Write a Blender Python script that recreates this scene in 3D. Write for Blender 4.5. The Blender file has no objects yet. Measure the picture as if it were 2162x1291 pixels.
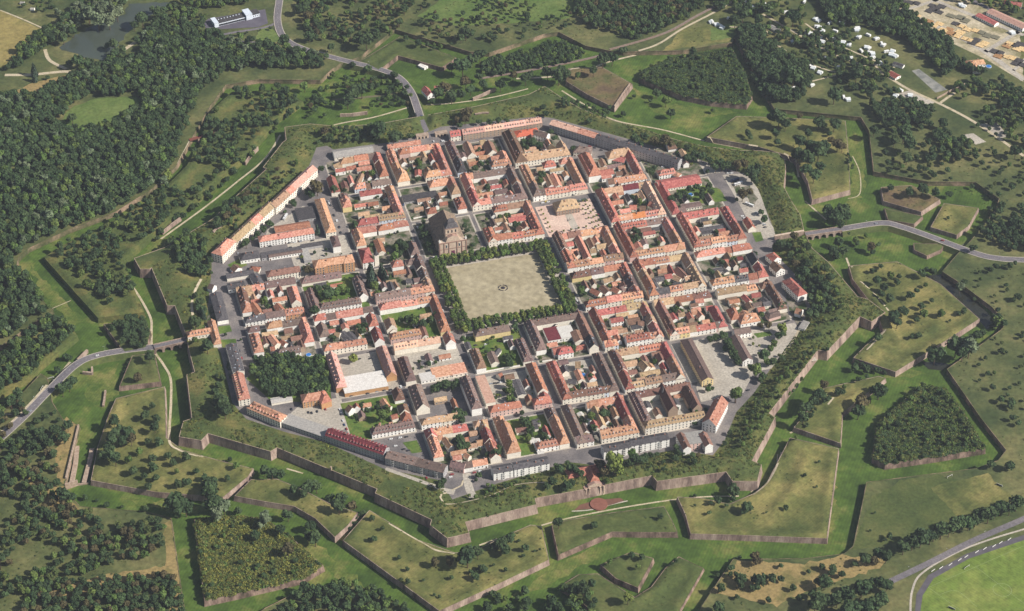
import bpy, bmesh, math, random
import numpy as np
from mathutils import Vector, Matrix
from mathutils.geometry import delaunay_2d_cdt
R_ = math.radians
random.seed(7); rng = np.random.default_rng(7)
scene = bpy.context.scene

# ------------------------------------------------------------------ camera, sky, sun, exposure
CAM = (-542.5521501752113, -2122.4512795176165, 1666.0286070642771)
YAW, PITCH, ROLL, FPX = 0.25497428689560464, 0.6577258164907535, -0.010038383553730417, 4888.2154
PW, PH = 2162., 1291.
fw = np.array([math.sin(YAW)*math.cos(PITCH), math.cos(YAW)*math.cos(PITCH), -math.sin(PITCH)])
_r = np.array([math.cos(YAW), -math.sin(YAW), 0.]); _u = np.cross(_r, fw)
RT = _r*math.cos(ROLL)+_u*math.sin(ROLL); UP = -_r*math.sin(ROLL)+_u*math.cos(ROLL)
cam = bpy.data.cameras.new("camera"); camo = bpy.data.objects.new("camera", cam); scene.collection.objects.link(camo)
cam.sensor_width = 36; cam.lens = FPX/PW*36; cam.clip_start = 10; cam.clip_end = 15000
camo.matrix_world = Matrix(((RT[0], UP[0], -fw[0], CAM[0]), (RT[1], UP[1], -fw[1], CAM[1]), (RT[2], UP[2], -fw[2], CAM[2]), (0, 0, 0, 1)))
scene.camera = camo
SUN_AZ, SUN_EL = R_(124), R_(39)          # azimuth clockwise from +y
world = bpy.data.worlds.new("World"); scene.world = world; world.use_nodes = True
nt = world.node_tree; nt.nodes.clear()
sky = nt.nodes.new("ShaderNodeTexSky"); sky.sky_type = 'NISHITA'; sky.sun_disc = False
sky.sun_elevation = SUN_EL; sky.sun_rotation = SUN_AZ; sky.air_density = 1.2; sky.dust_density = 1.5
bg = nt.nodes.new("ShaderNodeBackground"); bg.inputs[1].default_value = 0.06
wo = nt.nodes.new("ShaderNodeOutputWorld"); nt.links.new(sky.outputs[0], bg.inputs[0]); nt.links.new(bg.outputs[0], wo.inputs[0])
sl = bpy.data.lights.new("sun", 'SUN'); sl.energy = 5.0; sl.angle = R_(0.5); sl.color = (1.0, 0.945, 0.87)
so = bpy.data.objects.new("sun", sl); scene.collection.objects.link(so)
sdir = Vector((math.sin(SUN_AZ)*math.cos(SUN_EL), math.cos(SUN_AZ)*math.cos(SUN_EL), math.sin(SUN_EL)))
so.rotation_euler = sdir.to_track_quat('Z', 'Y').to_euler(); so.location = (0, 0, 900)
scene.view_settings.view_transform = 'Standard'; scene.view_settings.look = 'None'
scene.view_settings.exposure = 0.4; scene.view_settings.gamma = 1.0
scene.cycles.max_bounces = 4; scene.cycles.diffuse_bounces = 1; scene.cycles.glossy_bounces = 1
scene.cycles.use_denoising = True

# ------------------------------------------------------------------ picture coordinates -> ground points
def at(x, y, z=0.):
    x = np.asarray(x, float); y = np.asarray(y, float)
    d = fw + np.multiply.outer((x-PW/2)/FPX, RT) - np.multiply.outer((y-PH/2)/FPX, UP)
    t = (z-CAM[2])/d[..., 2]
    return np.stack([CAM[0]+d[..., 0]*t, CAM[1]+d[..., 1]*t], -1)
CR = dict(A=(400,230,5.164), B=(660,230,5.164), C=(920,230,5.164), D=(1180,230,5.164), E=(1440,230,5.164), F=(400,450,5.164),
 G=(660,420,5.164), H=(920,420,5.164), I=(1180,420,5.164), J=(1440,420,5.164), K=(400,640,5.164), L=(660,640,5.164),
 M=(920,640,5.164), N=(1180,640,5.164), O=(1440,640,5.164), P=(480,800,5.164), Q=(800,810,5.164), S=(1120,810,5.164),
 T=(1320,810,5.164), U=(0,0,3.003), V=(720,0,3.003), W=(1442,0,3.003), X=(0,430,4.304), Y=(1662,430,4.304),
 a=(0,700,3.587), b=(0,930,3.577), c=(500,930,3.577), d=(1000,930,3.577), e=(1562,930,3.577), f=(1562,650,3.587), Z=(0,0,1))
def cp(k, x, y): o = CR[k]; return o[0]+x/o[2], o[1]+y/o[2]
def catz(k, x, y, z=0.): return at(*cp(k, x, y), z)

def inpoly(P, poly):
    P = np.asarray(P, float); poly = np.asarray(poly, float)
    x, y = P[..., 0], P[..., 1]; r = np.zeros(x.shape, bool)
    x0, y0 = poly[-1]
    for x1, y1 in poly:
        c = ((y1 > y) != (y0 > y))
        with np.errstate(divide='ignore', invalid='ignore'):
            xi = (x0-x1)*(y-y1)/(y0-y1+1e-12)+x1
        r ^= c & (x < xi); x0, y0 = x1, y1
    return r
def dpoly(P, poly):
    P = np.asarray(P, float); poly = np.asarray(poly, float); best = np.full(P.shape[:-1], 1e9)
    a = poly[-1]
    for b in poly:
        ab = b-a; t = np.clip(((P-a)@ab)/max(ab@ab, 1e-9), 0, 1)
        best = np.minimum(best, np.linalg.norm(P-(a+t[..., None]*ab), axis=-1)); a = b
    return best
def pxpoly(pts, z): return np.array([at(x, y, z) for x, y in pts])

# ------------------------------------------------------------------ object helpers
COL = scene.collection
def meta(o, label=None, cat=None, group=None, kind=None):
    if label: o['label'] = label
    if cat: o['category'] = cat
    if group: o['group'] = group
    if kind: o['kind'] = kind
    return o
def link(name, me, parent=None, mats=()):
    o = bpy.data.objects.new(name, me); COL.objects.link(o)
    for m in mats:
        me.materials.append(m)
    if parent: o.parent = parent
    return o
def meshof(name, V, F, mats=None, mi=None, smooth=False):
    me = bpy.data.meshes.new(name); me.from_pydata([tuple(map(float, v)) for v in V], [], [tuple(f) for f in F])
    for m in (mats or ()): me.materials.append(m)
    if mi is not None: me.polygons.foreach_set('material_index', mi)
    if smooth: me.polygons.foreach_set('use_smooth', [True]*len(F))
    me.update(); return me
def obj(name, me, parent=None, loc=None, rz=None, rot=None):
    o = bpy.data.objects.new(name, me); COL.objects.link(o)
    if parent: o.parent = parent
    if loc is not None: o.location = loc
    if rot is not None: o.rotation_euler = rot
    elif rz is not None: o.rotation_euler = (0, 0, rz)
    return o
class MB:
    def __init__(s): s.V = []; s.F = []; s.M = []
    def quad(s, pts, m=0): n = len(s.V); s.V += [tuple(p) for p in pts]; s.F.append(tuple(range(n, n+len(pts)))); s.M.append(m)
    def box(s, x0, y0, z0, x1, y1, z1, m=0, top=None, bottom=True):
        n = len(s.V)
        s.V += [(x0,y0,z0),(x1,y0,z0),(x1,y1,z0),(x0,y1,z0),(x0,y0,z1),(x1,y0,z1),(x1,y1,z1),(x0,y1,z1)]
        fs = [(0,1,5,4),(1,2,6,5),(2,3,7,6),(3,0,4,7),(4,5,6,7)]+([(3,2,1,0)] if bottom else [])
        for i, f in enumerate(fs): s.F.append(tuple(n+k for k in f)); s.M.append(top if (i == 4 and top is not None) else m)
    def cyl(s, cx, cy, z0, z1, r0, r1, n=10, m=0):
        b = len(s.V)
        for k in range(n): a = 2*math.pi*k/n; s.V.append((cx+r0*math.cos(a), cy+r0*math.sin(a), z0))
        for k in range(n): a = 2*math.pi*k/n; s.V.append((cx+r1*math.cos(a), cy+r1*math.sin(a), z1))
        for k in range(n): s.F.append((b+k, b+(k+1)%n, b+n+(k+1)%n, b+n+k)); s.M.append(m)
        s.F.append(tuple(b+n+k for k in range(n))); s.M.append(m)
    def mesh(s, name, mats): return meshof(name, s.V, s.F, mats, s.M)

# ------------------------------------------------------------------ materials
def lin(c): return tuple((v/12.92 if v <= .04045 else ((v+.055)/1.055)**2.4) for v in c)
def mat(name, cols, scale=.3, scale2=None, rough=.9, objvar=0., bump=0., coord='Generated', spec=.2, stretch=(1,1,1), band=None, contrast=(.35,.65), detail=4):
    """cols: 2-3 linear colours mixed by two octaves of noise in world/object metres"""
    m = bpy.data.materials.new(name); m.use_nodes = True; n = m.node_tree; N = n.nodes; Lk = n.links
    N.clear(); out = N.new('ShaderNodeOutputMaterial'); pr = N.new('ShaderNodeBsdfPrincipled')
    pr.inputs['Roughness'].default_value = rough; pr.inputs['Specular IOR Level'].default_value = spec
    Lk.new(pr.outputs[0], out.inputs[0])
    if coord == 'World':
        g = N.new('ShaderNodeNewGeometry'); vec = g.outputs['Position']
    else:
        g = N.new('ShaderNodeTexCoord'); vec = g.outputs['Object']
    mp = N.new('ShaderNodeMapping'); mp.inputs['Scale'].default_value = stretch; Lk.new(vec, mp.inputs[0])
    if coord != 'World':
        oi = N.new('ShaderNodeObjectInfo'); ad = N.new('ShaderNodeVectorMath'); ad.operation = 'ADD'
        ml = N.new('ShaderNodeVectorMath'); ml.operation = 'SCALE'; ml.inputs['Scale'].default_value = 1.0
        cb = N.new('ShaderNodeCombineXYZ'); mu = N.new('ShaderNodeMath'); mu.operation = 'MULTIPLY'; mu.inputs[1].default_value = 317.
        Lk.new(oi.outputs['Random'], mu.inputs[0]); Lk.new(mu.outputs[0], cb.inputs[0]); Lk.new(mu.outputs[0], cb.inputs[1])
        Lk.new(mp.outputs[0], ad.inputs[0]); Lk.new(cb.outputs[0], ad.inputs[1]); v2 = ad.outputs[0]
    else: v2 = mp.outputs[0]
    def noise(sc, det):
        t = N.new('ShaderNodeTexNoise'); t.inputs['Scale'].default_value = sc; t.inputs['Detail'].default_value = det; t.inputs['Roughness'].default_value = .62
        Lk.new(v2, t.inputs['Vector']); return t.outputs['Fac']
    a = noise(scale, detail)
    cr = N.new('ShaderNodeValToRGB'); cr.color_ramp.elements[0].position = contrast[0]; cr.color_ramp.elements[1].position = contrast[1]
    cr.color_ramp.elements[0].color = (*cols[0], 1); cr.color_ramp.elements[1].color = (*cols[-1], 1)
    if len(cols) > 2:
        e = cr.color_ramp.elements.new((contrast[0]+contrast[1])/2); e.color = (*cols[1], 1)
    Lk.new(a, cr.inputs[0]); col = cr.outputs[0]
    if scale2:
        b = noise(scale2, 3); mr = N.new('ShaderNodeMapRange'); mr.inputs['From Min'].default_value = .3; mr.inputs['From Max'].default_value = .7
        mr.inputs['To Min'].default_value = .72; mr.inputs['To Max'].default_value = 1.25; Lk.new(b, mr.inputs[0])
        mx = N.new('ShaderNodeVectorMath'); mx.operation = 'SCALE'; Lk.new(col, mx.inputs[0]); Lk.new(mr.outputs[0], mx.inputs['Scale']); col = mx.outputs[0]
    if band:   # mowing / course lines: (angle, spacing, amount)
        bm_ = N.new('ShaderNodeMapping'); bm_.inputs['Rotation'].default_value = (0, 0, R_(band[0])); Lk.new(vec, bm_.inputs[0])
        w = N.new('ShaderNodeTexWave'); w.inputs['Scale'].default_value = 1./band[1]; w.inputs['Distortion'].default_value = 1.5; w.inputs['Detail'].default_value = 2
        w.inputs['Detail Scale'].default_value = .3
        Lk.new(bm_.outputs[0], w.inputs['Vector']); mr = N.new('ShaderNodeMapRange'); mr.inputs['To Min'].default_value = 1-band[2]; mr.inputs['To Max'].default_value = 1+band[2]
        Lk.new(w.outputs['Fac'], mr.inputs[0]); mx = N.new('ShaderNodeVectorMath'); mx.operation = 'SCALE'; Lk.new(col, mx.inputs[0]); Lk.new(mr.outputs[0], mx.inputs['Scale']); col = mx.outputs[0]
    if objvar:
        oi2 = N.new('ShaderNodeObjectInfo'); hs = N.new('ShaderNodeHueSaturation')
        mr = N.new('ShaderNodeMapRange'); mr.inputs['To Min'].default_value = 1-objvar; mr.inputs['To Max'].default_value = 1+objvar
        Lk.new(oi2.outputs['Random'], mr.inputs[0]); Lk.new(mr.outputs[0], hs.inputs['Value'])
        wn = N.new('ShaderNodeTexWhiteNoise'); wn.noise_dimensions = '1D'; Lk.new(oi2.outputs['Random'], wn.inputs['W'])
        mr2 = N.new('ShaderNodeMapRange'); mr2.inputs['To Min'].default_value = .5-objvar*.07; mr2.inputs['To Max'].default_value = .5+objvar*.07
        Lk.new(wn.outputs['Value'], mr2.inputs[0]); Lk.new(mr2.outputs[0], hs.inputs['Hue']); Lk.new(col, hs.inputs['Color']); col = hs.outputs[0]
    Lk.new(col, pr.inputs['Base Color'])
    if bump:
        b = noise((scale2 or scale)*2, 4); bp = N.new('ShaderNodeBump'); bp.inputs['Strength'].default_value = 1.; bp.inputs['Distance'].default_value = bump
        Lk.new(b, bp.inputs['Height']); Lk.new(bp.outputs[0], pr.inputs['Normal'])
    return m
def s(*c): return lin(tuple(v/255. for v in c))
RC = dict(o=((158,108,88),(184,134,110),(200,156,134)), O=((186,108,70),(196,118,80),(206,130,92)), r=((138,86,74),(162,104,88),(180,124,106)),
          R=((104,48,50),(118,56,58),(130,66,66)), p=((180,140,122),(194,154,136),(206,170,150)), t=((140,116,92),(166,138,110),(184,154,124)),
          b=((108,82,70),(124,96,82),(140,108,92)), v=((100,84,80),(116,97,91),(132,111,103)), g=((66,64,66),(80,77,79),(94,91,92)),
          G=((150,146,142),(164,160,154),(176,172,164)), w=((205,200,192),(218,214,206),(226,222,214)))
RN = dict(o='orange tiled', O='bright orange', r='red tiled', R='crimson', p='pale salmon', t='tan tiled', b='brown', v='mauve brown', g='slate grey', G='pale grey', w='white')
ROOF = {k: mat('roof_'+RN[k].replace(' ', '_'), [s(*x) for x in v], scale=.45, scale2=1.6, objvar=.27, rough=.85, contrast=(.36,.64)) for k, v in RC.items()}
WC = dict(w=(246,243,236), c=(238,230,214), y=(226,204,150), p=(216,182,172), s=(170,148,128), u=(196,150,108), k=(214,222,232), g=(170,168,168))
WN = dict(w='white', c='cream', y='yellow', p='pink', s='stone', u='brick orange', k='pale blue', g='grey')
WALL = {}
for k, v in WC.items():
    q = s(*v); WALL[k] = mat('plaster_'+WN[k].replace(' ', '_'), [tuple(x*.9 for x in q), q], scale=.25, scale2=1.5, objvar=.06, rough=.9)
def flatm(name, c, rough=.7, objvar=0, spec=.3): return mat(name, [tuple(x*.9 for x in s(*c)), s(*c)], scale=1., rough=rough, objvar=objvar, spec=spec)
M_win = flatm('window_dark_glass', (52,54,60), .25, spec=.5); M_frame = flatm('window_white_frame', (228,226,220)); M_sky = flatm('skylight_glass', (196,204,212), .3)
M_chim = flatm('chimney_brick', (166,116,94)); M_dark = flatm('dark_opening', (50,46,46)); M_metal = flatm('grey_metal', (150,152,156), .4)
M_trunk = flatm('bark', (92,76,60))
# ------------------------------------------------------------------ the ground: traced outlines, real heights
ZD, ZO = -9., -3.          # ditch floor, land beyond the glacis
TOWN = pxpoly([(668,312),(690,308),(704,316),(822,301),(832,297),(880,290),(930,268),(1140,246),(1168,250),(1440,325),(1520,352),(1575,368),(1600,400),(1632,480),(1640,512),
 (1630,530),(1690,590),(1712,650),(1690,690),(1640,760),(1592,830),(1555,870),(1530,930),(1505,962),(1425,950),(1338,966),(1268,984),(1200,976),(1048,1022),(955,1055),
 (930,1015),(810,990),(690,935),(600,912),(520,885),(490,850),(466,745),(436,700),(440,640),(445,590),(447,565),(446,545),(476,512),(560,438),(648,360),(655,345)], 0.)
RAMP = pxpoly([(283,546),(296,569),(316,569),(320,566),(353,646),(369,646),(386,690),(392,706),(396,724),(399,740),(411,786),(394,792),(405,884),(387,890),(378,923),(425,931),(439,916),(571,954),(585,946),
 (796,1033),(792,1042),(911,1098),(908,1109),(944,1137),(991,1126),(983,1103),(1133,1066),(1130,1053),(1238,1033),(1274,1025),(1377,1005),(1387,1017),(1533,997),
 (1547,1017),(1599,1017),(1608,982),(1588,973),(1637,882),(1624,873),(1727,740),(1746,743),(1816,669),(1840,680),(1869,660),(1832,632),(1811,627),(1778,588),
 (1750,555),(1715,525),(1704,503),(1698,490),(1690,455),(1671,425),(1655,395),(1659,356),(1657,338),(1643,323),(1608,319),(1560,318),(1490,310),(1432,297),(1340,268),
 (1277,250),(1230,232),(1188,208),(1150,183),(1116,200),(1000,226),(903,243.5),(882,247),(800,262),(720,268),(655,262),(601,269),(604,296),(597,301),(555,354),
 (563,357),(497,416),(450,462),(348,523)], 3.)
OUTER = [(39,544),(60,525),(150,483),(242,449),(320,400),(373,350),(410,283),(440,230),(476,180),(546,168),(676,170),(700,147),(720,135),(760,120),(833,62),(993,110),
 (1033,112),(1150,72),(1180,68),(1236,97),(1300,110),(1442,107),(1545,90),(1552,80),(1590,150),(1635,230),(1818,248),(1835,276),(1845,363),(1960,384),(2060,385),(2110,420),(2103,444),(2050,509),
 (2022,537),(1990,574),(2020,593),(2094,648),(2124,683),(2114,697),(2064,734),(2000,780),(2072,884),(2125,951),(2108,973),(2060,990),(1939,1005),(1830,1019),
 (1819,1075),(1802,1154),(1783,1170),(1700,1180),(1548,1182),(1475,1291),(1430,1400),(900,1400),(880,1300),(800,1255),(738,1232),(640,1245),(560,1285),(500,1330),
 (395,1330),(377,1207),(361,1095),(307,1081),(168,1070),(137,1033),(137,1023),(167,898),(135,890),(110,850),(100,800),(86,790),(20,860),(-90,910),(-90,795),(112,654),(95,642),(35,560)]
OUTW = pxpoly(OUTER, ZO)
# outworks standing in the ditch: (name, label, outline in the picture at the top edge, top height, cover)
ISL = [
 ('west_counterguard','weathered dark red wall of the wooded counterguard far left of the town',[(93,544),(130,520),(197,488),(250,462),(330,415),(395,350),(425,300),(440,240),(490,195),(600,190),(640,215),(590,248),(538,308),(508,340),(428,412),(370,455),(330,488),(290,525),(262,552),(276,595),(305,660),(207,672)],-2.,'wild'),
 ('bridge_lunette','low ivy-dark wall of the small tree-covered lunette just above the left bridge road',[(219,685),(260,680),(300,672),(318,700),(310,735),(262,745)],-3.,'grass'),
 ('road_lunette','purplish wall of the little lunette just below the left bridge road',[(279,752),(326,746),(331,770),(339,807),(252,817)],-3.,'grass'),
 ('southwest_counterguard','long low purplish wall of the orchard-dotted counterguard at lower left',[(245,842),(348,817),(350,860),(351,925),(385,951),(474,976),(535,990),(524,1007),(471,1051),(330,1040),(192,1015),(206,945),(229,878)],-2.2,'dry'),
 ('southwest_tenaille','kinked stone wall of the narrow dry-grass outwork between the two lower counterguards',[(495,1048),(530,1013),(585,1012),(640,1035),(700,1066),(755,1083),(735,1110),(707,1135),(665,1095),(622,1070),(560,1060)],-2.2,'dry'),
 ('south_counterguard','long straight wall with a deep shadow around the big dry field below the town',[(780,1078),(821,1103),(880,1140),(961,1168),(1010,1160),(1060,1135),(1120,1109),(1143,1112),(1159,1183),(1040,1240),(928,1291),(820,1212),(724,1142)],-2.2,'dry'),
 ('gate_tenaille','pale topped wall of the green outwork facing the monumental lower gate',[(1165,1109),(1196,1099),(1300,1082),(1402,1070),(1419,1100),(1430,1125),(1360,1125),(1292,1124),(1179,1173)],-2.5,'grass'),
 ('southeast_counterguard','light capped wall of the large rectangular dry field at lower right',[(1430,1050),(1480,1052),(1540,1065),(1593,1042),(1618,1022),(1651,958),(1668,925),(1771,948),(1746,1138),(1562,1131),(1458,1128),(1447,1087)],-2.2,'dry'),
 ('scrub_ravelin','crumbling wall of the big triangular ravelin overgrown with dark vines at right',[(1852,895),(1947,812),(1997,822),(2040,880),(2080,948),(1980,965),(1869,981),(1843,968)],-2.,'vine'),
 ('east_tenaille','small broken wall of the wedge outwork left of the vine-covered ravelin',[(1676,903),(1700,875),(1740,820),(1855,795),(1870,800),(1779,873),(1775,937)],-3.,'dry'),
 ('east_counterguard','pinkish wall of the long tree-dotted counterguard right of the town',[(1792,562),(1894,553),(1985,600),(2068,674),(1985,728),(1891,786),(1802,756),(1827,731),(1865,700),(1850,655),(1800,590)],-2.,'dry'),
 ('road_ravelin','dark-shadowed wall of the small grassy lunette just below the right-hand road',[(1929,514),(1994,516),(1987,528),(1957,541),(1930,528)],-4.5,'grass'),
 ('northeast_counterguard','tall shaded wall of the wooded counterguard at upper right of the town',[(1555,246),(1670,250),(1785,256),(1792,330),(1795,402),(1715,423),(1705,383),(1690,355),(1675,333),(1600,310),(1492,290)],-2.2,'dry'),
 ('north_scrub_ravelin','wall of the triangular ravelin covered in dark scrub near the campsite',[(1355,150),(1420,122),(1545,102),(1575,160),(1588,203),(1576,222),(1500,215),(1440,203),(1350,165)],-2.,'vine'),
 ('north_bastion','lit wall of the ploughed outwork right of the railway line',[(1200,145),(1270,142),(1335,178),(1297,228),(1240,200),(1195,172)],-2.5,'earth'),
 ('far_lunette','shadowed wall of the brown lunette beyond the right-hand road',[(1860,396),(1925,392),(1985,422),(1945,448),(1865,425)],-3.,'earth'),
 ('guard_lunette','grassy wedge with a bright end wall beside the bend of the right-hand road',[(1867,440),(1948,457),(1930,474),(1875,465)],-4.,'grass'),
 ('pale_outwork','rough stone edge of the pale dry field beyond the right-hand road',[(1993,430),(2066,440),(2045,478),(2020,497),(1965,480)],-3.5,'dry'),
 ('south_redan','neat wall of the small lozenge ravelin in the grass at the lower middle',[(1268,1193),(1333,1166),(1380,1180),(1347,1242),(1300,1222)],-2.5,'grass'),
 ('south_field_outwork','long low wall of the mown outwork wrapping the small lozenge ravelin',[(1179,1240),(1221,1214),(1262,1212),(1340,1262),(1375,1240),(1405,1200),(1433,1176),(1486,1201),(1430,1300),(1280,1320),(1224,1268)],-6.,'grass'),
 ('vine_ravelin','crumbling low wall of the triangular ravelin overgrown with yellow-green vines at lower left',[(410,1098),(470,1090),(560,1095),(620,1140),(683,1196),(640,1222),(500,1255),(432,1270)],-2.,'vine'),
 ('north_counterguard','dark retaining wall of the green outwork above the railway line',[(760,130),(845,78),(905,100),(963,123),(933,143),(840,118),(800,150)],-3.,'grass'),
 ('wooded_ravelin','stone wall of the wooded islet at far left below the forest',[(150,690),(164,711),(86,774),(60,800),(-80,880),(-80,800),(10,745),(112,672)],-3.,'wild'),
]
ISLW = [pxpoly(i[2], i[3]) for i in ISL]
BANKW = [(pxpoly(p, -2.), h, w) for p, h, w in (([(1672,935),(1702,962),(1690,1000),(1672,1040),(1640,1072)],3.,5),([(1655,975),(1645,1030)],-2.,4),([(1815,605),(1850,640),(1875,690),(1900,725),(1930,715),(1975,690)],2.5,5),
 ([(1880,735),(1840,745)],2.5,5),([(800,1100),(860,1150),(950,1205),(1050,1195),(1130,1150)],1.6,6),([(250,855),(330,850),(335,930),(300,990)],1.4,5),([(560,1030),(640,1055),(700,1095)],1.6,5),([(1470,1075),(1560,1090),(1640,1080)],1.4,5),
 ([(1540,262),(1650,268),(1760,275)],2.2,5),([(120,545),(190,625),(290,640)],2.2,5),([(1190,1120),(1290,1100),(1400,1095)],2.2,4),([(1240,1235),(1330,1275),(1400,1235),(1440,1195)],2.4,5),([(1720,885),(1810,830)],2.2,5))]
CARVE = [tuple(pxpoly(q, 0.)) for q in ([(385,717),(470,703)], [(1632,513),(1712,494)], [(889,238),(905,290)])]
def groundz(P):
    P = np.asarray(P, float); z = np.full(P.shape[:-1], ZO)
    m = inpoly(P, OUTW); z[m] = ZD
    for (nm, lb, pp, zt, cv), w in zip(ISL, ISLW):
        m = inpoly(P, w)
        if m.any():
            d = dpoly(P[m], w); z[m] = zt + 2.0*np.exp(-((d-6)/3.8)**2) - .5*np.clip(d/20, 0, 1)
    for pts, hh, wd in BANKW:
        near = (P[..., 0] > pts[:, 0].min()-15) & (P[..., 0] < pts[:, 0].max()+15) & (P[..., 1] > pts[:, 1].min()-15) & (P[..., 1] < pts[:, 1].max()+15) & (z > ZD+.1) & (z != ZO)
        if near.any():
            Q = P[near]; best = np.full(len(Q), 1e9)
            for a, b in zip(pts[:-1], pts[1:]):
                ab = b-a; t = np.clip(((Q-a)@ab)/(ab@ab), 0, 1); best = np.minimum(best, np.linalg.norm(Q-(a+t[:, None]*ab), axis=1))
            z[near] += hh*np.exp(-(best/wd)**2)
    m = inpoly(P, RAMP)
    if m.any():
        Q = P[m]; do = dpoly(Q, RAMP); di = dpoly(Q, TOWN); t = do/(do+di+1e-6)
        zz = np.where(t < .45, 3+3.2*np.sin(np.clip(t/.45, 0, 1)*math.pi/2), 6.2*np.clip((1-t)/.55, 0, 1)**1.2)
        zz = zz + .5*np.sin(Q[:, 0]*.11)*np.sin(Q[:, 1]*.09+1)*np.clip(do/8, 0, 1)*np.clip(di/8, 0, 1)
        for a, b in CARVE:
            ab = b-a; t = np.clip(((Q-a)@ab)/(ab@ab), 0, 1); dd = np.linalg.norm(Q-(a+t[:, None]*ab), axis=1)
            zz = np.minimum(zz, np.clip((dd-5.5)*1.1, -.3, 20))
        zz[inpoly(Q, TOWN)] = 0; z[m] = zz
    return z
def hit(pts, off=0.):
    """ground point under picture points (fractions of metres)"""
    pts = np.asarray(pts, float).reshape(-1, 2); out = np.full((len(pts), 3), np.nan); todo = np.ones(len(pts), bool); off = np.broadcast_to(np.asarray(off, float), (len(pts),))
    for zz in np.arange(7.5, -9.6, -.5):
        if not todo.any(): break
        i = np.where(todo)[0]; w = at(pts[i, 0], pts[i, 1], zz+off[i]); g = groundz(w)
        h = g >= zz-.01; out[i[h]] = np.c_[w[h], g[h]]; todo[i[h]] = False
    i = np.where(todo)[0]
    if len(i): w = at(pts[i, 0], pts[i, 1], ZD); out[i] = np.c_[w, np.full(len(i), ZD)]
    return out
def cdt(outlines, inner=(), step=0, keep=None):
    V = []; E = []
    for o in outlines:
        n = len(V); V += [tuple(p) for p in o]; E += [(n+k, n+(k+1) % len(o)) for k in range(len(o))]
    V += [tuple(p) for p in inner]
    r = delaunay_2d_cdt([Vector(v) for v in V], E, [], 0, .01)
    vs = np.array([v[:] for v in r[0]]); fs = r[2]
    ce = np.array([vs[list(f)].mean(0) for f in fs]); k = keep(ce)
    return vs, [f for f, q in zip(fs, k) if q]
def gridpts(poly, step, mind=1.5, avoid=()):
    lo = poly.min(0); hi = poly.max(0); g = np.stack(np.meshgrid(np.arange(lo[0], hi[0], step), np.arange(lo[1], hi[1], step)), -1).reshape(-1, 2)
    g = g + rng.uniform(-.3, .3, g.shape)*step; m = inpoly(g, poly) & (dpoly(g, poly) > mind)
    for a in avoid: m &= ~inpoly(g, a) & (dpoly(g, a) > mind)
    return g[m]
def fixccw(vs, fs):
    o = []
    for f in fs:
        a, b, c = vs[f[0]], vs[f[1]], vs[f[2]]
        o.append(f if (b[0]-a[0])*(c[1]-a[1])-(b[1]-a[1])*(c[0]-a[0]) > 0 else f[::-1])
    return o
G_moat = mat('moat_grass', [s(56,76,30), s(76,98,38), s(122,120,66)], scale=.022, scale2=.16, coord='World', contrast=(.36,.74), band=(35,11,.09))
G_field = mat('meadow_grass', [s(62,74,42), s(86,92,54), s(114,110,70)], scale=.014, scale2=.22, coord='World', contrast=(.36,.66))
G_dry = mat('dry_grass', [s(72,82,42), s(100,102,56), s(136,126,76)], scale=.02, scale2=.25, coord='World', contrast=(.34,.66), band=(60,9,.05))
G_grass = mat('outwork_grass', [s(60,74,38), s(78,88,46), s(104,104,60)], scale=.02, scale2=.3, coord='World', contrast=(.3,.7))
G_wild = mat('rough_grass', [s(62,76,40), s(82,92,48), s(116,108,62)], scale=.03, scale2=.3, coord='World', contrast=(.3,.7), bump=.6)
G_earth = mat('bare_earth', [s(96,80,62), s(110,96,66), s(88,90,54)], scale=.03, scale2=.3, coord='World')
G_vine = mat('vine_ground', [s(58,70,34), s(76,84,40), s(90,92,44)], scale=.08, scale2=.4, coord='World', bump=.8)
COVER = dict(wild=G_wild, grass=G_grass, dry=G_dry, vine=G_vine, earth=G_earth)
M_asph = mat('street_asphalt', [s(100,96,96), s(118,112,110), s(134,126,120)], scale=.04, scale2=.6, coord='World')
M_road = mat('road_asphalt', [s(104,100,104), s(122,116,118)], scale=.03, scale2=.5, coord='World')
M_dirt = mat('gravel_path', [s(172,160,136), s(192,178,152), s(160,150,118)], scale=.08, scale2=.7, coord='World')
M_pave = mat('pale_pavement', [s(166,158,146), s(186,176,162)], scale=.1, scale2=.8, coord='World')
M_court = mat('courtyard_ground', [s(58,74,38), s(102,100,84), s(140,130,116)], scale=.08, scale2=.5, coord='World', contrast=(.4,.6))
M_garden = mat('garden_lawn', [s(66,88,38), s(88,110,48), s(112,118,60)], scale=.06, scale2=.4, coord='World')
M_sandy = mat('parade_ground', [s(148,137,110), s(160,149,122), s(172,161,134)], scale=.025, scale2=.12, coord='World', contrast=(.25,.75), band=(80,5,.015))
M_plaza = mat('pink_paving', [s(190,162,146), s(206,178,162), s(214,190,172)], scale=.05, scale2=.5, coord='World', contrast=(.3,.7))
M_yard = mat('yard_gravel', [s(160,152,140), s(180,172,158)], scale=.03, scale2=.4, coord='World')
M_water = mat('pond_water', [s(62,70,62), s(74,82,72)], scale=.01, coord='World', rough=.15, spec=.5)
M_canal = mat('canal_water', [s(40,42,34), s(50,50,38)], scale=.02, coord='World', rough=.2, spec=.5)
M_stone = mat('fortress_brick', [s(90,76,70), s(138,118,108), s(170,150,136)], scale=.09, scale2=.9, coord='World', contrast=(.3,.62), stretch=(1,1,.25))
M_cap = mat('stone_coping', [s(142,122,106), s(180,160,142)], scale=.3, coord='World')
M_stone2 = mat('overgrown_brick', [s(78,70,56), s(118,98,88), s(148,126,112)], scale=.1, scale2=.7, coord='World', contrast=(.36,.6), stretch=(1,1,.4))

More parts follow.
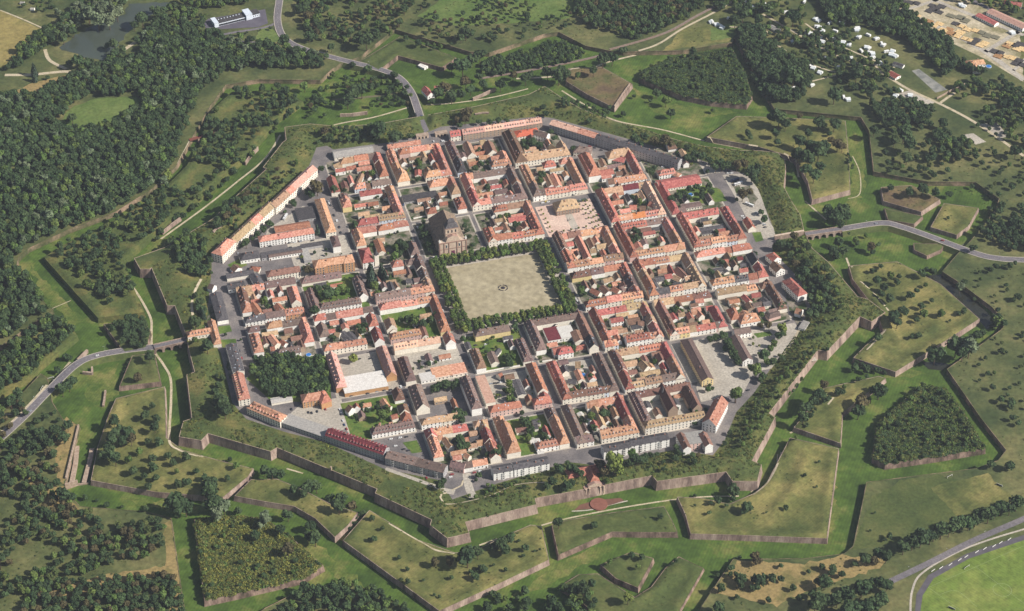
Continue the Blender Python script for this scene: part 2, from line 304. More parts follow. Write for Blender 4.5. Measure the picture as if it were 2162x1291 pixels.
# ditch floor and everything below: one sheet to the horizon
mb = MB(); mb.quad([(-6000,-6000,ZD),(6000,-6000,ZD),(6000,9000,ZD),(-6000,9000,ZD)])
meta(obj('ditch_ground', mb.mesh('ditch_ground', [G_moat])), kind='structure')
big = np.array([(-6000,-6000),(6000,-6000),(6000,9000),(-6000,9000)], float)
vs, fs = cdt([big, OUTW], keep=lambda c: ~inpoly(c, OUTW))
meta(obj('outer_fields', meshof('outer_fields', [(x, y, ZO) for x, y in vs], fixccw(vs, fs), [G_field])), kind='structure')

M_scarp = mat('overgrown_scarp', [s(70,74,44), s(104,96,72), s(146,124,104)], scale=.05, scale2=.5, coord='World', contrast=(.36,.62))
def wall_strip(name, poly, zt, zb, batter, mat_, label, cap=True, gaps=(), group=None, tz=None, skip=()):
    """battered retaining wall round an outline; outer face leans back; coping stone on top"""
    n = len(poly); ar = sum(poly[i][0]*poly[(i+1) % n][1]-poly[(i+1) % n][0]*poly[i][1] for i in range(n))
    P = poly if ar > 0 else poly[::-1]
    def offs(d):
        out = []
        for i in range(n):
            a, b, c = P[i-1], P[i], P[(i+1) % n]; u = (b-a)/np.linalg.norm(b-a); v = (c-b)/np.linalg.norm(c-b)
            nu = np.array([u[1], -u[0]]); nv = np.array([v[1], -v[0]]); k = nu+nv; k = k/max(1+nu@nv, .35); out.append(b+k*d)
        return np.array(out)
    bot = offs(batter); inn = offs(-.45); cpo = offs(.15)
    V = []; F = []; M = []
    for ring, z in ((bot, zb), (P, zt-.02), (cpo, zt+.0), (cpo, zt+.3), (inn, zt+.3), (inn, zt-.6)):
        V += [(p[0], p[1], z) for p in ring]
    for r in range(5):
        if not cap and r in (1, 2): pass
        for i in range(n):
            j = (i+1) % n; F.append((r*n+i, r*n+j, (r+1)*n+j, (r+1)*n+i)); M.append(0 if r == 0 else 1)
    if skip:
        K = [q for q in range(len(F)) if not any(np.linalg.norm((P[q % n]+P[(q+1) % n])/2-w_) < 6 for w_ in skip)]
        F = [F[q] for q in K]; M = [M[q] for q in K]
    me = meshof(name, V, F, [mat_, M_cap if cap else mat_], M)
    return meta(obj(name, me), label, 'fortress wall', group)
for (nm, lb, pp, zt, cv), w in zip(ISL, ISLW):
    inner = gridpts(w, 5.)
    vs, fs = cdt([w], inner, keep=lambda c: inpoly(c, w))
    z = groundz(vs); on = dpoly(vs, w) < .05; z[on] = zt
    meta(obj('outwork_terrain', meshof('outwork_terrain', np.c_[vs, z], fixccw(vs, fs), [COVER[cv]], smooth=True)), kind='structure')
    wall_strip('retaining_wall', w, zt, ZD-.3, 1.0, (G_wild if cv == 'wild' else M_stone2 if cv in ('vine', 'grass') else M_stone), lb, cap=False)
wall_strip('town_rampart_wall', RAMP, 3., ZD-.3, 1.6, M_stone, 'tall battered pink brick wall with corner towers ringing the whole town', skip=[(RAMP[q]+RAMP[q+1])/2 for q in range(len(RAMP)-1) if any(np.linalg.norm(RAMP[q]-pxpoly([v], 3.)[0]) < .5 for v in ((392,706),(1704,503),(903,243.5)))])
inner = gridpts(RAMP, 4., avoid=(TOWN,))
vs, fs = cdt([RAMP, TOWN], inner, keep=lambda c: inpoly(c, RAMP) & ~inpoly(c, TOWN))
z = groundz(vs); z[dpoly(vs, RAMP) < .05] = 3.; z[dpoly(vs, TOWN) < .05] = 0.
meta(obj('rampart_terrain', meshof('rampart_terrain', np.c_[vs, z], fixccw(vs, fs), [G_wild], smooth=True)), kind='structure')
vs, fs = cdt([TOWN], keep=lambda c: inpoly(c, TOWN))
meta(obj('town_street', meshof('town_street', np.c_[vs, np.zeros(len(vs))], fixccw(vs, fs), [M_asph])), kind='structure')
# counterscarp walls: edge of the outer land over the ditch
wall_strip('counterscarp_wall', OUTW[::-1], ZO, ZD-.3, -.8, M_scarp, 'long weathered counterscarp wall bounding the outer edge of the grassy ditch', cap=False)

def drape(name, pts, width, m, label=None, dz=.12, step=4., kind='structure', cat=None, closed=False, flat=None):
    """ribbon along picture points laid on the ground"""
    H = hit(pts) if flat is None else np.c_[at(*np.array(pts, float).T, flat), np.full(len(pts), flat)]
    if closed: H = np.vstack([H, H[:1]])
    # smooth resample (Catmull-Rom)
    C = [];
    for i in range(len(H)-1):
        p0, p1, p2, p3 = H[max(i-1, 0)], H[i], H[i+1], H[min(i+2, len(H)-1)]
        n = max(1, int(np.linalg.norm(p2[:2]-p1[:2])/step))
        for k in range(n):
            t = k/n; C.append(.5*((2*p1)+(-p0+p2)*t+(2*p0-5*p1+4*p2-p3)*t*t+(-p0+3*p1-3*p2+p3)*t**3))
    C.append(H[-1]); C = np.array(C); T = np.gradient(C[:, :2], axis=0); T /= np.linalg.norm(T, axis=1)[:, None]+1e-9; Nn = np.c_[-T[:, 1], T[:, 0]]
    L = C[:, :2]+Nn*width/2; R = C[:, :2]-Nn*width/2
    if flat is None:
        zm = groundz(C[:, :2]); zl = np.maximum(groundz(L), zm-.3)+dz; zr = np.maximum(groundz(R), zm-.3)+dz
        zl = np.minimum(zl, zm+dz+.4); zr = np.minimum(zr, zm+dz+.4)
    else: zl = zr = np.full(len(C), flat+dz)
    V = np.vstack([np.c_[L, zl], np.c_[R, zr]]); n = len(C); F = [(n+i, n+i+1, i+1, i) for i in range(n-1)]
    return meta(obj(name, meshof(name, V, F, [m])), label, cat, kind=kind)
PD = [0]
def patch(name, pts, m, z=None, dz=.05, kind='structure', wob=0., world=False, label=None, cat=None):
    """flat ground patch; outline in picture points"""
    zz = z if z is not None else float(np.median(hit(pts)[:, 2])); PD[0] += 1; dz += PD[0]*.0015
    w = np.array(pts, float) if world else pxpoly(pts, zz)
    if wob:
        Q = []
        for i in range(len(w)):
            a, b = w[i], w[(i+1) % len(w)]; n = max(1, int(np.linalg.norm(b-a)/6))
            for k in range(n): Q.append(a+(b-a)*k/n+rng.normal(0, wob, 2))
        w = np.array(Q)
    vs, fs = cdt([w], keep=lambda c: inpoly(c, w))
    return meta(obj(name, meshof(name, np.c_[vs, np.full(len(vs), zz+dz)], fixccw(vs, fs), [m])), label, cat, kind=kind)
# ------------------------------------------------------------------ roads, paths, squares, water (laid on the ground)
def causeway(name, pts, width, z, m, side=None, label=None):
    H_ = np.c_[at(*np.array(pts, float).T, z), np.full(len(pts), z)]; C = []
    for i in range(len(H_)-1):
        p0, p1, p2, p3 = H_[max(i-1, 0)], H_[i], H_[i+1], H_[min(i+2, len(H_)-1)]; n = max(1, int(np.linalg.norm(p2-p1)/6))
        for k in range(n):
            t = k/n; C.append(.5*((2*p1)+(-p0+p2)*t+(2*p0-5*p1+4*p2-p3)*t*t+(-p0+3*p1-3*p2+p3)*t**3))
    C.append(H_[-1]); C = np.array(C)[:, :2]; T = np.gradient(C, axis=0); T /= np.linalg.norm(T, axis=1)[:, None]; N = np.c_[-T[:, 1], T[:, 0]]; n = len(C)
    V = []; F = []; M = []
    rows = [(C+N*(width/2+5), ZD-.2), (C+N*(width/2+.9), z), (C+N*width/2, z), (C-N*width/2, z), (C-N*(width/2+.9), z), (C-N*(width/2+5), ZD-.2)]
    for q, zz in rows: V += [(x, y, zz) for x, y in q]
    for r in range(5):
        for i in range(n-1): F.append((r*n+i, (r+1)*n+i, (r+1)*n+i+1, r*n+i+1)[::-1]); M.append(0 if r in (0, 4) else (2 if r in (1, 3) else 1))
    meta(obj(name, meshof(name, V, F, [side or G_grass, m, M_pave], M)), label, kind='structure')
    # dashed centre line
    b = MB(); acc = 0
    for i in range(0, n-1):
        if i % 2: continue
        a, c = C[i], C[i]+(C[i+1]-C[i])*.6; d = (c-a)/max(np.linalg.norm(c-a), 1e-6); nn = np.array([-d[1], d[0]])*.14
        b.quad([(*(a+nn), z+.03), (*(a-nn), z+.03), (*(c-nn), z+.03), (*(c+nn), z+.03)])
    meta(obj('road_marking', b.mesh('road_marking', [M_mark])), kind='structure')
M_mark = flatm('road_paint', (176,174,170)); M_line = flatm('faded_line_paint', (150,164,112))
causeway('road', [(-40,962),(0,926),(50,880),(100,828),(158,772),(200,752),(262,740),(325,733)], 9, -2.55, M_road)
causeway('road', [(1775,484),(1860,471),(1900,478),(1962,499),(2062,536),(2110,546),(2162,549),(2320,556)], 9, -2.55, M_road)
causeway('road', [(598,-60),(590,0),(586,45),(600,80),(640,103),(720,126),(800,146),(842,164),(868,195),(880,225),(888,250)], 9, -2.4, M_road)
drape('road', [(883,236),(890,254),(898,272),(906,292)], 7.5, M_road, flat=0.0, dz=.08)
drape('road', [(1872,1232),(1960,1190),(2060,1140),(2162,1096),(2260,1050)], 7.5, M_road, dz=.15)
drape('road', [(2162,62),(2110,30),(2050,0),(2000,-25)], 8, M_road, dz=.15)
# railway and its gravel service lane
drape('railway_ballast', [(1010,167),(1130,147),(1260,120),(1400,72),(1470,35),(1560,-12)], 5, mat('railway_ballast', [s(118,98,88), s(140,122,108)], scale=.3, coord='World'), dz=.3)
drape('railway_ballast', [(700,212),(780,205),(850,195)], 5, mat('overgrown_ballast', [s(110,100,84), s(96,100,64)], scale=.3, coord='World'), dz=.2)
def rails():
    for off in (-.75, .75):
        pts = [(1010,167+off*.0),(1130,147),(1260,120),(1400,72),(1470,35),(1560,-12)]
        H_ = hit(pts); b = MB()
        for i in range(len(H_)-1):
            a, c = H_[i], H_[i+1]; d = (c-a)[:2]/np.linalg.norm((c-a)[:2]); nn = np.array([-d[1], d[0]]); p = a[:2]+nn*(off-.1); q = a[:2]+nn*(off+.1); r = c[:2]+nn*(off+.1); t = c[:2]+nn*(off-.1)
            b.quad([(*p, a[2]+.5), (*t, c[2]+.5), (*r, c[2]+.5), (*q, a[2]+.5)])
        yield b
b0, b1 = rails(); b0.quad([tuple(v) for v in b1.V[:4]]) if 0 else None
for b in (b0, b1): meta(obj('rail', b.mesh('rail', [M_metal])), kind='structure')
drape('path', [(1090,167),(1200,150),(1290,130),(1380,98),(1440,62),(1520,20),(1580,-20)], 3.5, M_dirt, dz=.35)
# gravel paths in the main ditch and on the works
for p, w in (([(340,505),(430,440),(500,385),(560,335),(592,285)],2.6),([(275,592),(296,630),(318,672),(320,700),(322,735),(345,770),(360,800),(361,850),(357,930),(380,952),(420,964),(475,975)],2.8),
  ([(605,990),(640,1000)],2),([(821,1106),(880,1140),(920,1162),(960,1170)],2),([(1012,1152),(1050,1138)],2),([(1143,1110),(1195,1096),(1300,1075),(1405,1058),(1480,1050),(1560,1048)],2),
  ([(1590,1045),(1620,1020),(1640,985),(1650,955)],2),([(1668,915),(1680,900)],2.2),([(1748,855),(1760,840)],2),([(1830,740),(1870,697)],2),([(1876,657),(1850,625),(1816,595)],2.2),([(1799,565),(1787,545)],2.4),
  ([(655,262),(720,261),(790,248),(870,225)],2.6),([(900,222),(960,218),(1040,206),(1115,188)],2.2),([(1186,192),(1240,225),(1300,255),(1400,275),(1500,298),(1600,317)],2.4),
  ([(1655,325),(1680,340),(1686,375)],2.4),([(1700,425),(1722,445),(1745,465)],2.2),([(1800,330),(1815,365),(1815,410),(1790,420)],1.2),
  ([(150,635),(110,652)],1),([(10,159),(70,158),(130,152),(210,150),(245,118),(285,90)],6),([(95,105),(105,128),(140,146)],5),([(0,22),(50,42),(90,60)],2.5),([(180,135),(200,143)],2.5),
  ([(935,1060),(932,1045),(975,1025),(978,1015)],2),([(940,1065),(985,1060),(1040,1045),(1090,1024),(1150,1020)],1.6),([(0,875),(60,876)],2.2),([(0,915),(45,872),(95,818),(148,765)],3),
  ([(425,590),(410,620),(405,650),(412,690)],3),([(1690,690),(1672,725),(1650,755)],3),([(1810,740),(1780,770)],1) if 0 else ([(1640,985),(1642,960)],1),
  ([(1590,770),(1572,800)],2.5) if 0 else ([(1585,1040),(1600,1030)],1.5)):
    drape('path', p, w, M_dirt, dz=.18)
# campsite lanes, timber yard roads
for p, w in (([(1540,57),(1600,62),(1630,72)],3),([(1610,30),(1680,70),(1760,115),(1830,140)],3.5),([(1700,132),(1760,152),(1800,155)],2.5),([(1715,172),(1770,158)],2.5),([(1845,135),(1868,158),(1890,140)],3),
  ([(1700,50),(1760,90),(1850,130)],2.5),([(1868,158),(1920,190),(1985,220),(2060,260),(2162,330)],4.5),([(1985,218),(2010,200),(2040,180)],4),([(1640,95),(1660,108)],2.5)):
    drape('path', p, w, M_dirt, dz=.15)
for p, w in (([(1850,-10),(1900,25),(1990,60),(2080,110),(2162,170)],9),([(1950,-10),(2000,12),(2162,75)],7),([(1900,25),(1980,0)],6),([(2080,110),(2162,60)],7),([(1990,60),(2000,20)],4) if 0 else ([(2140,150),(2170,120)],5)):
    drape('path', p, w, M_yard, dz=.2)
patch('yard_ground', [(1850,-20),(2000,-20),(2180,55),(2180,185),(2080,125),(1975,75),(1905,35)], mat('timber_yard_ground', [s(128,122,88), s(172,160,132), s(192,180,154)], scale=.03, scale2=.3, coord='World'), z=ZO, dz=.06)
patch('yard_ground', [(2070,262),(2105,260),(2130,288),(2108,294)], M_yard, z=ZO, dz=.1); patch('yard_ground', [(2032,285),(2055,282),(2082,300),(2060,306)], M_yard, z=ZO, dz=.1)
patch('yard_ground', [(1925,150),(1940,146),(2000,190),(1975,196)], mat('dry_basin', [s(110,112,108), s(150,148,140)], scale=.1, coord='World'), z=ZO, dz=.1)
patch('yard_ground', [(1890,200),(1925,190),(1975,215),(1955,232),(1920,212)], M_yard, z=ZO, dz=.12)
# meadows and mown strips of their own colour (Z picture points)
M_mown = mat('worn_ditch_grass', [s(70,90,36), s(96,106,50), s(126,120,70)], scale=.05, scale2=.3, coord='World', contrast=(.36,.7), band=(35,9,.07))
F_lawn = mat('bright_meadow', [s(78,100,48), s(90,108,54), s(108,120,66)], scale=.02, scale2=.25, coord='World', contrast=(.3,.7))
F_tan = mat('stubble_field', [s(128,118,68), s(142,128,78), s(120,116,64)], scale=.01, scale2=.2, coord='World', band=(50,7,.04))
F_bare = mat('dry_slope', [s(132,116,76), s(148,128,84), s(110,104,62)], scale=.03, scale2=.3, coord='World')
for p, m, z in (([(-60,10),(0,22),(88,62),(60,85),(20,140),(-60,150)],F_tan,ZO),([(122,262),(150,228),(205,208),(295,204),(298,215),(275,238),(255,258),(190,275),(140,275)],F_lawn,ZO),
  ([(545,62),(570,60),(598,82),(570,95),(540,88)],F_lawn,ZO),([(930,0),(1250,-20),(1200,40),(1080,50),(960,55),(880,35)],F_lawn,ZO),([(60,178),(175,150),(200,160),(150,190),(90,205),(20,200)],F_bare,ZO),
  ([(1440,60),(1520,52),(1550,70),(1540,88),(1450,100),(1400,110)],G_dry,ZO),([(1500,60),(1550,48),(1552,78),(1500,85)],F_lawn,ZO),
  ([(40,1000),(130,1030),(165,1075),(190,1092),(130,1080),(80,1060)],F_bare,ZO),([(360,1100),(378,1205),(382,1291),(362,1291),(350,1200),(345,1110)],F_bare,ZO),([(140,880),(165,900),(136,1025),(128,1020),(110,960)],F_bare,ZO),
  ([(90,1250),(220,1215),(350,1195),(360,1215),(230,1235),(120,1270)],F_bare,ZO),([(1560,1184),(1700,1190),(1790,1172),(1880,1180),(1860,1200),(1700,1250),(1640,1280),(1500,1250)],F_bare,ZO),
  ([(1800,1160),(1840,1050),(1900,1015),(1990,1003),(2060,1030),(2162,1080),(2100,1100),(1990,1110),(1880,1150)],G_grass,ZO),([(1964,1030),(2082,1000),(2150,1062),(2090,1092),(2030,1100)],G_dry,ZO),
  ([(50,800),(95,792),(115,795),(90,830),(55,825)],G_grass,ZD),([(2150,60),(2230,80),(2230,200),(2162,180)],G_grass,ZO)):
    patch('meadow', p, m, z=z, dz=.04, wob=1.2 if m is not F_tan else 0)
for p in ([(640,1130),(700,1175),(780,1245),(850,1300),(800,1300),(700,1212),(615,1145)],[(185,790),(245,772),(250,835),(215,868),(180,840)],[(1180,1190),(1250,1158),(1300,1160),(1222,1198),(1150,1240),(1080,1262)],[(1800,272),(1822,300),(1826,400),(1800,448),(1730,465),(1790,425),(1808,330)],
 [(1330,182),(1390,215),(1480,228),(1560,238),(1480,250),(1380,240)],[(250,1050),(400,1065),(460,1075),(400,1088),(300,1070)],[(60,560),(110,610),(180,680),(150,690),(90,620)],[(1860,800),(1900,770),(1960,790),(1900,800)],[(1730,1040),(1760,1000),(1770,1080),(1755,1150),(1740,1100)],[(700,1075),(760,1100),(740,1150),(690,1120)]):
    patch('meadow', p, M_mown, z=ZD, dz=.05, wob=1.6)
# stadium at lower right
patch('sports_ground', [(1932,1291),(1935,1255),(1960,1215),(2040,1170),(2162,1130),(2300,1100),(2300,1400),(1950,1400)], mat('running_track', [s(84,80,86), s(98,94,98)], scale=.1, coord='World'), z=ZO, dz=.08)
patch('sports_ground', [(1942,1300),(1948,1258),(1971,1222),(2046,1180),(2162,1141),(2300,1110),(2300,1400),(1960,1400)], mat('pitch_grass', [s(92,112,46), s(106,124,54), s(124,132,66)], scale=.02, scale2=.2, coord='World', band=(-30,10,.05)), z=ZO, dz=.12)
drape('path', [(1922,1300),(1926,1248),(1950,1208),(2040,1158),(2162,1118),(2260,1095)], 2.2, M_pave, dz=.14)
for p in ([(1960,1241),(2162,1153)],[(1960,1241),(2030,1291)],[(2060,1197),(2162,1275)],[(1985,1256),(2020,1248),(2062,1282)]):
    drape('pitch_line', p, .28, M_line, dz=.22)
c0 = at(2116,1246,ZO); b = MB()
for k in range(40):
    a0, a1 = 2*math.pi*k/40, 2*math.pi*(k+1)/40
    b.quad([(c0[0]+r*math.cos(t), c0[1]+r*math.sin(t), ZO+.22) for r, t in ((9.15,a0),(9.5,a0),(9.5,a1),(9.15,a1))])
meta(obj('pitch_line', b.mesh('pitch_line', [M_line])), kind='structure')
# water
patch('pond_water', [(126,102),(160,76),(200,52),(262,32),(272,8),(360,6),(345,20),(300,38),(285,55),(245,98),(215,128),(185,124),(150,112)], M_water, z=ZO, dz=.07, wob=1.5)
patch('canal_water', [(1945,585),(1990,578),(2030,610),(2075,648),(2108,690),(2085,695),(2060,672),(2000,625)], M_canal, z=ZD, dz=.08, wob=.8)
patch('canal_water', [(1945,765),(1975,765),(2010,770),(1990,783),(1960,780)], M_canal, z=ZD, dz=.08)
patch('dark_asphalt', [(428,50),(440,40),(560,20),(566,50),(545,58),(470,62),(435,60)], mat('new_asphalt', [s(86,82,92), s(100,96,104)], scale=.1, coord='World'), z=ZO, dz=.1)
drape('path', [(462,75),(500,68),(560,58),(590,45)], 5, M_road, dz=.12); drape('path', [(480,88),(540,90),(600,105)], 3.5, M_road, dz=.12)
# far car park and town open ground
patch('yard_ground', [(1525,370),(1575,366),(1600,392),(1625,470),(1650,505),(1600,505),(1560,430)], M_yard, z=0, dz=.05)
patch('yard_ground', [(1440,330),(1500,350),(1520,365),(1470,370),(1430,350)], M_pave, z=0, dz=.06)
patch('yard_ground', [(1490,720),(1560,715),(1590,790),(1570,830),(1480,850),(1470,820)], M_yard, z=0, dz=.2)
patch('yard_ground', [(600,885),(640,850),(720,840),(735,905),(700,915)], M_yard, z=0, dz=.06)
patch('yard_ground', [(565,485),(640,435),(650,440),(640,470),(560,500)], M_yard, z=0, dz=.06)
patch('yard_ground', [(968,1000),(998,1012),(1005,1050),(980,1055),(985,1030)], M_yard, z=0, dz=.06) if 0 else None
drape('path', [(812,992),(870,1012),(925,1032),(960,1040)], 8, M_yard, dz=.15)
drape('path', [(985,1000),(990,1030),(1000,1052)], 9, M_yard, dz=.15)
for p in ([(1655,610),(1690,605),(1705,650),(1685,690),(1665,650)],[(1560,575),(1590,570),(1605,590),(1570,600)],[(1600,640),(1625,636),(1640,655),(1610,665)],[(1630,712),(1660,700),(1668,715),(1640,745),(1625,735)],[(1480,400),(1515,395),(1535,420),(1500,430)],
 [(1395,385),(1412,380),(1425,400),(1405,405)],[(1540,380),(1558,384),(1570,410),(1556,412)],[(690,345),(704,340),(710,356),(696,362)],[(1565,395),(1582,392),(1600,420),(1590,440)],[(436,640),(452,640),(455,690),(440,692)],[(480,745),(486,745),(490,800),(482,800)]):
    patch('garden_ground', p, M_court, z=0, dz=.07, wob=.6)
for p in ([(460,690),(485,687),(490,700),(464,706)],[(466,718),(498,716),(500,728),(470,735)],[(850,935),(880,930),(892,955),(870,958)],[(1588,492),(1606,490),(1612,508),(1596,512)],[(1590,705),(1625,700),(1632,708),(1600,714)],[(480,560),(510,545),(522,560),(495,572)]):
    patch('lawn', p, M_garden, z=0, dz=.1)
for p in ([(1422,378),(1520,400),(1535,425),(1440,435),(1430,410)],[(565,760),(690,750),(700,845),(640,850),(570,845),(520,800)]):
    patch('lawn', p, M_garden, z=0, dz=.2)
# main square
b = MB(); b.box(-71,-71,-.2,71,71,.14,0); meta(obj('pavement', b.mesh('pavement', [M_pave])), kind='structure')
b = MB(); b.quad([(-57,-57,.2),(57,-57,.2),(57,57,.2),(-57,57,.2)]); meta(obj('parade_ground', b.mesh('parade_ground', [M_sandy])), kind='structure')
b = MB(); b.box(80.5,84,-.2,152,150,.15,0); meta(obj('town_hall_plaza', b.mesh('town_hall_plaza', [M_plaza])), kind='structure')
b = MB(); b.quad([(112,92,.19),(121,92,.19),(121,126,.19),(112,126,.19)]); meta(obj('plaza_pale_paving', b.mesh('plaza_pale_paving', [M_pave])), kind='structure')
# street-crossing markings
for (x, y, vert) in ((-78,66,0),(78,66,0),(-78,-64,0),(78,-66,0),(66,78,1),(-64,-78,1),(70,0,0),(88,0,0)):
    b = MB()
    for k in range(6):
        o = -2.7+k*1.08
        if vert: b.quad([(x-1.6,y+o,.05),(x+1.6,y+o,.05),(x+1.6,y+o+.6,.05),(x-1.6,y+o+.6,.05)])
        else: b.quad([(x+o,y-1.6,.05),(x+o+.6,y-1.6,.05),(x+o+.6,y+1.6,.05),(x+o,y+1.6,.05)])
    meta(obj('road_marking', b.mesh('road_marking', [M_mark])), kind='structure')
# walls standing alone
def lone_wall(label, pts, h=4.5, th=1.2, z=None, m=None, cat='stone wall', name='stone_wall', dzb=-.3):
    Hh = hit(pts) if z is None else np.c_[at(*np.array(pts, float).T, z), np.full(len(pts), z)]
    b = MB()
    for i in range(len(Hh)-1):
        a, c = Hh[i], Hh[i+1]; d = (c-a)[:2]; L = np.linalg.norm(d); d /= L; n = np.array([-d[1], d[0]])*th/2; z0 = min(a[2], c[2])+dzb; z1 = max(a[2], c[2])+h*(1 if i % 2 else .93)
        V0 = len(b.V); q = [a[:2]+n, a[:2]-n, c[:2]-n, c[:2]+n]; b.V += [(*p, z0) for p in q]+[(*p, z1) for p in q]
        for f in ((0,1,5,4),(1,2,6,5),(2,3,7,6),(3,0,4,7),(4,5,6,7)): b.F.append(tuple(V0+k for k in f)); b.M.append(1 if f == (4,5,6,7) else 0)
    return meta(obj(name, b.mesh(name, [m or M_stone, M_cap])), label, cat)
lone_wall('pink brick wall fragment beside the ditch path left of the long barrack',[(343,497),(360,483),(383,466)],6,1.5)
lone_wall('tall pink brick wall face on the ditch path at upper left',[(518,350),(530,333),(545,318)],6,1.5)
lone_wall('red brick ruined wall by the ditch path below the far wood',[(718,247),(745,246),(776,242)],5,1.5)
lone_wall('pink ruined wall in the ditch left of the far tip of the ramparts',[(998,213),(1020,204),(1046,192)],5,1.5)
lone_wall('low stone wall edging the ploughed bastion near the scrub covered ravelin',[(1297,228),(1312,205),(1330,180)],3,1.2)
lone_wall('small pale wall stub in the grassy ditch near the left road',[(218,860),(221,845),(223,828)],3,2)
lone_wall('brick wall end beside the left road bend',[(165,765),(185,745)],5,2.5)
lone_wall('pale ruined wall under the left road bend',[(175,790),(195,792),(195,780)],4,2)
lone_wall('outer stone wall of the ruined double trench at lower left',[(166,900),(158,935),(140,1015)],3,1.5,m=M_cap)
lone_wall('inner stone wall of the ruined double trench at lower left',[(163,945),(160,980),(152,1022)],2.5,5,m=M_cap,z=ZD)
lone_wall('right stone wall of the ruined double trench at lower left',[(195,950),(188,985),(178,1022)],2.5,5,m=M_cap,z=ZD)
lone_wall('low end wall closing the ruined double trench',[(137,1026),(165,1025),(188,1022)],2,1.5,m=M_cap)
lone_wall('white churchyard wall behind the church',[(873,463),(898,458)],2.2,.4,m=WALL['w'])
lone_wall('pale garden wall along the street below the big square, left end',[(1012,789),(1060,780),(1098,774)],2.4,.4,m=WALL['w'])
lone_wall('pale garden wall along the street right of the flat crimson hall',[(1145,765),(1166,762)],2.4,.4,m=WALL['w'])
lone_wall('white yard wall closing the hedge street',[(912,807),(918,802)],2.4,.4,m=WALL['w']) if 0 else None
lone_wall('concrete wall beside the campsite road',[(1978,210),(2010,192),(2038,180)],3,.8,m=M_cap)
lone_wall('small pale block standing in the mown ditch below the crimson roofed apartments',[(699,1010),(701,1004)],5,2.5,m=M_cap)
lone_wall('small dark block standing in the ditch against the long right rampart wall',[(1681,819),(1684,817)],4,2,m=M_dark)
lone_wall('row of pale casemate arches on the rampart above the diagonal barrack',[(450,492),(458,484),(470,477)],2.5,2,z=5)
lone_wall('row of small casemate arches on the far rampart',[(1003,243),(1018,240),(1032,240)],2,2,z=4)
# bottom gate: platform and arms in the ditch
cz = hit([(1264,1066)])[0]; b = MB(); b.cyl(cz[0], cz[1], ZD, ZD+1.3, 9.6, 9.3, 32)
meta(obj('round_platform', b.mesh('round_platform', [mat('rusty_gravel', [s(120,78,66), s(138,92,78)], scale=.3, coord='World')])), 'round rusty brown platform in front of the monumental lower gate', 'platform')
patch('gate_forecourt', [(1212,1078),(1225,1066),(1262,1056),(1310,1052),(1318,1058),(1285,1068),(1262,1074)], mat('rusty_ground', [s(104,74,62), s(118,84,70)], scale=.2, coord='World'), z=ZD, dz=.1)
drape('path', [(1207,1080),(1240,1078),(1262,1074),(1290,1066),(1325,1058)], 1.6, M_pave, dz=.15)

# ------------------------------------------------------------------ bridges
def bridge(label, pts, width, z, n):
    P = at(*np.array(pts, float).T, z); d = P[1]-P[0]; L = float(np.linalg.norm(d)); ang = math.atan2(d[1], d[0])
    e = obj('stone_bridge', None, loc=(P[0][0], P[0][1], 0), rz=ang); meta(e, label, 'bridge')
    b = MB(); b.box(0,-width/2,z-1.6,L,width/2,z,0,top=1)
    m = L/n
    for k in range(n+1): b.box(k*m-1.4,-width/2,ZD-.3,k*m+1.4,width/2,z-1.6,0)
    for k in range(n):       # arches: wedges closing the spandrels
        for sgn in (-1, 1):
            for t in range(4):
                a0 = math.pi*t/8; a1 = math.pi*(t+1)/8; r = m/2-1.4; cx = k*m+m/2; h0 = (z-1.6-ZD)*.55
                x0 = cx+sgn*r*math.cos(a0); x1 = cx+sgn*r*math.cos(a1); z0 = z-1.6-h0+h0*math.sin(a0)*.98; z1 = z-1.6-h0+h0*math.sin(a1)*.98
                for yy in (-width/2, width/2): b.quad([(x0,yy,z0),(x1,yy,z1),(x1,yy,z-1.55),(x0,yy,z-1.55)],0)
    obj('arches', b.mesh('arches', [M_stone, M_road]), e)
    for sg in (-1, 1):
        b = MB(); b.box(0,sg*width/2-.3,z,L,sg*width/2+.3,z+1.1,0,top=1); obj('parapet', b.mesh('parapet', [M_stone, M_cap]), e)
bridge('red brick arched bridge leading to the left town gate',[(325,733),(396,717)],8,-1.4,4)
bridge('long arched stone bridge leading out of the right town gate',[(1700,495),(1775,484)],8,-1.6,5)
# rusty footbridge over the outer ditch
P = at(np.array([400.,472.]), np.array([296.,273.]), -1.5); d = P[1]-P[0]; L = float(np.linalg.norm(d))
e = obj('iron_bridge', None, loc=(P[0][0], P[0][1], 0), rz=math.atan2(d[1], d[0])); meta(e, 'rusty brown railway bridge on stone piers over the outer ditch', 'bridge')
M_rust = flatm('rusty_iron', (122,74,62)); b = MB(); b.box(0,-2,-2.6,L,2,-1.9,0); b.box(0,-2.2,-1.9,L,-2,-.9,0); b.box(0,2,-1.9,L,2.2,-.9,0); obj('deck', b.mesh('deck', [M_rust]), e)
for t in (.25, .45, .65, .85):
    b = MB(); b.box(L*t-1,-2.2,ZD,L*t+1,2.2,-2.6,0); obj('pier', b.mesh('pier', [M_cap]), e)
drape('path', [(400,297),(375,350)], 1.5, M_dirt, dz=.1)
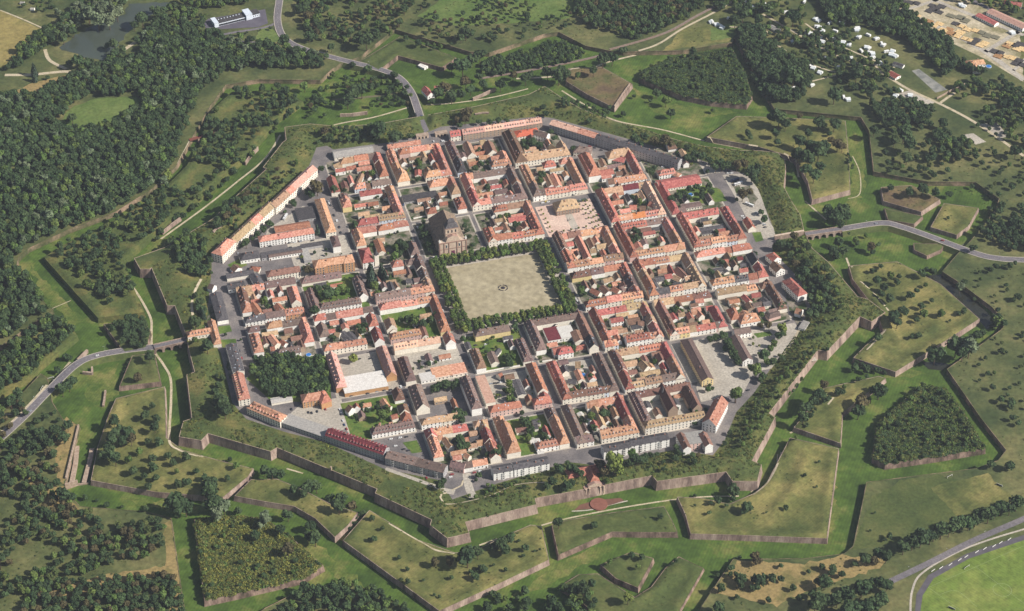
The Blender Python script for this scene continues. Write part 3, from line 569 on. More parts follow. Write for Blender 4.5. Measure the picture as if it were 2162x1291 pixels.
# ------------------------------------------------------------------ houses
_shared = {}
def shared(key, fn):
    if key not in _shared: _shared[key] = fn()
    return _shared[key]
def me_window(w=1.15, h=1.65):
    def f():
        b = MB(); t = .16; b.box(-w/2-t, -.05, -h/2-t, w/2+t, .0, h/2+t, 0); b.box(-w/2, -.09, -h/2, w/2, -.05, h/2, 1); return b.mesh('window', [M_frame, M_win])
    return shared(('win', w, h), f)
def me_chimney(h=2.0):
    def f():
        b = MB(); b.box(-.5,-.4,-1.2,.5,.4,h,0); b.box(-.62,-.52,h,.62,.52,h+.2,1); b.cyl(-.2,0,h+.2,h+.6,.14,.12,6,0); b.cyl(.25,0,h+.2,h+.6,.14,.12,6,0); return b.mesh('chimney', [M_chim, M_metal])
    return shared(('chim', h), f)
def me_dormer(rc):
    def f():   # gabled dormer, front at -y, origin on the slope line at its front foot
        b = MB(); b.box(-.75,0,-.3,.75,2.0,1.25,0); b.quad([(-.75,0,1.25),(.75,0,1.25),(0,0,1.95)],0)
        b.quad([(-1.,-.3,1.12),(0,-.3,2.05),(0,2.6,2.05),(-1.,2.4,1.12)],1); b.quad([(0,-.3,2.05),(1.,-.3,1.12),(1.,2.4,1.12),(0,2.6,2.05)],1)
        b.box(-.45,-.05,.15,.45,0,1.1,2); return b.mesh('dormer', [WALL['w'], ROOF[rc], M_win])
    return shared(('dorm', rc), f)
def me_skylight():
    def f(): b = MB(); b.box(-.55,-.75,0,.55,.75,.14,0); b.box(-.42,-.6,.14,.42,.6,.17,1); return b.mesh('skylight', [M_metal, M_sky])
    return shared('sky', f)
def me_door(w=1.5, h=2.4):
    def f(): b = MB(); b.box(-w/2-.15,-.05,0,w/2+.15,0,h+.15,0); b.box(-w/2,-.1,0,w/2,-.05,h,1); return b.mesh('door', [M_frame, M_door])
    return shared(('door', w, h), f)
M_door = flatm('painted_door', (104,78,62))
HOUSES = []      # every building is first described here, built afterwards
def H(cx, cy, ang, L, D, eave, rise, rc, wc, hip=(0, 0), wins='F', dorm=0, sky=0, chim=None, cat='house', name='house', label=None, group=None, z=0., floors=None, flat=False, extra=None, where=None, lean=False, door=True, wsp=3.9):
    HOUSES.append(dict(locals()))
def build_house(h, stuff=None):
    L, D, ev, rs, rc, wc = h['L'], h['D'], h['eave'], h['rise'], h['rc'], h['wc']; hx, hy = L/2, D/2
    rr = random.Random(int(h['cx']*97+h['cy']*31))
    W = MB(); W.box(-hx,-hy,-.6,hx,hy,ev,0)
    Rf = MB(); o = .45
    if h['flat']:
        Rf.box(-hx-.12,-hy-.12,ev,hx+.12,hy+.12,ev+.35,0); Rf.box(-hx+.4,-hy+.4,ev+.35,hx-.4,hy-.4,ev+.42,0)
    elif h['lean']:
        a=[(-hx-.2,-hy-o,ev-.1),(hx+.2,-hy-o,ev-.1),(hx+.2,hy+.1,ev+rs),(-hx-.2,hy+.1,ev+rs)]
        Rf.quad(a,0); Rf.quad([(hx,-hy,ev),(hx,hy,ev),(hx,hy,ev+rs)],1); Rf.quad([(-hx,hy,ev),(-hx,-hy,ev),(-hx,hy,ev+rs)],1); Rf.quad([(hx,hy,ev),(-hx,hy,ev),(-hx,hy,ev+rs),(hx,hy,ev+rs)],1)
    else:
        h0, h1 = h['hip']; r0 = -hx+(min(hy*.95, hx*.95) if h0 else -.15); r1 = hx-(min(hy*.95, hx*.95) if h1 else -.15)
        e0 = -hx-(o if h0 else .15); e1 = hx+(o if h1 else .15); zr = ev+rs; ze = ev-.15; tk = .18
        # lower slope flared (kick) towards the eave
        A = (e0,-hy-o,ze); B_ = (e1,-hy-o,ze); C_ = (e1,hy+o,ze); D_ = (e0,hy+o,ze); P_ = (r0,0,zr); Q_ = (r1,0,zr)
        Rf.quad([A,B_,Q_,P_],0); Rf.quad([C_,D_,P_,Q_],0)
        Rf.quad([D_,A,P_],0 if h0 else 1); Rf.quad([B_,C_,Q_],0 if h1 else 1); Rf.quad([A,D_,C_,B_],1)
        Rf.box(r0,-.14,zr-.08,r1,.14,zr+.12,0)
    parts = []   # (name, mesh, loc, rot, parentroof)
    if not h['flat'] and not h['lean']:
        n = h['chim'] if h['chim'] is not None else max(1, int(round(L/11+rr.random()-.4)))
        for k in range(n):
            x = -hx+L*(k+.5+rr.uniform(-.25, .25))/n; y = rr.uniform(-.22, .22)*D
            if x < r0+.5 or x > r1-.5: x = max(min(x, r1-.6), r0+.6)
            parts.append(('chimney', me_chimney(), (x, y, ev+rs*(1-abs(y)/(hy+o))+.1), (0,0,0), 1))
        slope = math.atan2(rs+.15, hy+o)
        for side, cnt in ((-1, h['dorm']), (1, h['dorm'] if h['dorm'] and rr.random() < .4 else 0)):
            m = int(cnt) if cnt > 1 else (max(1, int(L/3.6)) if cnt else 0)
            for k in range(m):
                x = -hx+1.2+(L-2.4)*(k+.5)/m; yy = hy*.72
                if (x < e0+(hy+o-yy)*.95+1 and h0) or (x > e1-(hy+o-yy)*.95-1 and h1): continue
                zz = ev-.15+(hy+o-yy)*math.tan(slope)
                parts.append(('dormer', me_dormer(rc), (x, side*yy, zz), (0,0,0 if side < 0 else math.pi), 1))
        for side in (-1, 1):
            m = h['sky'] if side < 0 else int(h['sky']*.7+rr.random())
            for k in range(m):
                x = rr.uniform(r0+1, max(r1-1, r0+1.1)); yy = hy*rr.uniform(.25, .6); zz = ev-.15+(hy+o-yy)*math.tan(slope)
                parts.append(('skylight', me_skylight(), (x, side*yy, zz+.02), (-side*slope if side < 0 else -slope, 0, 0) if False else (slope if side < 0 else -slope, 0, 0), 1))
    fl = h['floors'] or max(1, int(ev/2.9)); fh = ev/fl
    wm = me_window(1.15, min(1.65, fh-1.1))
    for ch in h['wins']:
        LL = L if ch in 'FB' else D; n = max(1, int((LL-1.2)/h['wsp']))
        dk = rr.randrange(n) if (h['door'] and ch == 'F') else -1
        for f in range(fl):
            for k in range(n):
                u = -LL/2+LL*(k+.5)/n; zc = f*fh+fh*.56
                loc, rz = {'F': ((u,-hy,zc),0), 'B': ((-u,hy,zc),math.pi), 'L': ((-hx,-u,zc),-math.pi/2), 'R': ((hx,u,zc),math.pi/2)}[ch]
                if f == 0 and k == dk: parts.append(('door', me_door(), (loc[0],loc[1],0), (0,0,rz), 0))
                else: parts.append(('window', wm, loc, (0,0,rz), 0))
    if h['extra']: h['extra'](W, Rf, parts, h)
    mats_w = [WALL[wc], ROOF[rc], M_win, M_frame]; mats_r = [ROOF[rc], WALL[wc], M_metal]
    if stuff is not None:
        c, sn = math.cos(h['ang']), math.sin(h['ang'])
        for b, mats in ((W, mats_w), (Rf, mats_r)):
            for f, mi in zip(b.F, b.M): stuff.append(([(h['cx']+b.V[i][0]*c-b.V[i][1]*sn, h['cy']+b.V[i][0]*sn+b.V[i][1]*c, h['z']+b.V[i][2]) for i in f], mats[mi]))
        return
    e = bpy.data.objects.new(h['name'], None); COL.objects.link(e); e.empty_display_size = 1
    e.location = (h['cx'], h['cy'], h['z']); e.rotation_euler = (0, 0, h['ang'])
    meta(e, h['label'], h['cat'], h['group'])
    w = obj('wall', W.mesh('wall', mats_w), e); r = obj('roof', Rf.mesh('roof', mats_r), e)
    for nm, me, loc, rot, pr in parts:
        obj(nm, me, r if pr else e, loc, rot=rot)
    return e

import re
ORD = ['first','second','third','fourth','fifth','sixth','seventh','eighth','ninth','tenth','eleventh','twelfth']
NUM = ['zero','one','two','three','four']
def parse(seg):
    out = []
    for t in seg.split():
        m = re.match(r'^(-|[a-zA-Z]{2})(\d+)([a-zA-Z]*)$', t)
        out.append((m.group(1), float(m.group(2)), m.group(3)))
    return out
def blockname(i, j):
    a = ['left', 'right'][i >= 0]; b = ['near', 'far'][j >= 0]
    ci = i+1 if i >= 0 else -i; cj = j+1 if j >= 0 else -j
    return f'{a} block {NUM[ci]}, {b} row {NUM[cj]}'
def run(x0, y0, x1, y1, D, seg, ang, eave, rise, where, ends=(1, 1), rev=False, cat='house', name='house', group='houses lining the town streets', wins='F', **kw):
    """houses side by side from (x0,y0) to (x1,y1) along the FACADE line; body extends to the back (local +Y)"""
    T = parse(seg); tot = sum(t[1] for t in T); full = math.hypot(x1-x0, y1-y0); ux, uy = (x1-x0)/full, (y1-y0)/full
    nx, ny = -math.sin(ang), math.cos(ang); s_ = 0; cnt = 0
    for q, (c, w, fl) in enumerate(T):
        a = s_/tot*full; s_ += w; b = s_/tot*full
        if c == '-': continue
        L = b-a; mid = (a+b)/2; dd = D+random.uniform(-.5, .5) + (4 if 'W' in fl else 0); e = eave+random.uniform(-.9, 1.0)+(3 if 'T' in fl else 0)-(2.6 if 'l' in fl else 0)
        rs = rise*(dd/D)*random.uniform(.86, 1.12)
        inset = random.uniform(.0, .16)
        cx = x0+ux*mid+nx*(dd/2+inset); cy = y0+uy*mid+ny*(dd/2+inset)
        first = (q == 0 or T[q-1][0] == '-'); last = (q == len(T)-1 or T[q+1][0] == '-')
        h0 = 1 if (first and (ends[0] or q) and random.random() < .75) else 0; h1 = 1 if (last and (ends[1] or q < len(T)-1) and random.random() < .75) else 0
        if rev: h0, h1 = h1, h0
        dorm = 1 if 'd' in fl else (1 if random.random() < .16 and not 'n' in fl else (int(L/7) if random.random() < .3 else 0)); sky_ = 3 if 's' in fl else random.choice((0,0,1,2,3))
        cnt += 1
        H(cx, cy, ang, L, dd, e, rs, c[0], c[1], (h0, h1), wins, dorm, sky_, flat='f' in fl, where=(where, cnt), cat=cat, name=name, group=group, **kw)
BLK = {}
def block(i, j, S='', N='', W='', E='', D=11., DW=11.5, court=None, eave=6.8, rise=5.2, x0=None, x1=None, y0=None, y1=None):
    X0 = 78*i+4 if x0 is None else x0; X1 = 78*i+74.5 if x1 is None else x1
    Y0 = (78*j+(8 if j <= 0 else 6)) if y0 is None else y0; Y1 = 78*j+77 if y1 is None else y1
    BLK[(i, j)] = (X0, Y0, X1, Y1); bn = blockname(i, j)
    # pavement slab with a kerb, courtyard on top
    b = MB(); b.box(X0-1.6, Y0-1.6, -.2, X1+1.6, Y1+1.6, .13, 0)
    meta(obj('pavement', b.mesh('pavement', [M_pave])), kind='structure')
    b = MB(); b.quad([(X0+.4,Y0+.4,.17),(X1-.4,Y0+.4,.17),(X1-.4,Y1-.4,.17),(X0+.4,Y1-.4,.17)])
    meta(obj('courtyard_ground', b.mesh('courtyard_ground', [court or M_court])), kind='structure')
    if S: run(X0, Y0, X1, Y0, D, S, 0, eave, rise, f'near side, {bn}')
    if N: run(X0, Y1, X1, Y1, D, N, math.pi, eave, rise, f'far side, {bn}', rev=True, wins='')
    if W: run(X0, Y1, X0, Y0, DW, W, -math.pi/2, eave, rise+1.0, f'left side, {bn}')
    if E: run(X1, Y1, X1, Y0, DW, E, math.pi/2, eave, rise+1.0, f'right side, {bn}', rev=True, wins='')
def ridge(k, x0, y0, x1, y1, D, eave, rise, seg, label=None, hips=(1, 1), wins='FLR', z=0., cat='house', name='house', where=None, wsp=3.3, floors=None, group=None, **kw):
    """row given by its ridge line in the picture"""
    a = catz(k, x0, y0, z+eave+rise); b = catz(k, x1, y1, z+eave+rise); T = parse(seg); tot = sum(t[1] for t in T)
    v = b-a; full = np.linalg.norm(v); ang = math.atan2(v[1], v[0])
    sn = round(ang/(math.pi/2))*math.pi/2
    if abs(ang-sn) < R_(8): ang = sn; v = np.array([math.cos(ang), math.sin(ang)])*full; m_ = (a+b)/2; a = m_-v/2
    # F side must face the camera (south/west)
    u = v/full; fx, fy = math.sin(ang), -math.cos(ang)
    flip = (fy*1.0+fx*.35) > 0
    s_ = 0
    for q, (c, w, fl) in enumerate(T):
        m = (s_+w/2)/tot*full; s_ += w; p = a+u*m; L = w/tot*full
        h0 = hips[0] if q == 0 else 0; h1 = hips[1] if q == len(T)-1 else 0
        if h0: L += D*.42; p = p-u*D*.21
        if h1: L += D*.42; p = p+u*D*.21
        an = ang+math.pi if flip else ang
        if flip: h0, h1 = h1, h0
        HH = dict(kw); HH.setdefault('dorm', 1 if 'd' in fl else 0); HH.setdefault('sky', 2 if 's' in fl else 0)
        H(p[0], p[1], an, L, D+random.uniform(-.1, .1), eave+(.0 if q % 2 else .12), rise, c[0], c[1], (h0, h1), wins, flat='f' in fl, cat=cat, name=name,
          label=(label if isinstance(label, str) or label is None else label[q]), z=z, where=where, wsp=wsp, floors=floors, group=group, **HH)
def base(k, x0, y0, x1, y1, D, eave, rise, seg, label=None, z=0., wins='FL', hips=(0, 0), cat='house', name='house', where=None, wsp=3.3, floors=None, group=None, snap=True, **kw):
    """row given by the foot of its visible facade"""
    a = catz(k, x0, y0, z); b = catz(k, x1, y1, z); v = b-a; full = np.linalg.norm(v); ang = math.atan2(v[1], v[0]); sn = round(ang/(math.pi/2))*math.pi/2
    if snap and abs(ang-sn) < R_(8): ang = sn; u = np.array([math.cos(ang), math.sin(ang)])
    else: u = v/full
    n = np.array([-u[1], u[0]]); T = parse(seg); tot = sum(t[1] for t in T); s_ = 0
    for q, (c, w, fl) in enumerate(T):
        if c == '-': s_ += w; continue
        m = (s_+w/2)/tot*full; s_ += w; p = a+u*m+n*D/2; L = w/tot*full
        HH = dict(kw); HH.setdefault('dorm', 1 if 'd' in fl else 0); HH.setdefault('sky', 3 if 's' in fl else 0)
        H(p[0], p[1], ang, L-.02, D+(.12 if q % 2 else 0), eave+(.0 if q % 2 else .15)+(2.5 if 'T' in fl else 0), rise, c[0], c[1], (hips[0] if q == 0 else 0, hips[1] if q == len(T)-1 else 0), wins if q == 0 else wins.replace('L', ''),
          flat='f' in fl, cat=cat, name=name, label=(label if isinstance(label, str) or label is None else label[q]), z=z, where=where, wsp=wsp, floors=floors, group=group, **HH)
def sheds(k, rows):
    """small rear buildings inside the blocks: x0 y0 x1 y1 width eave rise code"""
    for r in rows.split(';'):
        r = r.split()
        if not r: continue
        x0, y0, x1, y1, w, e, rs = map(float, r[:7])
        ridge(k, x0, y0, x1, y1, w, e, rs, r[7], hips=(0, 0), wins='F', cat='outbuilding', name='outbuilding', chim=0, where=('yard', 0), group='rear buildings in the block yards', floors=max(1, int(e/2.8)))

block(-2,3,S='-22 ok14 bw8l vw24',E='rc22 rc28 -18',N='-16 oc18 rc18 vc16',court=M_court)
block(-1,3,S='-36 oc20 oc14',E='rc26 oc20 oc24',N='-16 rp14 oc22 oc18',W='oc14d oc18d ow18 oc20W')
block(0,3,S='-44 ow26',E='-40 oc30',W='vc22s vc20s gk28s')
block(1,3,W='bc70Wd',S='tc66W',N='',E='-44 tc26',x0=80,eave=8.2,rise=6)
block(-2,2,N='-26 rw28 -16',E='oc22 ow22 oc24d',S='-10 rp26 tk32',W='vw12 oy18 -40',eave=7.2)
block(-1,2,N='-36 oc34W',E='oc24 tc14 -8 rw24',S='-20 rc12 -38')
block(0,2,N='oc16 vw54',W='oc36s rc34',S='oc24 vw22 vc24s',E='vw34 oc6 vc30',eave=7.6)
block(1,2,N='-30 rw16 -6 oc18',W='oc46d vw24',S='vw16d oc32 oc22d',E='oc20 oc50',eave=7.2)
block(2,2,N='-36 tc34W',W='rw50WT -20',S='-20 bw8 ow20 ow22',E='rc30 ow34d -6',eave=7)
block(3,2,N='-40 bw12l -18',S='')
block(-3,1,S='',court=M_yard,W='')
block(-2,1,N='ow30 -2 rw20 ow18',W='oc34 -36',S='',E='-46 vw24',eave=6.6)
block(-1,1,court=M_court)
block(0,1,S='rw30 rc14d rw26',W='-40 rc30',N='-22 rc18 tc30',E='oc30 rc40',eave=7.2)
block(2,1,N='bc10 tc24 Rk20 tc16',W='rw24s rc46',S='ow28 Ow16 ow26d',E='pc30 pc40',eave=7.2)
block(3,1,W='rc70l',S='vc20lf -50',N='')
block(-4,0,W='bc34 ow16 -20',N='tc18 oc16 vc34',S='gw24s vw22 ou22d',E='-16 oc34 -20')
block(-3,0,N='vc48l -22',W='-30 vw40',S='-10 vw50 -10',E='-20 vw40 -10',court=M_garden)
block(-2,0,N='-32 ow14 -4 vc20',E='vc26 vc20 tc24',S='vp42s op28',W='-70',court=M_court,eave=7.2)
block(1,0,N='oc18 bc16 oc20 oc16',W='bw36d rw34d',S='ow28d oc18 bp24',E='oc22 oc20 oc28',eave=7.4)
block(2,0,N='rc40d vw30s',W='rp30 rp40',S='ow44d oc26',E='ow36 oc34',eave=7)
block(3,0,N='rc54 -16',W='rc30 rc40d',S='oc24d ow20d ok26d',E='rc40 rc30',eave=7.4,x0=241)
block(-4,-1,N='vw14 -8 ow18d vw30',W='-16 ow40 -14',E='oc26 ow26 -18',S='-24 vw28d -18',y0=-64)
block(-3,-1,N='rw14 vw12 ow32d vw12',S='oc22 oc28 -20',W='-20 vw22 -28',E='-18 rw20 -8 rw24')
block(-2,-1,N='ow26d ow20 ow24',W='-30 tc20 -20',S='op36d -34',E='rc50 ry20',court=M_garden,eave=7)
block(1,-1,N='by24 vw16 rc30',E='rc26 vc24 oc20',S='rw26d oc18 oy26d',W='-70')
block(2,-1,N='rc26 ow18 tc26',W='rc22 tc14 rc34',S='gp26 oc16d tw28',E='tc30 tc40',eave=7)
block(3,-1,N='ow36d rc10 rw24s',E='-22 gc24 rc24',S='ow28 gw18d rp12d rc12d',W='-70',eave=6)
block(1,-2,N='rc30 rc14 tc26',W='rc28 bc14 rc28',S='ok16 -10 rw28d ow16',E='oc30 tc14 oc26',eave=7)
block(2,-2,N='tc24 rc24 bc22',W='bc40 bc30',S='oy24 cw8 rw24 vp14'.replace('cw8','tw8'),E='-30 rc40')
block(3,-2,N='tc36 oc14 -4 bc16',E='bc26 bc30 -14',S='-8 ow24W -38',W='-40 rc20 -10',eave=5.6)
block(-3,-2,W='pu60s -10',E='pu56s -14',court=M_yard,eave=7)
block(-2,-2,N='pc28d pc26d -16',W='-26 vc44',S='',E='ow18 -52',eave=7.4,court=M_yard)
block(-1,-2,W='-34 bw36',E='-28 vc42s',N='-14 vy44 -12',court=M_garden,x0=-70,eave=7)
block(0,-2,N='vc70',W='vw56s -14',E='bc50 gc20s',S='-22 rw18 -30',eave=7.4)
block(1,-3,N='tc34d rc36d',W='bc40s rc30',S='tw24 tc20d vw26',E='rc34 oc36',eave=7)
block(0,-3,W='rc36s rc34s',E='vc70',S='bc30s bc22d bk18d',N='',x0=9,court=M_yard,eave=7)
block(-1,-3,W='pc50lf -20',S='rp36s -14 rp20',E='rc54T rp16',N='',court=M_yard,eave=6.8)
block(-2,-3,W='vc44W -26',S='tw22 tc24 -24',E='-4 vw58Ts -8',court=M_asph)
block(-3,-3,W='-70',E='bw18 -10 bc16 rc12 -14',S='-22 vw48',court=M_garden,eave=5.4)
block(-2,-4,N='oc32d rc18 -8 tc16',W='rc16 oc34d -20',E='tc20 rc22 rc28',y0=-300,court=M_court)
block(-1,-4,W='ow16 oc54W',E='vc20 oc50s',S='-34 ow24d -12',y0=-297,court=M_garden)
block(0,-4,N='-30 ow10 oc28',W='vc70s',E='rc44s oy20 -6',S='vw18 -8 oc40W',y0=-301,court=M_court)
block(1,-4,W='vc60d -8',N='bc34 bc36',S='tc70Td',E='-6 bs34 -30',y0=-300,court=M_yard,eave=7.6)
block(2,-3,court=M_yard); block(3,-3,court=M_yard)

sheds('B','1150 640 1150 720 8 4 2.5 rc10;480 640 640 620 9 5 3 oc10;250 610 320 600 8 3.5 2.5 tc10;540 700 480 830 6 4 2 tw10')
sheds('C','330 350 400 480 11 6 5 tc10;560 340 630 450 13 6.5 6 bc10;480 345 540 335 9 6 5 tc10;470 510 590 505 9 5 3 oc10;340 560 430 545 9 4 2.5 tc10;450 930 640 900 7 4 2 oc10;470 880 500 960 6 3 2 tc10;1100 640 1190 630 8 4 3 tc10;1200 700 1260 830 8 4 3 tw10;1270 700 1350 830 9 5 3 oc10;640 890 780 870 10 5 3 vc10;600 520 700 505 8 7 3 ow10')
sheds('D','440 680 590 650 12 6 4 rw10;600 740 660 830 8 5 4 bc10;650 760 800 740 10 5 3 oc10;620 690 690 680 9 5 3 bc10;640 900 700 890 9 5 3 oc10;770 1050 850 1050 8 4 4 rc10;880 1060 950 1060 8 4 4 bc10;990 1010 1060 1040 9 5 4 rc10;580 1010 700 990 8 5 3 rc10;1340 1060 1550 1030 11 3.5 1 vcl10'.replace('vcl10','vc10'))
sheds('G','700 430 760 570 9 4 3 rc10;630 1020 700 1010 9 4 3 oc10;830 900 880 990 8 4 3 gc10;890 900 930 960 6 4 3 tc10;1100 870 1190 855 8 5 3 vc10;1020 880 1100 880 8 4 2 gc10;700 440 780 420 7 4 3 tc10')
sheds('H','790 210 980 180 9 5 4 rc10;740 260 790 340 8 4 3 tc10;900 290 950 330 7 4 3 bc10;960 240 1000 300 8 4 4 oc10;1420 480 1500 470 8 5 3 rc10;1470 560 1550 540 8 4 3 oc10')
sheds('I','200 400 330 630 9 6 4.5 oc10;90 470 150 460 8 4 3 rc10;330 420 380 520 8 4 3 bc10;340 550 400 540 9 4 3 tc10;410 500 560 480 10 5 3.5 tc10;400 380 520 370 8 5 3 tc10;1180 370 1240 340 8 4 4 oc10;360 970 450 1020 8 4 4 rc10;480 880 580 850 8 4 3 tc10;470 940 540 1010 9 4 3 bw10;590 960 660 1000 8 4 3 rc10;700 900 720 960 9 5 3 bc10;680 960 800 920 9 4 4 vc10;940 850 1000 960 9 5 3 gk10;1050 870 1140 850 10 4 2 gc10;1150 830 1230 820 9 5 3 rc10;1250 830 1330 870 9 4 3 tc10;1290 740 1390 840 10 5 4 bc10;1370 850 1450 830 8 5 3 tc10;1100 730 1180 720 8 4 3 tw10;950 700 1080 690 8 4 3 rw10')
sheds('J','350 780 450 760 10 3 1 gc10;460 770 490 800 7 3 1 gc10;600 640 660 630 8 4 2 Rc10;620 720 720 700 8 3 1.5 gc10;670 1040 740 1110 7 4 3 rc10;880 1070 930 1120 8 3 2 gc10;950 1010 1010 990 7 4 3 rc10;820 1190 900 1180 9 4 3 rc10;560 1140 600 1180 7 3 2 tc10;180 340 460 290 9 3 .8 gc10;210 370 340 350 8 3 .8 gc10')
sheds('K','700 970 780 1110 10 5 3 rc10;')if 0 else None
sheds('F','690 970 770 1090 9 5 3 rc10;950 980 1010 1050 9 5 3.5 rc10;900 930 1060 910 8 5 2.5 rc10;600 860 700 850 12 4 2 tc10')
sheds('K','880 340 960 440 8 6 3 oc10;1000 400 1050 440 7 5 3 rw10;880 480 930 475 8 4 3 rc10;1120 510 1200 500 8 4 3 rc10;1060 430 1120 420 7 3 1 kw10'.replace('kw10','gk10'))
sheds('L','310 310 420 410 10 4 1.5 gc10;390 310 460 400 9 4 1.5 gc10;240 320 300 330 8 5 3 tc10;840 230 880 290 8 4 3 bc10;1180 240 1240 350 7 4 2.5 bc10;1000 150 1040 160 7 4 3 tw10;770 1050 830 1130 6 4 2.5 oc10;740 1060 770 1120 4 3 1.5 tc10;1180 650 1250 640 9 4 1 gc10')
sheds('M','600 520 650 640 9 5 3 vc10;690 490 640 560 6 4 2 gc10;680 780 720 760 8 4 3 rc10;750 790 850 770 9 5 3.5 bc10;880 830 930 1000 10 3.5 1.2 gcf10;1300 230 1310 240 6 4 2 gc10;1520 290 1580 400 12 6 3 bc10;1340 640 1440 620 9 5 2 vc10;1520 640 1580 640 9 6 6 tw10;1440 840 1540 850 8 3 1.5 gc10;340 420 370 500 6 4 1.5 gc10'.replace('gcf10','gc10'))
sheds('N','560 170 700 155 9 7 3 rw10;740 180 880 160 12 5 4 bc10;930 140 980 160 9 6 4 gc10;530 300 640 290 9 5 4 oc10;640 290 740 270 8 5 3 tc10;860 200 930 200 9 5 3 bc10;780 250 900 240 9 4 1.5 gc10;700 340 800 335 8 5 3 tw10;900 620 970 690 10 6 5 tc10;690 650 850 620 10 5 4 tc10;980 650 1020 700 8 5 3 oc10;880 760 1100 730 9 4 3 tc10;990 700 1090 690 8 3 1 gc10;760 740 850 730 8 4 2.5 bc10;1090 540 1130 620 9 6 4 bc10;1440 70 1500 60 9 6 5 oc10;1500 60 1560 130 8 5 4 oc10;1300 110 1370 100 8 4 3 tw10;1280 60 1330 110 8 4 3 bc10;1600 40 1680 30 9 5 3 rc10;1560 190 1640 180 8 5 3 oc10;1300 220 1350 215 7 5 3 ty10')
sheds('Q','720 580 790 680 7 5 3.5 tw10;1070 630 1180 600 10 5 3.5 oc10;1220 600 1260 680 9 6 5 rc10;800 790 900 780 8 5 3 oc10;940 760 990 790 6 4 2.5 oc10;1690 460 1730 450 8 4 2 gc10;1640 620 1700 600 7 3 1 wc10;640 580 690 560 8 5 3 oc10;100 240 130 250 6 4 3 rc10;40 160 100 260 7 4 2.5 oc10;130 350 200 330 8 5 3 rc10;0 430 20 430 5 3 2 oc10;110 425 150 420 5 3 2 oc10')
sheds('S','610 210 680 200 8 6 5 ow10;700 240 790 450 8 5 4 tc10;680 210 830 190 9 5 4 oc10;890 250 950 350 7 6 3 oc10;530 310 560 340 6 3 1 wc10;600 420 690 400 9 3 .6 ww10;50 600 120 740 8 3 .6 ww10;720 560 810 500 7 4 3 gc10;20 410 100 400 9 4 2 gc10;1240 190 1290 260 9 6 2 gw10;1560 160 1600 230 9 6 2 gw10;590 540 660 570 7 4 2 tw10')
# ------------------------------------------------------------------ church, town hall, gates
M_cstone = mat('church_sandstone', [s(186,164,144), s(204,184,164)], scale=.3, scale2=1.5); M_trim = mat('church_red_trim', [s(150,120,108), s(166,136,122)], scale=.5)
M_croof = ROOF['t']; M_slate = ROOF['g']; M_purple = flatm('purple_door', (112,52,84))
c = catz('G',1535,612,0); e = obj('church', None, loc=(c[0], c[1], 0)); meta(e, 'large sandstone church with belfry, steep tan roof and purple door beside the big square', 'church')
b = MB(); b.box(-17,0,-.4,17,6,15,0); b.box(-17.4,-.5,14.2,17.4,.1,15.1,1); b.box(-17.2,-.3,7.4,17.2,0,8,1); b.box(-17.2,-.3,0,17.2,0,.9,1)
b.quad([(-9,-.1,15),(9,-.1,15),(6.5,-.1,19.5),(0,-.1,21.5),(-6.5,-.1,19.5)],0); b.quad([(9,5,15),(-9,5,15),(-6.5,5,19.5),(0,5,21.5),(6.5,5,19.5)],0); b.quad([(9,-.1,15),(9,5,15),(6.5,5,19.5),(6.5,-.1,19.5)],0); b.quad([(-9,5,15),(-9,-.1,15),(-6.5,-.1,19.5),(-6.5,5,19.5)],0)
b.quad([(6.5,-.1,19.5),(6.5,5,19.5),(0,5,21.5),(0,-.1,21.5)],1); b.quad([(-6.5,5,19.5),(-6.5,-.1,19.5),(0,-.1,21.5),(0,5,21.5)],1)
for x in (-16.5,-11,-5,5,11,16.5): b.box(x-.5,-.55,0,x+.5,0,14.2,1)
obj('facade', b.mesh('facade', [M_cstone, M_trim]), e)
for x in (-8, 8):
    b = MB(); b.box(x-.95,-.32,9,x+.95,0,12.4,0); b.box(x-.7,-.38,9.2,x+.7,-.32,12.1,1); obj('window', b.mesh('window', [M_frame, M_win]), e)
for x, w_ in ((0,1.8),(-13.6,.9),(13.6,.9)):
    b = MB(); b.box(x-w_-.3,-.36,0,x+w_+.3,0,w_*2.4+1,0); b.box(x-w_,-.42,0,x+w_,-.36,w_*2.4+.6,1); obj('door', b.mesh('door', [M_trim, M_purple if x == 0 else M_dark]), e)
for x in (-17, 17):
    b = MB(); b.box(x-1.6 if x>0 else x, .5, 15, x if x>0 else x+1.6, 3, 16.5, 0); b.cyl(x+(-.8 if x>0 else .8),1.6,16.5,18.5,.9,.2,8,0); obj('urn', b.mesh('urn', [M_frame]), e)
b = MB(); b.box(-16,6,-.4,16,60,11.5,0); obj('nave_wall', b.mesh('nave_wall', [M_cstone]), e)
b = MB(); z0, z1 = 11.2, 25
b.quad([(-16.8,5.8,z0),(0,5.8,z1),(0,50,z1),(-16.8,61,z0)],0); b.quad([(0,5.8,z1),(16.8,5.8,z0),(16.8,61,z0),(0,50,z1)],0); b.quad([(16.8,61,z0),(-16.8,61,z0),(0,50,z1)],0); b.quad([(-16.8,5.8,z0),(16.8,5.8,z0),(0,5.8,z1)],1)
obj('nave_roof', b.mesh('nave_roof', [mat('church_roof', [s(104,90,80), s(130,114,98), s(150,130,108)], scale=.4, scale2=1.6), M_cstone]), e)
for sg in (-1, 1):
    for k in range(7):
        b = MB(); xx = sg*16.02; y = 11+k*7; b.box(min(xx,xx+sg*.1),y-1,3,max(xx,xx+sg*.1),y+1,9,0); obj('window', b.mesh('window', [M_win]), e)
        b = MB(); xb = sg*16; b.box(min(xb,xb+sg*1.6),y+3-.6,0,max(xb,xb+sg*1.6),y+3+.6,9.5,0); obj('buttress', b.mesh('buttress', [M_cstone]), e)
b = MB(); b.box(-8,4.5,14,8,14,27,0); b.box(-8.4,4.1,26.8,8.4,14.4,27.5,1); b.box(-8.2,4.3,21,8.2,14.2,21.5,1)
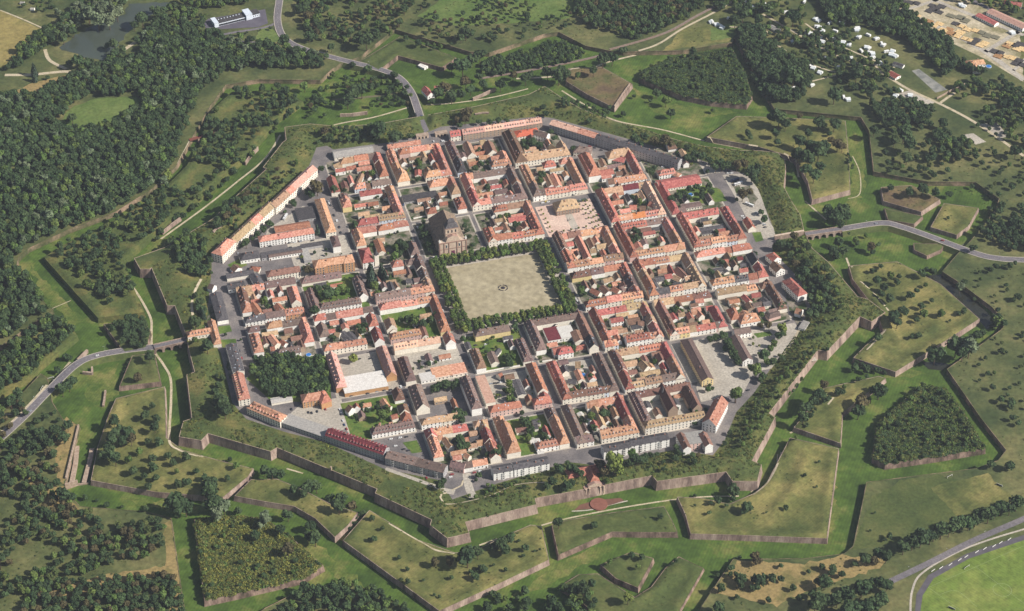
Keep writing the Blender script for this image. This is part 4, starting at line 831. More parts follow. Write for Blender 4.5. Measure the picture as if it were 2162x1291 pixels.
tower = obj('belfry', b.mesh('belfry', [M_cstone, M_trim]), e)
for x in (-4.6,0,4.6):
    for zz in (17.6, 22.6):
        b = MB(); b.box(x-.8,4.38,zz,x+.8,4.5,zz+2.8,0); obj('window', b.mesh('window', [M_win]), tower)
b = MB(); b.quad([(-8.3,4.2,27.5),(8.3,4.2,27.5),(4.2,7,31.5),(-4.2,7,31.5)],0); b.quad([(8.3,14.3,27.5),(-8.3,14.3,27.5),(-4.2,11.5,31.5),(4.2,11.5,31.5)],0); b.quad([(8.3,4.2,27.5),(8.3,14.3,27.5),(4.2,11.5,31.5),(4.2,7,31.5)],0); b.quad([(-8.3,14.3,27.5),(-8.3,4.2,27.5),(-4.2,7,31.5),(-4.2,11.5,31.5)],0)
b.box(-4.2,7,31.5,4.2,11.5,33,0); b.quad([(-4.6,6.6,33),(4.6,6.6,33),(2.5,9.2,36)],0); b.quad([(-4.6,6.6,33),(2.5,9.2,36),(-2.5,9.2,36)],0); b.quad([(4.6,11.8,33),(-4.6,11.8,33),(-2.5,9.2,36),(2.5,9.2,36)],0); b.quad([(4.6,6.6,33),(4.6,11.8,33),(2.5,9.2,36)],0); b.quad([(-4.6,11.8,33),(-4.6,6.6,33),(-2.5,9.2,36)],0)
sr = obj('belfry_roof', b.mesh('belfry_roof', [M_slate]), e)
b = MB(); b.cyl(0,9.2,36,39,.18,.1,6); obj('finial', b.mesh('finial', [M_metal]), sr)
e.scale = (1, 1, 1.34)
def th_extra(W, Rf, parts, h):
    b_ = MB(); b_.box(-.35,-.3,0,.35,0,h['eave'],0)
    me = b_.mesh('pilaster', [M_trim])
    for k in range(9): parts.append(('pilaster', me, (-h['L']/2+.6+k*(h['L']-1.2)/8, -h['D']/2-.02, 0), (0,0,0), 0))
# town hall
_n = len(HOUSES); base('H',1318,190,1572,150,19,7,9,'ts30','stone town hall with a tall tan hipped roof standing alone on the pink plaza',cat='town hall',name='town_hall',hips=(1,1),dorm=5,extra=th_extra,chim=1,floors=2)
_hh = HOUSES.pop(); build_house(_hh)
# church tower of the small bright-roofed chapel (bottom right block of the garden)
_n = len(HOUSES); base('G',552,770,672,750,30,9,7,'rw15','bright orange roofed chapel with a small square tower beside the garden block',cat='chapel',name='chapel',hips=(1,1),chim=0); build_house(HOUSES.pop())
c = catz('G',700,720,0); e = obj('bell_tower', None, loc=(c[0], c[1], 0)); meta(e, 'slim square stone bell tower beside the bright orange roofed chapel', 'bell tower')
b = MB(); b.box(-2.6,-2.6,0,2.6,2.6,16,0); obj('shaft', b.mesh('shaft', [WALL['c']]), e)
b = MB(); b.cyl(0,0,16,19,3.4,1.6,8); b.cyl(0,0,19,22.5,1.6,.15,8); obj('spire', b.mesh('spire', [M_slate]), e)
c = catz('S',1440,110,11); e = obj('bell_turret', None, loc=(c[0], c[1], 13)); meta(e, 'thin grey spire rising from the convent roof ridge', 'bell turret')
b = MB(); b.box(-1,-1,-2,1,1,3,0); obj('turret', b.mesh('turret', [M_slate]), e); b = MB(); b.cyl(0,0,3,9.5,1.5,.1,8); obj('spire', b.mesh('spire', [M_slate]), e)
# monumental lower gate
c = catz('S',700,1120,0); foot = hit([cp('S',700,1225)])[0]; cx = (c[0]+foot[0])/2 if 0 else foot[0]; cy = foot[1]+.5
e = obj('monumental_gate', None, loc=(cx, cy, 0)); meta(e, 'monumental sandstone gate with columns and pediment set in the lower rampart wall', 'gate'); e.scale = (1.05, 1, 1.0)
b = MB(); b.box(-11,0,ZD-.3,11,9,4.2,0); b.box(-11.4,-.5,3.4,11.4,9.2,4.3,1); b.box(-7,-.8,4.3,7,3,6.6,0); b.quad([(-7.4,-1,6.6),(7.4,-1,6.6),(0,-1,9.4)],0); b.quad([(-7.4,-1,6.6),(0,-1,9.4),(0,3,9.4),(-7.4,3,6.6)],1); b.quad([(0,-1,9.4),(7.4,-1,6.6),(7.4,3,6.6),(0,3,9.4)],1); b.quad([(7.4,3,6.6),(-7.4,3,6.6),(0,3,9.4)],0)
gf = obj('facade', b.mesh('facade', [M_cstone, M_trim]), e)
for x in (-9.4,-5.6,5.6,9.4):
    b = MB(); b.box(x-1.1,-1.5,ZD,x+1.1,0,ZD+2,0); b.cyl(x,-.8,ZD+2,3.0,.75,.62,10,0); b.box(x-1,-1.6,2.9,x+1,0,3.6,0); obj('column', b.mesh('column', [M_cstone]), e)
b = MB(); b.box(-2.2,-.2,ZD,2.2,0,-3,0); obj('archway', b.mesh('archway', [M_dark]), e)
_b = H; 
H(cx-2, cy+24, 0, 44, 14, 5.5, 5.2, 'r', 's', hip=(1,1), wins='', cat='gatehouse', name='gatehouse', label='wide brownish red roofed gatehouse range behind the monumental lower gate', z=1, chim=1); build_house(HOUSES.pop())
H(cx+1, cy+13, math.pi/2, 20, 11, 5.8, 5.4, 'r', 's', hip=(1,0), wins='', cat='gatehouse', name='gatehouse', label='narrow gatehouse wing with dark roof running up to the monumental lower gate', z=1, chim=0); build_house(HOUSES.pop())
# right gate arcade
P0, P1 = catz('J',1010,455,0), catz('J',1325,400,0); d = P1-P0; L = float(np.linalg.norm(d)); e = obj('gate_arcade', None, loc=(*P0, 0), rz=math.atan2(d[1], d[0])); meta(e, 'pale stone blind arcade holding back the rampart beside the right-hand gate road', 'arcade')
b = MB(); b.box(0,0,-.3,L,2,6.2,0); b.box(-.3,-.4,6.2,L+.3,2.4,6.8,1); obj('wall', b.mesh('wall', [M_cap, M_cstone]), e)
for k in range(7):
    b = MB(); x = L*(k+.5)/7; b.box(x-1.9,-.12,.2,x+1.9,0,4.8,0); obj('recess', b.mesh('recess', [M_stone]), e)
for q, (k, x, y) in enumerate((('B',1195,300),('B',1400,275))):
    cc = catz(k, x, y, 2); e = obj('gate_pavilion', None, loc=(cc[0], cc[1], 0)); meta(e, ['small pink stone guard pavilion left of the far bridge exit','small pink stone guard pavilion right of the far bridge exit'][q], 'pavilion')
    b = MB(); b.box(-8,-3,0,8,3,4.5,0); b.box(-8.3,-3.3,4.5,8.3,3.3,5,1); obj('wall', b.mesh('wall', [M_cstone, M_cap]), e)
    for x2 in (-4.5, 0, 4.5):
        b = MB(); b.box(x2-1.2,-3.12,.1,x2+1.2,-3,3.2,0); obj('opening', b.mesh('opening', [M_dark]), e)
# sculptures: ring on the square, fountain on the plaza
e = obj('monument', None, loc=(0, 0, .2)); meta(e, 'dark circular monument with low arcs in the middle of the sandy square', 'monument'); e.scale = (.64, .64, .8)
M_iron = flatm('dark_iron', (62,56,64), .6)
def arc(a0, a1, r, w, h, n=14):
    b = MB()
    for k in range(n):
        t0 = R_(a0+(a1-a0)*k/n); t1 = R_(a0+(a1-a0)*(k+1)/n); V0 = len(b.V)
        for t in (t0, t1):
            for rr_ in (r-w/2, r+w/2):
                for z in (0, h): b.V.append((rr_*math.cos(t), rr_*math.sin(t), z))
        for f in ((0,4,5,1),(2,3,7,6),(1,5,7,3),(0,2,6,4),(0,1,3,2),(4,6,7,5)): b.F.append(tuple(V0+q for q in f)); b.M.append(0)
    return b
for a0 in (10, 100, 190, 280): obj('curved_bench', arc(a0, a0+70, 8.5, 1.0, .9).mesh('curved_bench', [M_iron]), e)
b = MB(); b.cyl(0,0,0,1.2,3.6,3.2,16); b.cyl(0,0,1.2,2.0,1.2,1.0,12); b.cyl(0,0,2.0,9,.22,.12,8); obj('pedestal', b.mesh('pedestal', [M_iron]), e)
e = obj('sculpture', None, loc=(*catz('H',1450,240,.2), .2)); meta(e, 'spiky dark metal sculpture on the pink plaza below the town hall', 'sculpture')
for k in range(5):
    a = k*72; b = MB(); b.cyl(0,0,0,5,.25,.08,6); obj('blade', b.mesh('blade', [M_iron]), e, rot=(R_(48), 0, R_(a)))
b = MB(); b.cyl(0,0,0,.6,1.6,1.4,12); obj('base', b.mesh('base', [M_pave]), e)
# pools
def pool(k, x, y, r, label):
    c = catz(k, x, y, .3); zz = max(float(groundz(np.array([c]))[0]), ZO)+.2; c = catz(k, x, y, zz); e = obj('swimming_pool', None, loc=(c[0], c[1], zz)); meta(e, label, 'pool')
    b = MB(); b.cyl(0,0,0,1.0,r,r,20); obj('rim', b.mesh('rim', [flatm('pool_rim', (190,200,210))]), e); b = MB(); b.cyl(0,0,1.0,1.03,r*.9,r*.9,20); obj('water', b.mesh('water', [M_pool]), e)
M_pool = flatm('pool_blue', (60,120,190), .2)
pool('N',262,790,3.2,'round blue garden pool on the white terrace of the right middle block')
pool('K',1300,570,3.2,'round blue pool behind the white dormered house by the town wood')
pool('J',385,725,2.4,'small pale blue round pool on the lawn of the right-hand block')
pool('D',1440,940,3.4,'pale blue pool among the trees beside the very long red hall')
pool('W',1938,425,4,'blue pool beside the orange farmhouse at the timber yard')
# ------------------------------------------------------------------ large and free-standing buildings
def balconies(W, Rf, parts, h):
    L, D, ev = h['L'], h['D'], h['eave']; n = max(1, int(L/15)); fl = h['floors'] or int(ev/2.9); fh = ev/fl
    def f():
        b = MB(); b.box(-1.5,-1.1,-.12,1.5,0,.05,0); b.box(-1.5,-1.1,.05,-1.42,0,.95,0); b.box(1.42,-1.1,.05,1.5,0,.95,0); b.box(-1.42,-1.1,.05,1.42,-1.04,.95,0); b.box(-.6,-.06,.05,.6,0,2.1,2); return b.mesh('balcony', [M_frame, M_metal, M_win])
    me = shared('balc', f)
    for k in range(n):
        for q in range(fl):
            parts.append(('balcony', me, (-L/2+L*(k+.5)/n, -h['D']/2-.02, q*fh+.1), (0,0,0), 0))
base('F',770,380,1365,282,12,8.6,4,'ow20 ow18 ow24',['first white apartment house of the orange roofed row facing the long grey yard buildings','middle white apartment house of the orange roofed row beside the bus yard','last white apartment house of the orange roofed row nearest the long narrow block'],cat='apartment house',name='apartment_house',floors=3,hips=(1,1),group='white apartment houses in one row')
ridge('F',925,158,1310,102,14,4.2,3,'rc40','long low dark red roofed hall behind the row of white apartment houses',hips=(0,0),cat='hall',name='hall',chim=0)
H(*[float(v) for v in catz('A',1265,1140,4)],0,22,26,4,.4,'g','g',flat=True,cat='depot',name='depot',label='flat grey roofed square depot beside the bus yard',wins='F')
ridge('B',85,975,185,1290,12.5,8,4.5,'oc80','very long narrow barrack with faded orange and brown roof between bus yard and street',cat='barrack',name='barrack',wins='FR')
base('F',365,556,520,395,15,12,6,'oc24','tall end pavilion with salmon hipped roof at the near end of the diagonal barrack',cat='barrack',name='barrack',hips=(1,1),wins='FL',snap=False,floors=4)
base('F',530,385,935,22,13.5,10,4.6,'tc60 tc20 tc22','weathered tan roofed near half of the long diagonal barrack',cat='barrack',name='barrack',snap=False,floors=3,wins='F') if 0 else None
base('F',522,398,945,-2,13.5,10,4.6,'tc52 oc22 tc34',['weathered tan roofed part of the long diagonal barrack beside its tall pavilion','orange patched short part in the middle of the long diagonal barrack','streaked tan and salmon part of the long diagonal barrack above the parked bus'],cat='barrack',name='barrack',snap=False,floors=3,wins='F')
base('A',948,1155,1402,733,13.5,10,4.6,'tc40 oc16 pc60',['tan roofed part of the long diagonal barrack in front of dark garden trees','bright orange roofed part of the long diagonal barrack','salmon roofed far end of the long diagonal barrack near the large brown tree'],cat='barrack',name='barrack',snap=False,floors=3,wins='FR')
base('B',240,572,670,498,17,5,3.4,'Gc80','long barn with pale grey sheet roof at the far left corner of town',cat='barn',name='barn',chim=0,wins='F',wsp=8,floors=1)
base('B',825,468,1182,402,10.5,3.6,3.4,'oc60','long low orange roofed building beside the far bridge entrance',cat='long house',name='long_house',wins='F')
base('B',245,680,335,640,8,4,3,'tc16','tiny cream cottage with a tan roof by the rampart corner',wins='F')
ridge('B',190,720,250,850,11,6,5,'rc24','weathered red roofed house with a dark near slope by the rampart corner',hips=(0,1),wins='F')
base('C',135,345,275,320,13,7.5,5.5,'rcd20','red dormered house at the near end of the long barracks by the far bridge',hips=(0,0)) if 0 else None
ridge('C',150,245,268,232,12,7.5,5,'rc20d','red dormered house at the left end of the long stone barracks by the far bridge',hips=(0,0),wins='F')
ridge('C',282,222,1150,97,12.5,9,4.6,'ps40d ps34d ps40d ps30d',['first quarter of the long stone barracks with dormers under the far rampart','second quarter of the long stone barracks with dormers under the far rampart','third quarter of the long stone barracks with dormers under the far rampart','last quarter of the long stone barracks with dormers beside the white gabled house'],hips=(0,0),wins='F',cat='barracks',name='barracks',floors=3,wsp=4)
ridge('C',915,240,1065,222,15,6,4,'Oc20','square bright orange roofed building in front of the long stone barracks',hips=(1,1))
ridge('C',1075,225,1225,270,11,6,4.5,'vw18','white gabled house with a mauve roof beside the far diagonal apartments',hips=(0,0),wins='FR')
ridge('C',1250,385,1330,440,9,5,4,'tc14','small tan gabled house at the corner of the big tan roofed barracks',hips=(0,0))
a_, b_ = cp('C',1262,128), cp('D',1322,552)
ridge('Z',a_[0],a_[1],b_[0],b_[1],12,11.2,2.6,'pg54 og36 gg40 gg40 gg40 gg40',['salmon roofed section of the long diagonal apartment block at the far side of town','orange roofed section of the long diagonal apartment block at the far side of town']+[f'{o} slate roofed section of the long grey diagonal apartment block counted from its orange section' for o in ORD[:4]],
      hips=(0,0),cat='apartment block',name='apartment_block',floors=4,wins='FLR',wsp=3.6,chim=3)
base('D',1050,640,1050,640,1,1,1,'oc1') if 0 else None
ridge('D',560,500,730,535,13,4.5,3.5,'rc20','brownish red roofed shed beside the grey diagonal apartment block',hips=(0,0),wins='F')
ridge('D',215,410,310,415,14,6,5,'vc14','mauve hipped house standing alone in front of the diagonal apartment block')
ridge('D',275,520,320,600,11,7,5,'ow14','white corner house with orange hipped roof behind the big red town block')
ridge('D',1120,665,1225,655,12,6,4,'ow20d','orange roofed house left of the very long red hall')
ridge('D',1235,680,1290,700,9,4,2.5,'ow10','low orange roofed annex left of the very long red hall')
ridge('D',1075,800,1535,737,21,4.2,4.2,'rc80','very long dark red roofed hall behind a tree filled garden',hips=(0,0),wins='F',cat='hall',name='hall',chim=1,floors=1)
ridge('J',700,195,770,300,9.5,4.5,4.5,'rc20','steep red roofed house alone on the pale car park by the right-hand gate',hips=(0,0),wins='F')
ridge('F',600,440,700,425,15,5.5,4.5,'gw18','grey hipped pavilion with white walls beside the long grey yard buildings')
ridge('F',480,560,530,600,11,4,3.5,'bw12','brown gabled pavilion at the left end of the grey yard buildings',hips=(0,0))
base('F',790,495,1215,430,12,3.6,.3,'gcf50','x') if 0 else None
H(*[float(v) for v in catz('F',1000,430,4)],0,50,12,4,.3,'g','g',flat=True,cat='workshop',name='workshop',label='long flat grey roofed workshop below the white apartment row',wins='F',door=False)
ridge('F',860,462,1230,405,6,4.6,1.2,'vw44','narrow mauve lean-to with a white front along the flat grey workshop',hips=(0,0),cat='workshop',name='workshop',chim=0,wins='F',floors=1)
H(*[float(v) for v in catz('F',1330,345,4)],0,26,8,3.6,.3,'g','g',flat=True,cat='garage',name='garage',label='flat grey garage wing facing the small court beside the tall white house',wins='',door=False)
H(*[float(v) for v in catz('F',1270,450,4)],math.pi/2,26,9,3.6,.3,'G','g',flat=True,cat='garage',name='garage',label='pale flat garage wing running down beside the brick orange school',wins='',door=False)
base('F',855,762,1215,692,12,8.4,4.2,'bc46','three storey cream apartment building with brown roof behind a hedge',cat='apartment house',name='apartment_house',hips=(1,1),floors=3)
base('F',430,880,610,845,13,5.5,2.6,'gw22','white fronted wing with grey roof of the courtyard school',cat='school',name='school',hips=(0,0)); ridge('F',400,668,700,625,10,5,2.5,'gc34','long grey roofed back wing of the courtyard school',hips=(0,0),cat='school',name='school',wins='')
ridge('F',700,650,780,790,11,5,3,'gw24','grey roofed gabled wing at the right of the courtyard school',hips=(0,0),cat='school',name='school')
ridge('F',690,585,730,590,9,4,3,'rc10','tiny bright red roofed annex behind the courtyard school')
ridge('F',215,770,270,790,9,5,4,'vw12','white gabled house with dark roof beside the rampart path',hips=(0,0))
ridge('F',268,860,370,1120,13,6,2.4,'gw56','long grey roofed building with a blank white end wall near the left gate',hips=(0,1),cat='long building',name='long_building',wins='L',chim=3)
def school_extra(W, Rf, parts, h):
    for x in (-17.5, 17.5):
        W.box(x-6.5,-h['D']/2-1.6,-.5,x+6.5,h['D']/2-1,h['eave']+.3,0)
        Rf.quad([(x-7,-h['D']/2-2.1,h['eave']+.2),(x+7,-h['D']/2-2.1,h['eave']+.2),(x,1,h['eave']+5.4)],0); Rf.quad([(x+7,-h['D']/2-2.1,h['eave']+.2),(x+7,4,h['eave']+.4),(x,1,h['eave']+5.4)],0); Rf.quad([(x-7,4,h['eave']+.4),(x-7,-h['D']/2-2.1,h['eave']+.2),(x,1,h['eave']+5.4)],0)
    for f in range(4):
        for x in (-21,-17.5,-14,14,17.5,21): parts.append(('window', me_window(1.3,1.9), (x,-h['D']/2-1.62,1.8+f*3.2), (0,0,0), 0))
base('F',1372,695,1805,625,15,13,4.6,'ou52','big ochre brick school with two projecting gabled pavilions',cat='school',name='school',hips=(1,1),floors=4,wins='FL',extra=school_extra,wsp=3.6,z=0)
ridge('G',225,405,265,475,9.5,9.5,3.4,'vw16','tall white house with mauve roof and glass ridge above the brick orange school',wins='FL')
# left street row below the gate
ridge('K',435,440,555,735,13,9,1.8,'gc58','long slate roofed apartment block with many skylights beside the left rampart',hips=(0,0),cat='apartment block',name='apartment_block',floors=3,wins='L',sky=6)
ridge('K',515,745,590,985,13,9,4.4,'oc50','white apartment block with orange roof and a line of dormers beside the left rampart',hips=(0,1),cat='apartment block',name='apartment_block',floors=3,wins='FLR',dorm=11)
base('P',218,385,580,540,13,9,4.4,'oc78','orange roofed apartment block with a row of dormers at the lower left corner of town',cat='apartment block',name='apartment_block',floors=3,wins='FR',dorm=10,hips=(1,1),snap=False)
base('P',588,545,1075,690,14,5.5,.4,'wcf70','x') if 0 else None
pA, pB = catz('P',590,525,0), catz('P',1075,690,0); vv = pB-pA; ll = float(np.linalg.norm(vv)); aa = math.atan2(vv[1], vv[0]); nn = np.array([-vv[1], vv[0]])/ll
H(*((pA+pB)/2+nn*8.5), aa, ll, 17, 6, .3, 'G', 'g', flat=True, cat='terrace block', name='terrace_block', label='long flat terrace with a grey arcaded front linking the two red roofed blocks', wins='F', wsp=3.4, floors=2, door=False)
base('P',1068,700,1700,905,13.5,9,4.6,'RgT40 Rg42',['near half of the crimson roofed apartment block with white dormers','x']) if 0 else None
base('P',1070,690,1705,902,13.5,9.5,4.8,'Rg82','crimson roofed apartment block with a long line of white dormers along the near rampart',cat='apartment block',name='apartment_block',floors=4,wins='FR',dorm=18,hips=(0,0),snap=False,chim=5)
base('Q',70,885,705,1045,13,9.5,2.6,'vg40 vg40',['mauve roofed grey apartment block next to the crimson roofed one','mauve roofed grey apartment block with a white end wall near the round drive'],cat='apartment block',name='apartment_block',floors=4,wins='FR',wsp=4.2,hips=(0,0),snap=False,extra=balconies)
base('Q',1252,1062,1465,1020,12,10,2.4,'gw32','first white balconied apartment block left of the monumental lower gate',cat='apartment block',name='apartment_block',floors=4,wins='FL',wsp=5.6,extra=balconies)
base('Q',1478,1022,1860,950,12,10.5,2.4,'gw52','second white balconied apartment block left of the monumental lower gate',cat='apartment block',name='apartment_block',floors=4,wins='F',wsp=5.6,extra=balconies)
base('S',800,830,1095,770,12,10.5,2.4,'gw40','white balconied apartment block half hidden by the light green tree',cat='apartment block',name='apartment_block',floors=4,wins='FL',wsp=5.6,extra=balconies)
base('S',1100,768,1512,690,12,11,2.4,'gw52','wide white balconied apartment block right of the monumental lower gate',cat='apartment block',name='apartment_block',floors=4,wins='F',wsp=5.6,extra=balconies)
# retirement home with two white gabled wings
ridge('T',600,530,680,690,9,9.5,3.6,'bw24','brown roofed white wing at the left of the flat roofed care home',hips=(0,0),cat='care home',name='care_home',floors=3,wins='FL')
ridge('T',850,520,915,660,9,9.5,3.6,'bw24','brown roofed white wing at the right of the flat roofed care home',hips=(0,0),cat='care home',name='care_home',floors=3,wins='FL')
H(*[float(v) for v in catz('T',765,590,9)],R_(-4),22,20,9,.3,'G','p',flat=True,cat='care home',name='care_home',label='flat roofed pink middle of the care home between two white wings',wins='F',floors=3,door=False)
ridge('T',960,330,1010,235,15,11,7,'oc1','x') if 0 else None
base('T',985,548,1118,290,16,10.5,8,'ow46','tall white gabled house with a large salmon roof at the lower right corner of town',cat='manor',name='manor',snap=False,floors=3,wins='FL',dorm=3,hips=(0,0))
H(*[float(v) for v in catz('T',460,170,9)],-math.pi/2,42,11,9,7,'b','s',wins='F',cat='convent',name='convent',label='steep brown roofed middle wing of the convent with a stone gable',floors=3,chim=0)
H(*[float(v) for v in catz('T',735,170,9)],-math.pi/2,34,11,8.5,6.5,'b','s',wins='F',cat='convent',name='convent',label='steep brown roofed right wing of the convent with a plain stone gable',floors=3,chim=1)
# long school ranges at the right
ridge('O',75,395,270,815,13.5,8.5,4.2,'vy96','very long mauve roofed school range with a cream gable end facing the yard',hips=(1,0),cat='school',name='school',floors=3,wins='FLR',chim=1)
ridge('O',560,345,735,600,12,7.5,4,'vw70','mauve roofed school range beside the row of dark yard trees',hips=(0,0),cat='school',name='school',floors=3,wins='FLR',chim=0)
ridge('O',560,290,745,270,11,6.5,3.4,'vw34','short mauve roofed school wing joined to the top of the tree lined range',hips=(0,0),cat='school',name='school',floors=2,wins='F',chim=0)
ridge('O',640,60,740,50,17,6,4.5,'ow1','x') if 0 else None
ridge('O',660,75,755,150,14,6.5,5,'oc22','orange roofed cream house with a white gable above the school range',hips=(0,0))
ridge('J',985,590,1040,640,12,7,4.5,'rw18','dormered orange house beside the dark trees near the right-hand gate',hips=(1,0))
ridge('J',1000,680,1080,760,12,6.5,4.5,'bw24','patchy brown roofed house with white walls near the right-hand gate',hips=(0,0))
ridge('J',1170,870,1290,985,13,9,5,'rw44','long tall white house with a red roof facing the dark rampart trees',hips=(1,1),floors=3,wins='FL')
ridge('J',1245,1190,1310,1210,10,5,4,'ow14','small white cottage with orange roof under the rampart trees',hips=(0,0))
ridge('O',960,120,1060,90,9,4.5,3,'vp26','low mauve roofed house with a long pink wall near the small white cottage',hips=(1,0),wins='F')
H(*[float(v) for v in catz('O',1330,240,3.4)],R_(48),16,8,3.2,.3,'G','w',flat=True,cat='garage',name='garage',label='pale flat garage at the foot of the right rampart',wins='',door=False)
base('J',420,130,0,0,1,1,1,'oc1') if 0 else None
# commercial buildings
H(*[float(v) for v in catz('L',560,860,5.6)],0,50,29,5.4,.5,'w','u',flat=True,cat='supermarket',name='supermarket',label='supermarket with a large white flat roof dotted with vents between two mauve roofed ranges',wins='',door=False)
H(*[float(v) for v in catz('L',1250,800,4)],0,17,14,4,.3,'w','w',flat=True,cat='workshop',name='workshop',label='small white flat roofed workshop beside the mauve roofed corner house',wins='F',door=False)
base('L',1330,820,1500,790,18,4,2.2,'oc1','x') if 0 else None
H(*[float(v) for v in catz('L',1405,750,4.5)],0,22,18,4,1.4,'o','c',lean=True,cat='workshop',name='workshop',label='left half of the twin orange lean-to workshops by the hedge',wins='F',door=False,chim=0)
H(*[float(v) for v in catz('L',1575,720,4.5)],0,20,18,4,1.4,'o','c',lean=True,cat='workshop',name='workshop',label='right half of the twin orange lean-to workshops by the hedge',wins='F',door=False,chim=0)
H(*[float(v) for v in catz('M',1275,335,5)],0,17,24,5,.3,'R','w',flat=True,cat='market hall',name='market_hall',label='flat crimson roofed half of the courtyard hall below the square',wins='F',door=False)
H(*[float(v) for v in catz('M',1420,315,5.3)],0,17,22,5.3,.3,'w','w',flat=True,cat='market hall',name='market_hall',label='flat white striped roof half of the courtyard hall below the square',wins='F',door=False)
base('M',1290,605,1448,580,13,5,4,'rw20','small red roofed house with white walls below the flat crimson hall',hips=(0,0),chim=1)
H(*[float(v) for v in catz('B',1170,955,3.4)],0,44,15,3.2,.3,'g','g',flat=True,cat='garage',name='garage',label='wide flat dark grey garage roof behind the church quarter houses',wins='F',door=False)
base('P',828,325,1090,280,14,8.5,5.4,'ou30','stone and ochre villa with two red hipped roofs in front of the dark town wood',cat='villa',name='villa',hips=(1,1),floors=3,wins='FL')
ridge('P',1020,130,1060,190,12,8.5,5.2,'ru12','right projecting wing of the ochre villa in front of the town wood',cat='villa',name='villa',wins='F')
base('P',485,295,715,255,9,3.4,1,'Gc24','long low grey garage with white front beside the town wood',cat='garage',name='garage',chim=0,wins='',hips=(0,0),door=False)
ridge('P',1320,285,1360,320,10,5.5,4.5,'bw12','small white gabled cottage with a brown roof at the edge of the green garden',hips=(0,0))
ridge('P',1400,260,1410,300,8,5.5,4.5,'rw10','small white gabled cottage wing beside the brown roofed one',hips=(0,0))
base('Q',770,945,925,985,10,5.5,4.5,'vp20','mauve roofed pinkish house curving around the corner near the round drive',snap=False,wins='F')
base('Q',915,978,1025,950,10,6,4.5,'vw14','white walled corner house with slate roof near the round drive',wins='FL',hips=(1,0))
base('Q',1028,948,1190,915,10,5,4.5,'ow20','orange roofed house with yellow wall beside the parked red car',wins='F',hips=(0,0))
# far building by the road (a modern hall with blue band), railway house, garden houses, yard sheds
def modern(W, Rf, parts, h):
    W.box(-37,-8,-.3,-31,8,7,0); W.box(10,-9,-.3,19,8,8,0); Rf.box(-37.3,-8.3,7,-30.7,8.3,7.4,1); Rf.box(9.7,-9.3,8,19.3,8.3,8.4,1)
    W.box(-30,-7.6,1.2,9.5,-7.2,3.4,2)
    for k in range(8): Rf.box(-28+k*4.4,2,h['eave']+.4,-26.6+k*4.4,3.6,h['eave']+.9,1)
H(*[float(v) for v in catz('U',1505,100,3)],R_(11),62,14,5,.3,'g','k',flat=True,cat='modern hall',name='modern_hall',label='modern grey hall with a glass band in a round dark car park beyond the forest',wins='F',z=ZO,extra=modern,wsp=2.6,door=False)
ridge('V',530,545,570,590,10,4.5,4.5,'rw16','white gabled crossing house with red roof beside the railway line',hips=(0,0),z=ZO+2)
ridge('V',590,548,690,545,8,3,2,'rc20','low red roofed annex beside the railway crossing house',hips=(0,0),z=ZO+2,wins='')
ridge('W',1820,385,1890,380,12,5,3.5,'ow20','orange roofed farmhouse with a blue pool beside the timber yard',z=ZO)
ridge('W',1850,410,1860,430,10,4,3,'ow10','small orange roofed wing in front of the farmhouse by the timber yard',z=ZO)
ridge('W',1945,60,2175,165,14,5,2,'pw80','very long pink roofed warehouse in the far right corner',hips=(0,0),z=ZO,wins='F',cat='warehouse',name='warehouse',chim=0)
ridge('W',1870,85,1990,145,10,4,2,'rw40','long red roofed shed beside the pink warehouse',hips=(0,0),z=ZO,wins='F',cat='warehouse',name='warehouse',chim=0)
ridge('W',2040,5,2150,20,12,4,3,'rw30','red roofed house at the far right edge behind the warehouse',hips=(0,0),z=ZO)
ridge('W',1310,455,1365,485,11,3,1.5,'Rw10','small crimson roofed reception building at the campsite entrance',hips=(0,0),z=ZO,chim=0)
ridge('W',1335,395,1400,415,7,3,1,'gw14','low grey washroom building at the campsite entrance',hips=(0,0),z=ZO,chim=0)
ridge('W',555,160,610,190,8,3,1.5,'Gw12','small pale roofed washroom building among the campsite lanes',hips=(0,0),z=ZO,chim=0)
ridge('V',500,405,540,425,7,3,.8,'ww10','small white roofed shed in the ditch beside the far road',hips=(0,0),z=ZD,chim=0,cat='shed',name='shed')
ridge('a',105,50,190,70,9,3,1,'gw14','dark roofed hut on the path beside the far left wood',hips=(0,0),z=ZO,chim=0,cat='shed',name='shed')
for q, (k, x, y) in enumerate((('U',205,50),('U',140,12),('F',690,1000),)[:2]):
    ridge(k, x-12, y, x+12, y+2, 5, 2.4, 1.2, 'Gw6', ['pale garden shed on the allotments at the far upper left','small white garden shed at the very top left corner'][q], hips=(0,0), z=ZO, chim=0, cat='shed', name='shed', wins='')
# left gate buildings
ridge('K',15,310,225,265,11,5.5,4.2,'oc36d','orange roofed gatehouse range above the left bridge with an arched front',hips=(1,0),cat='gatehouse',name='gatehouse',wins='F')
ridge('K',240,170,290,400,9,5,4,'oc40','narrow orange roofed gatehouse wing running along the left gate green',hips=(0,1),cat='gatehouse',name='gatehouse',wins='')

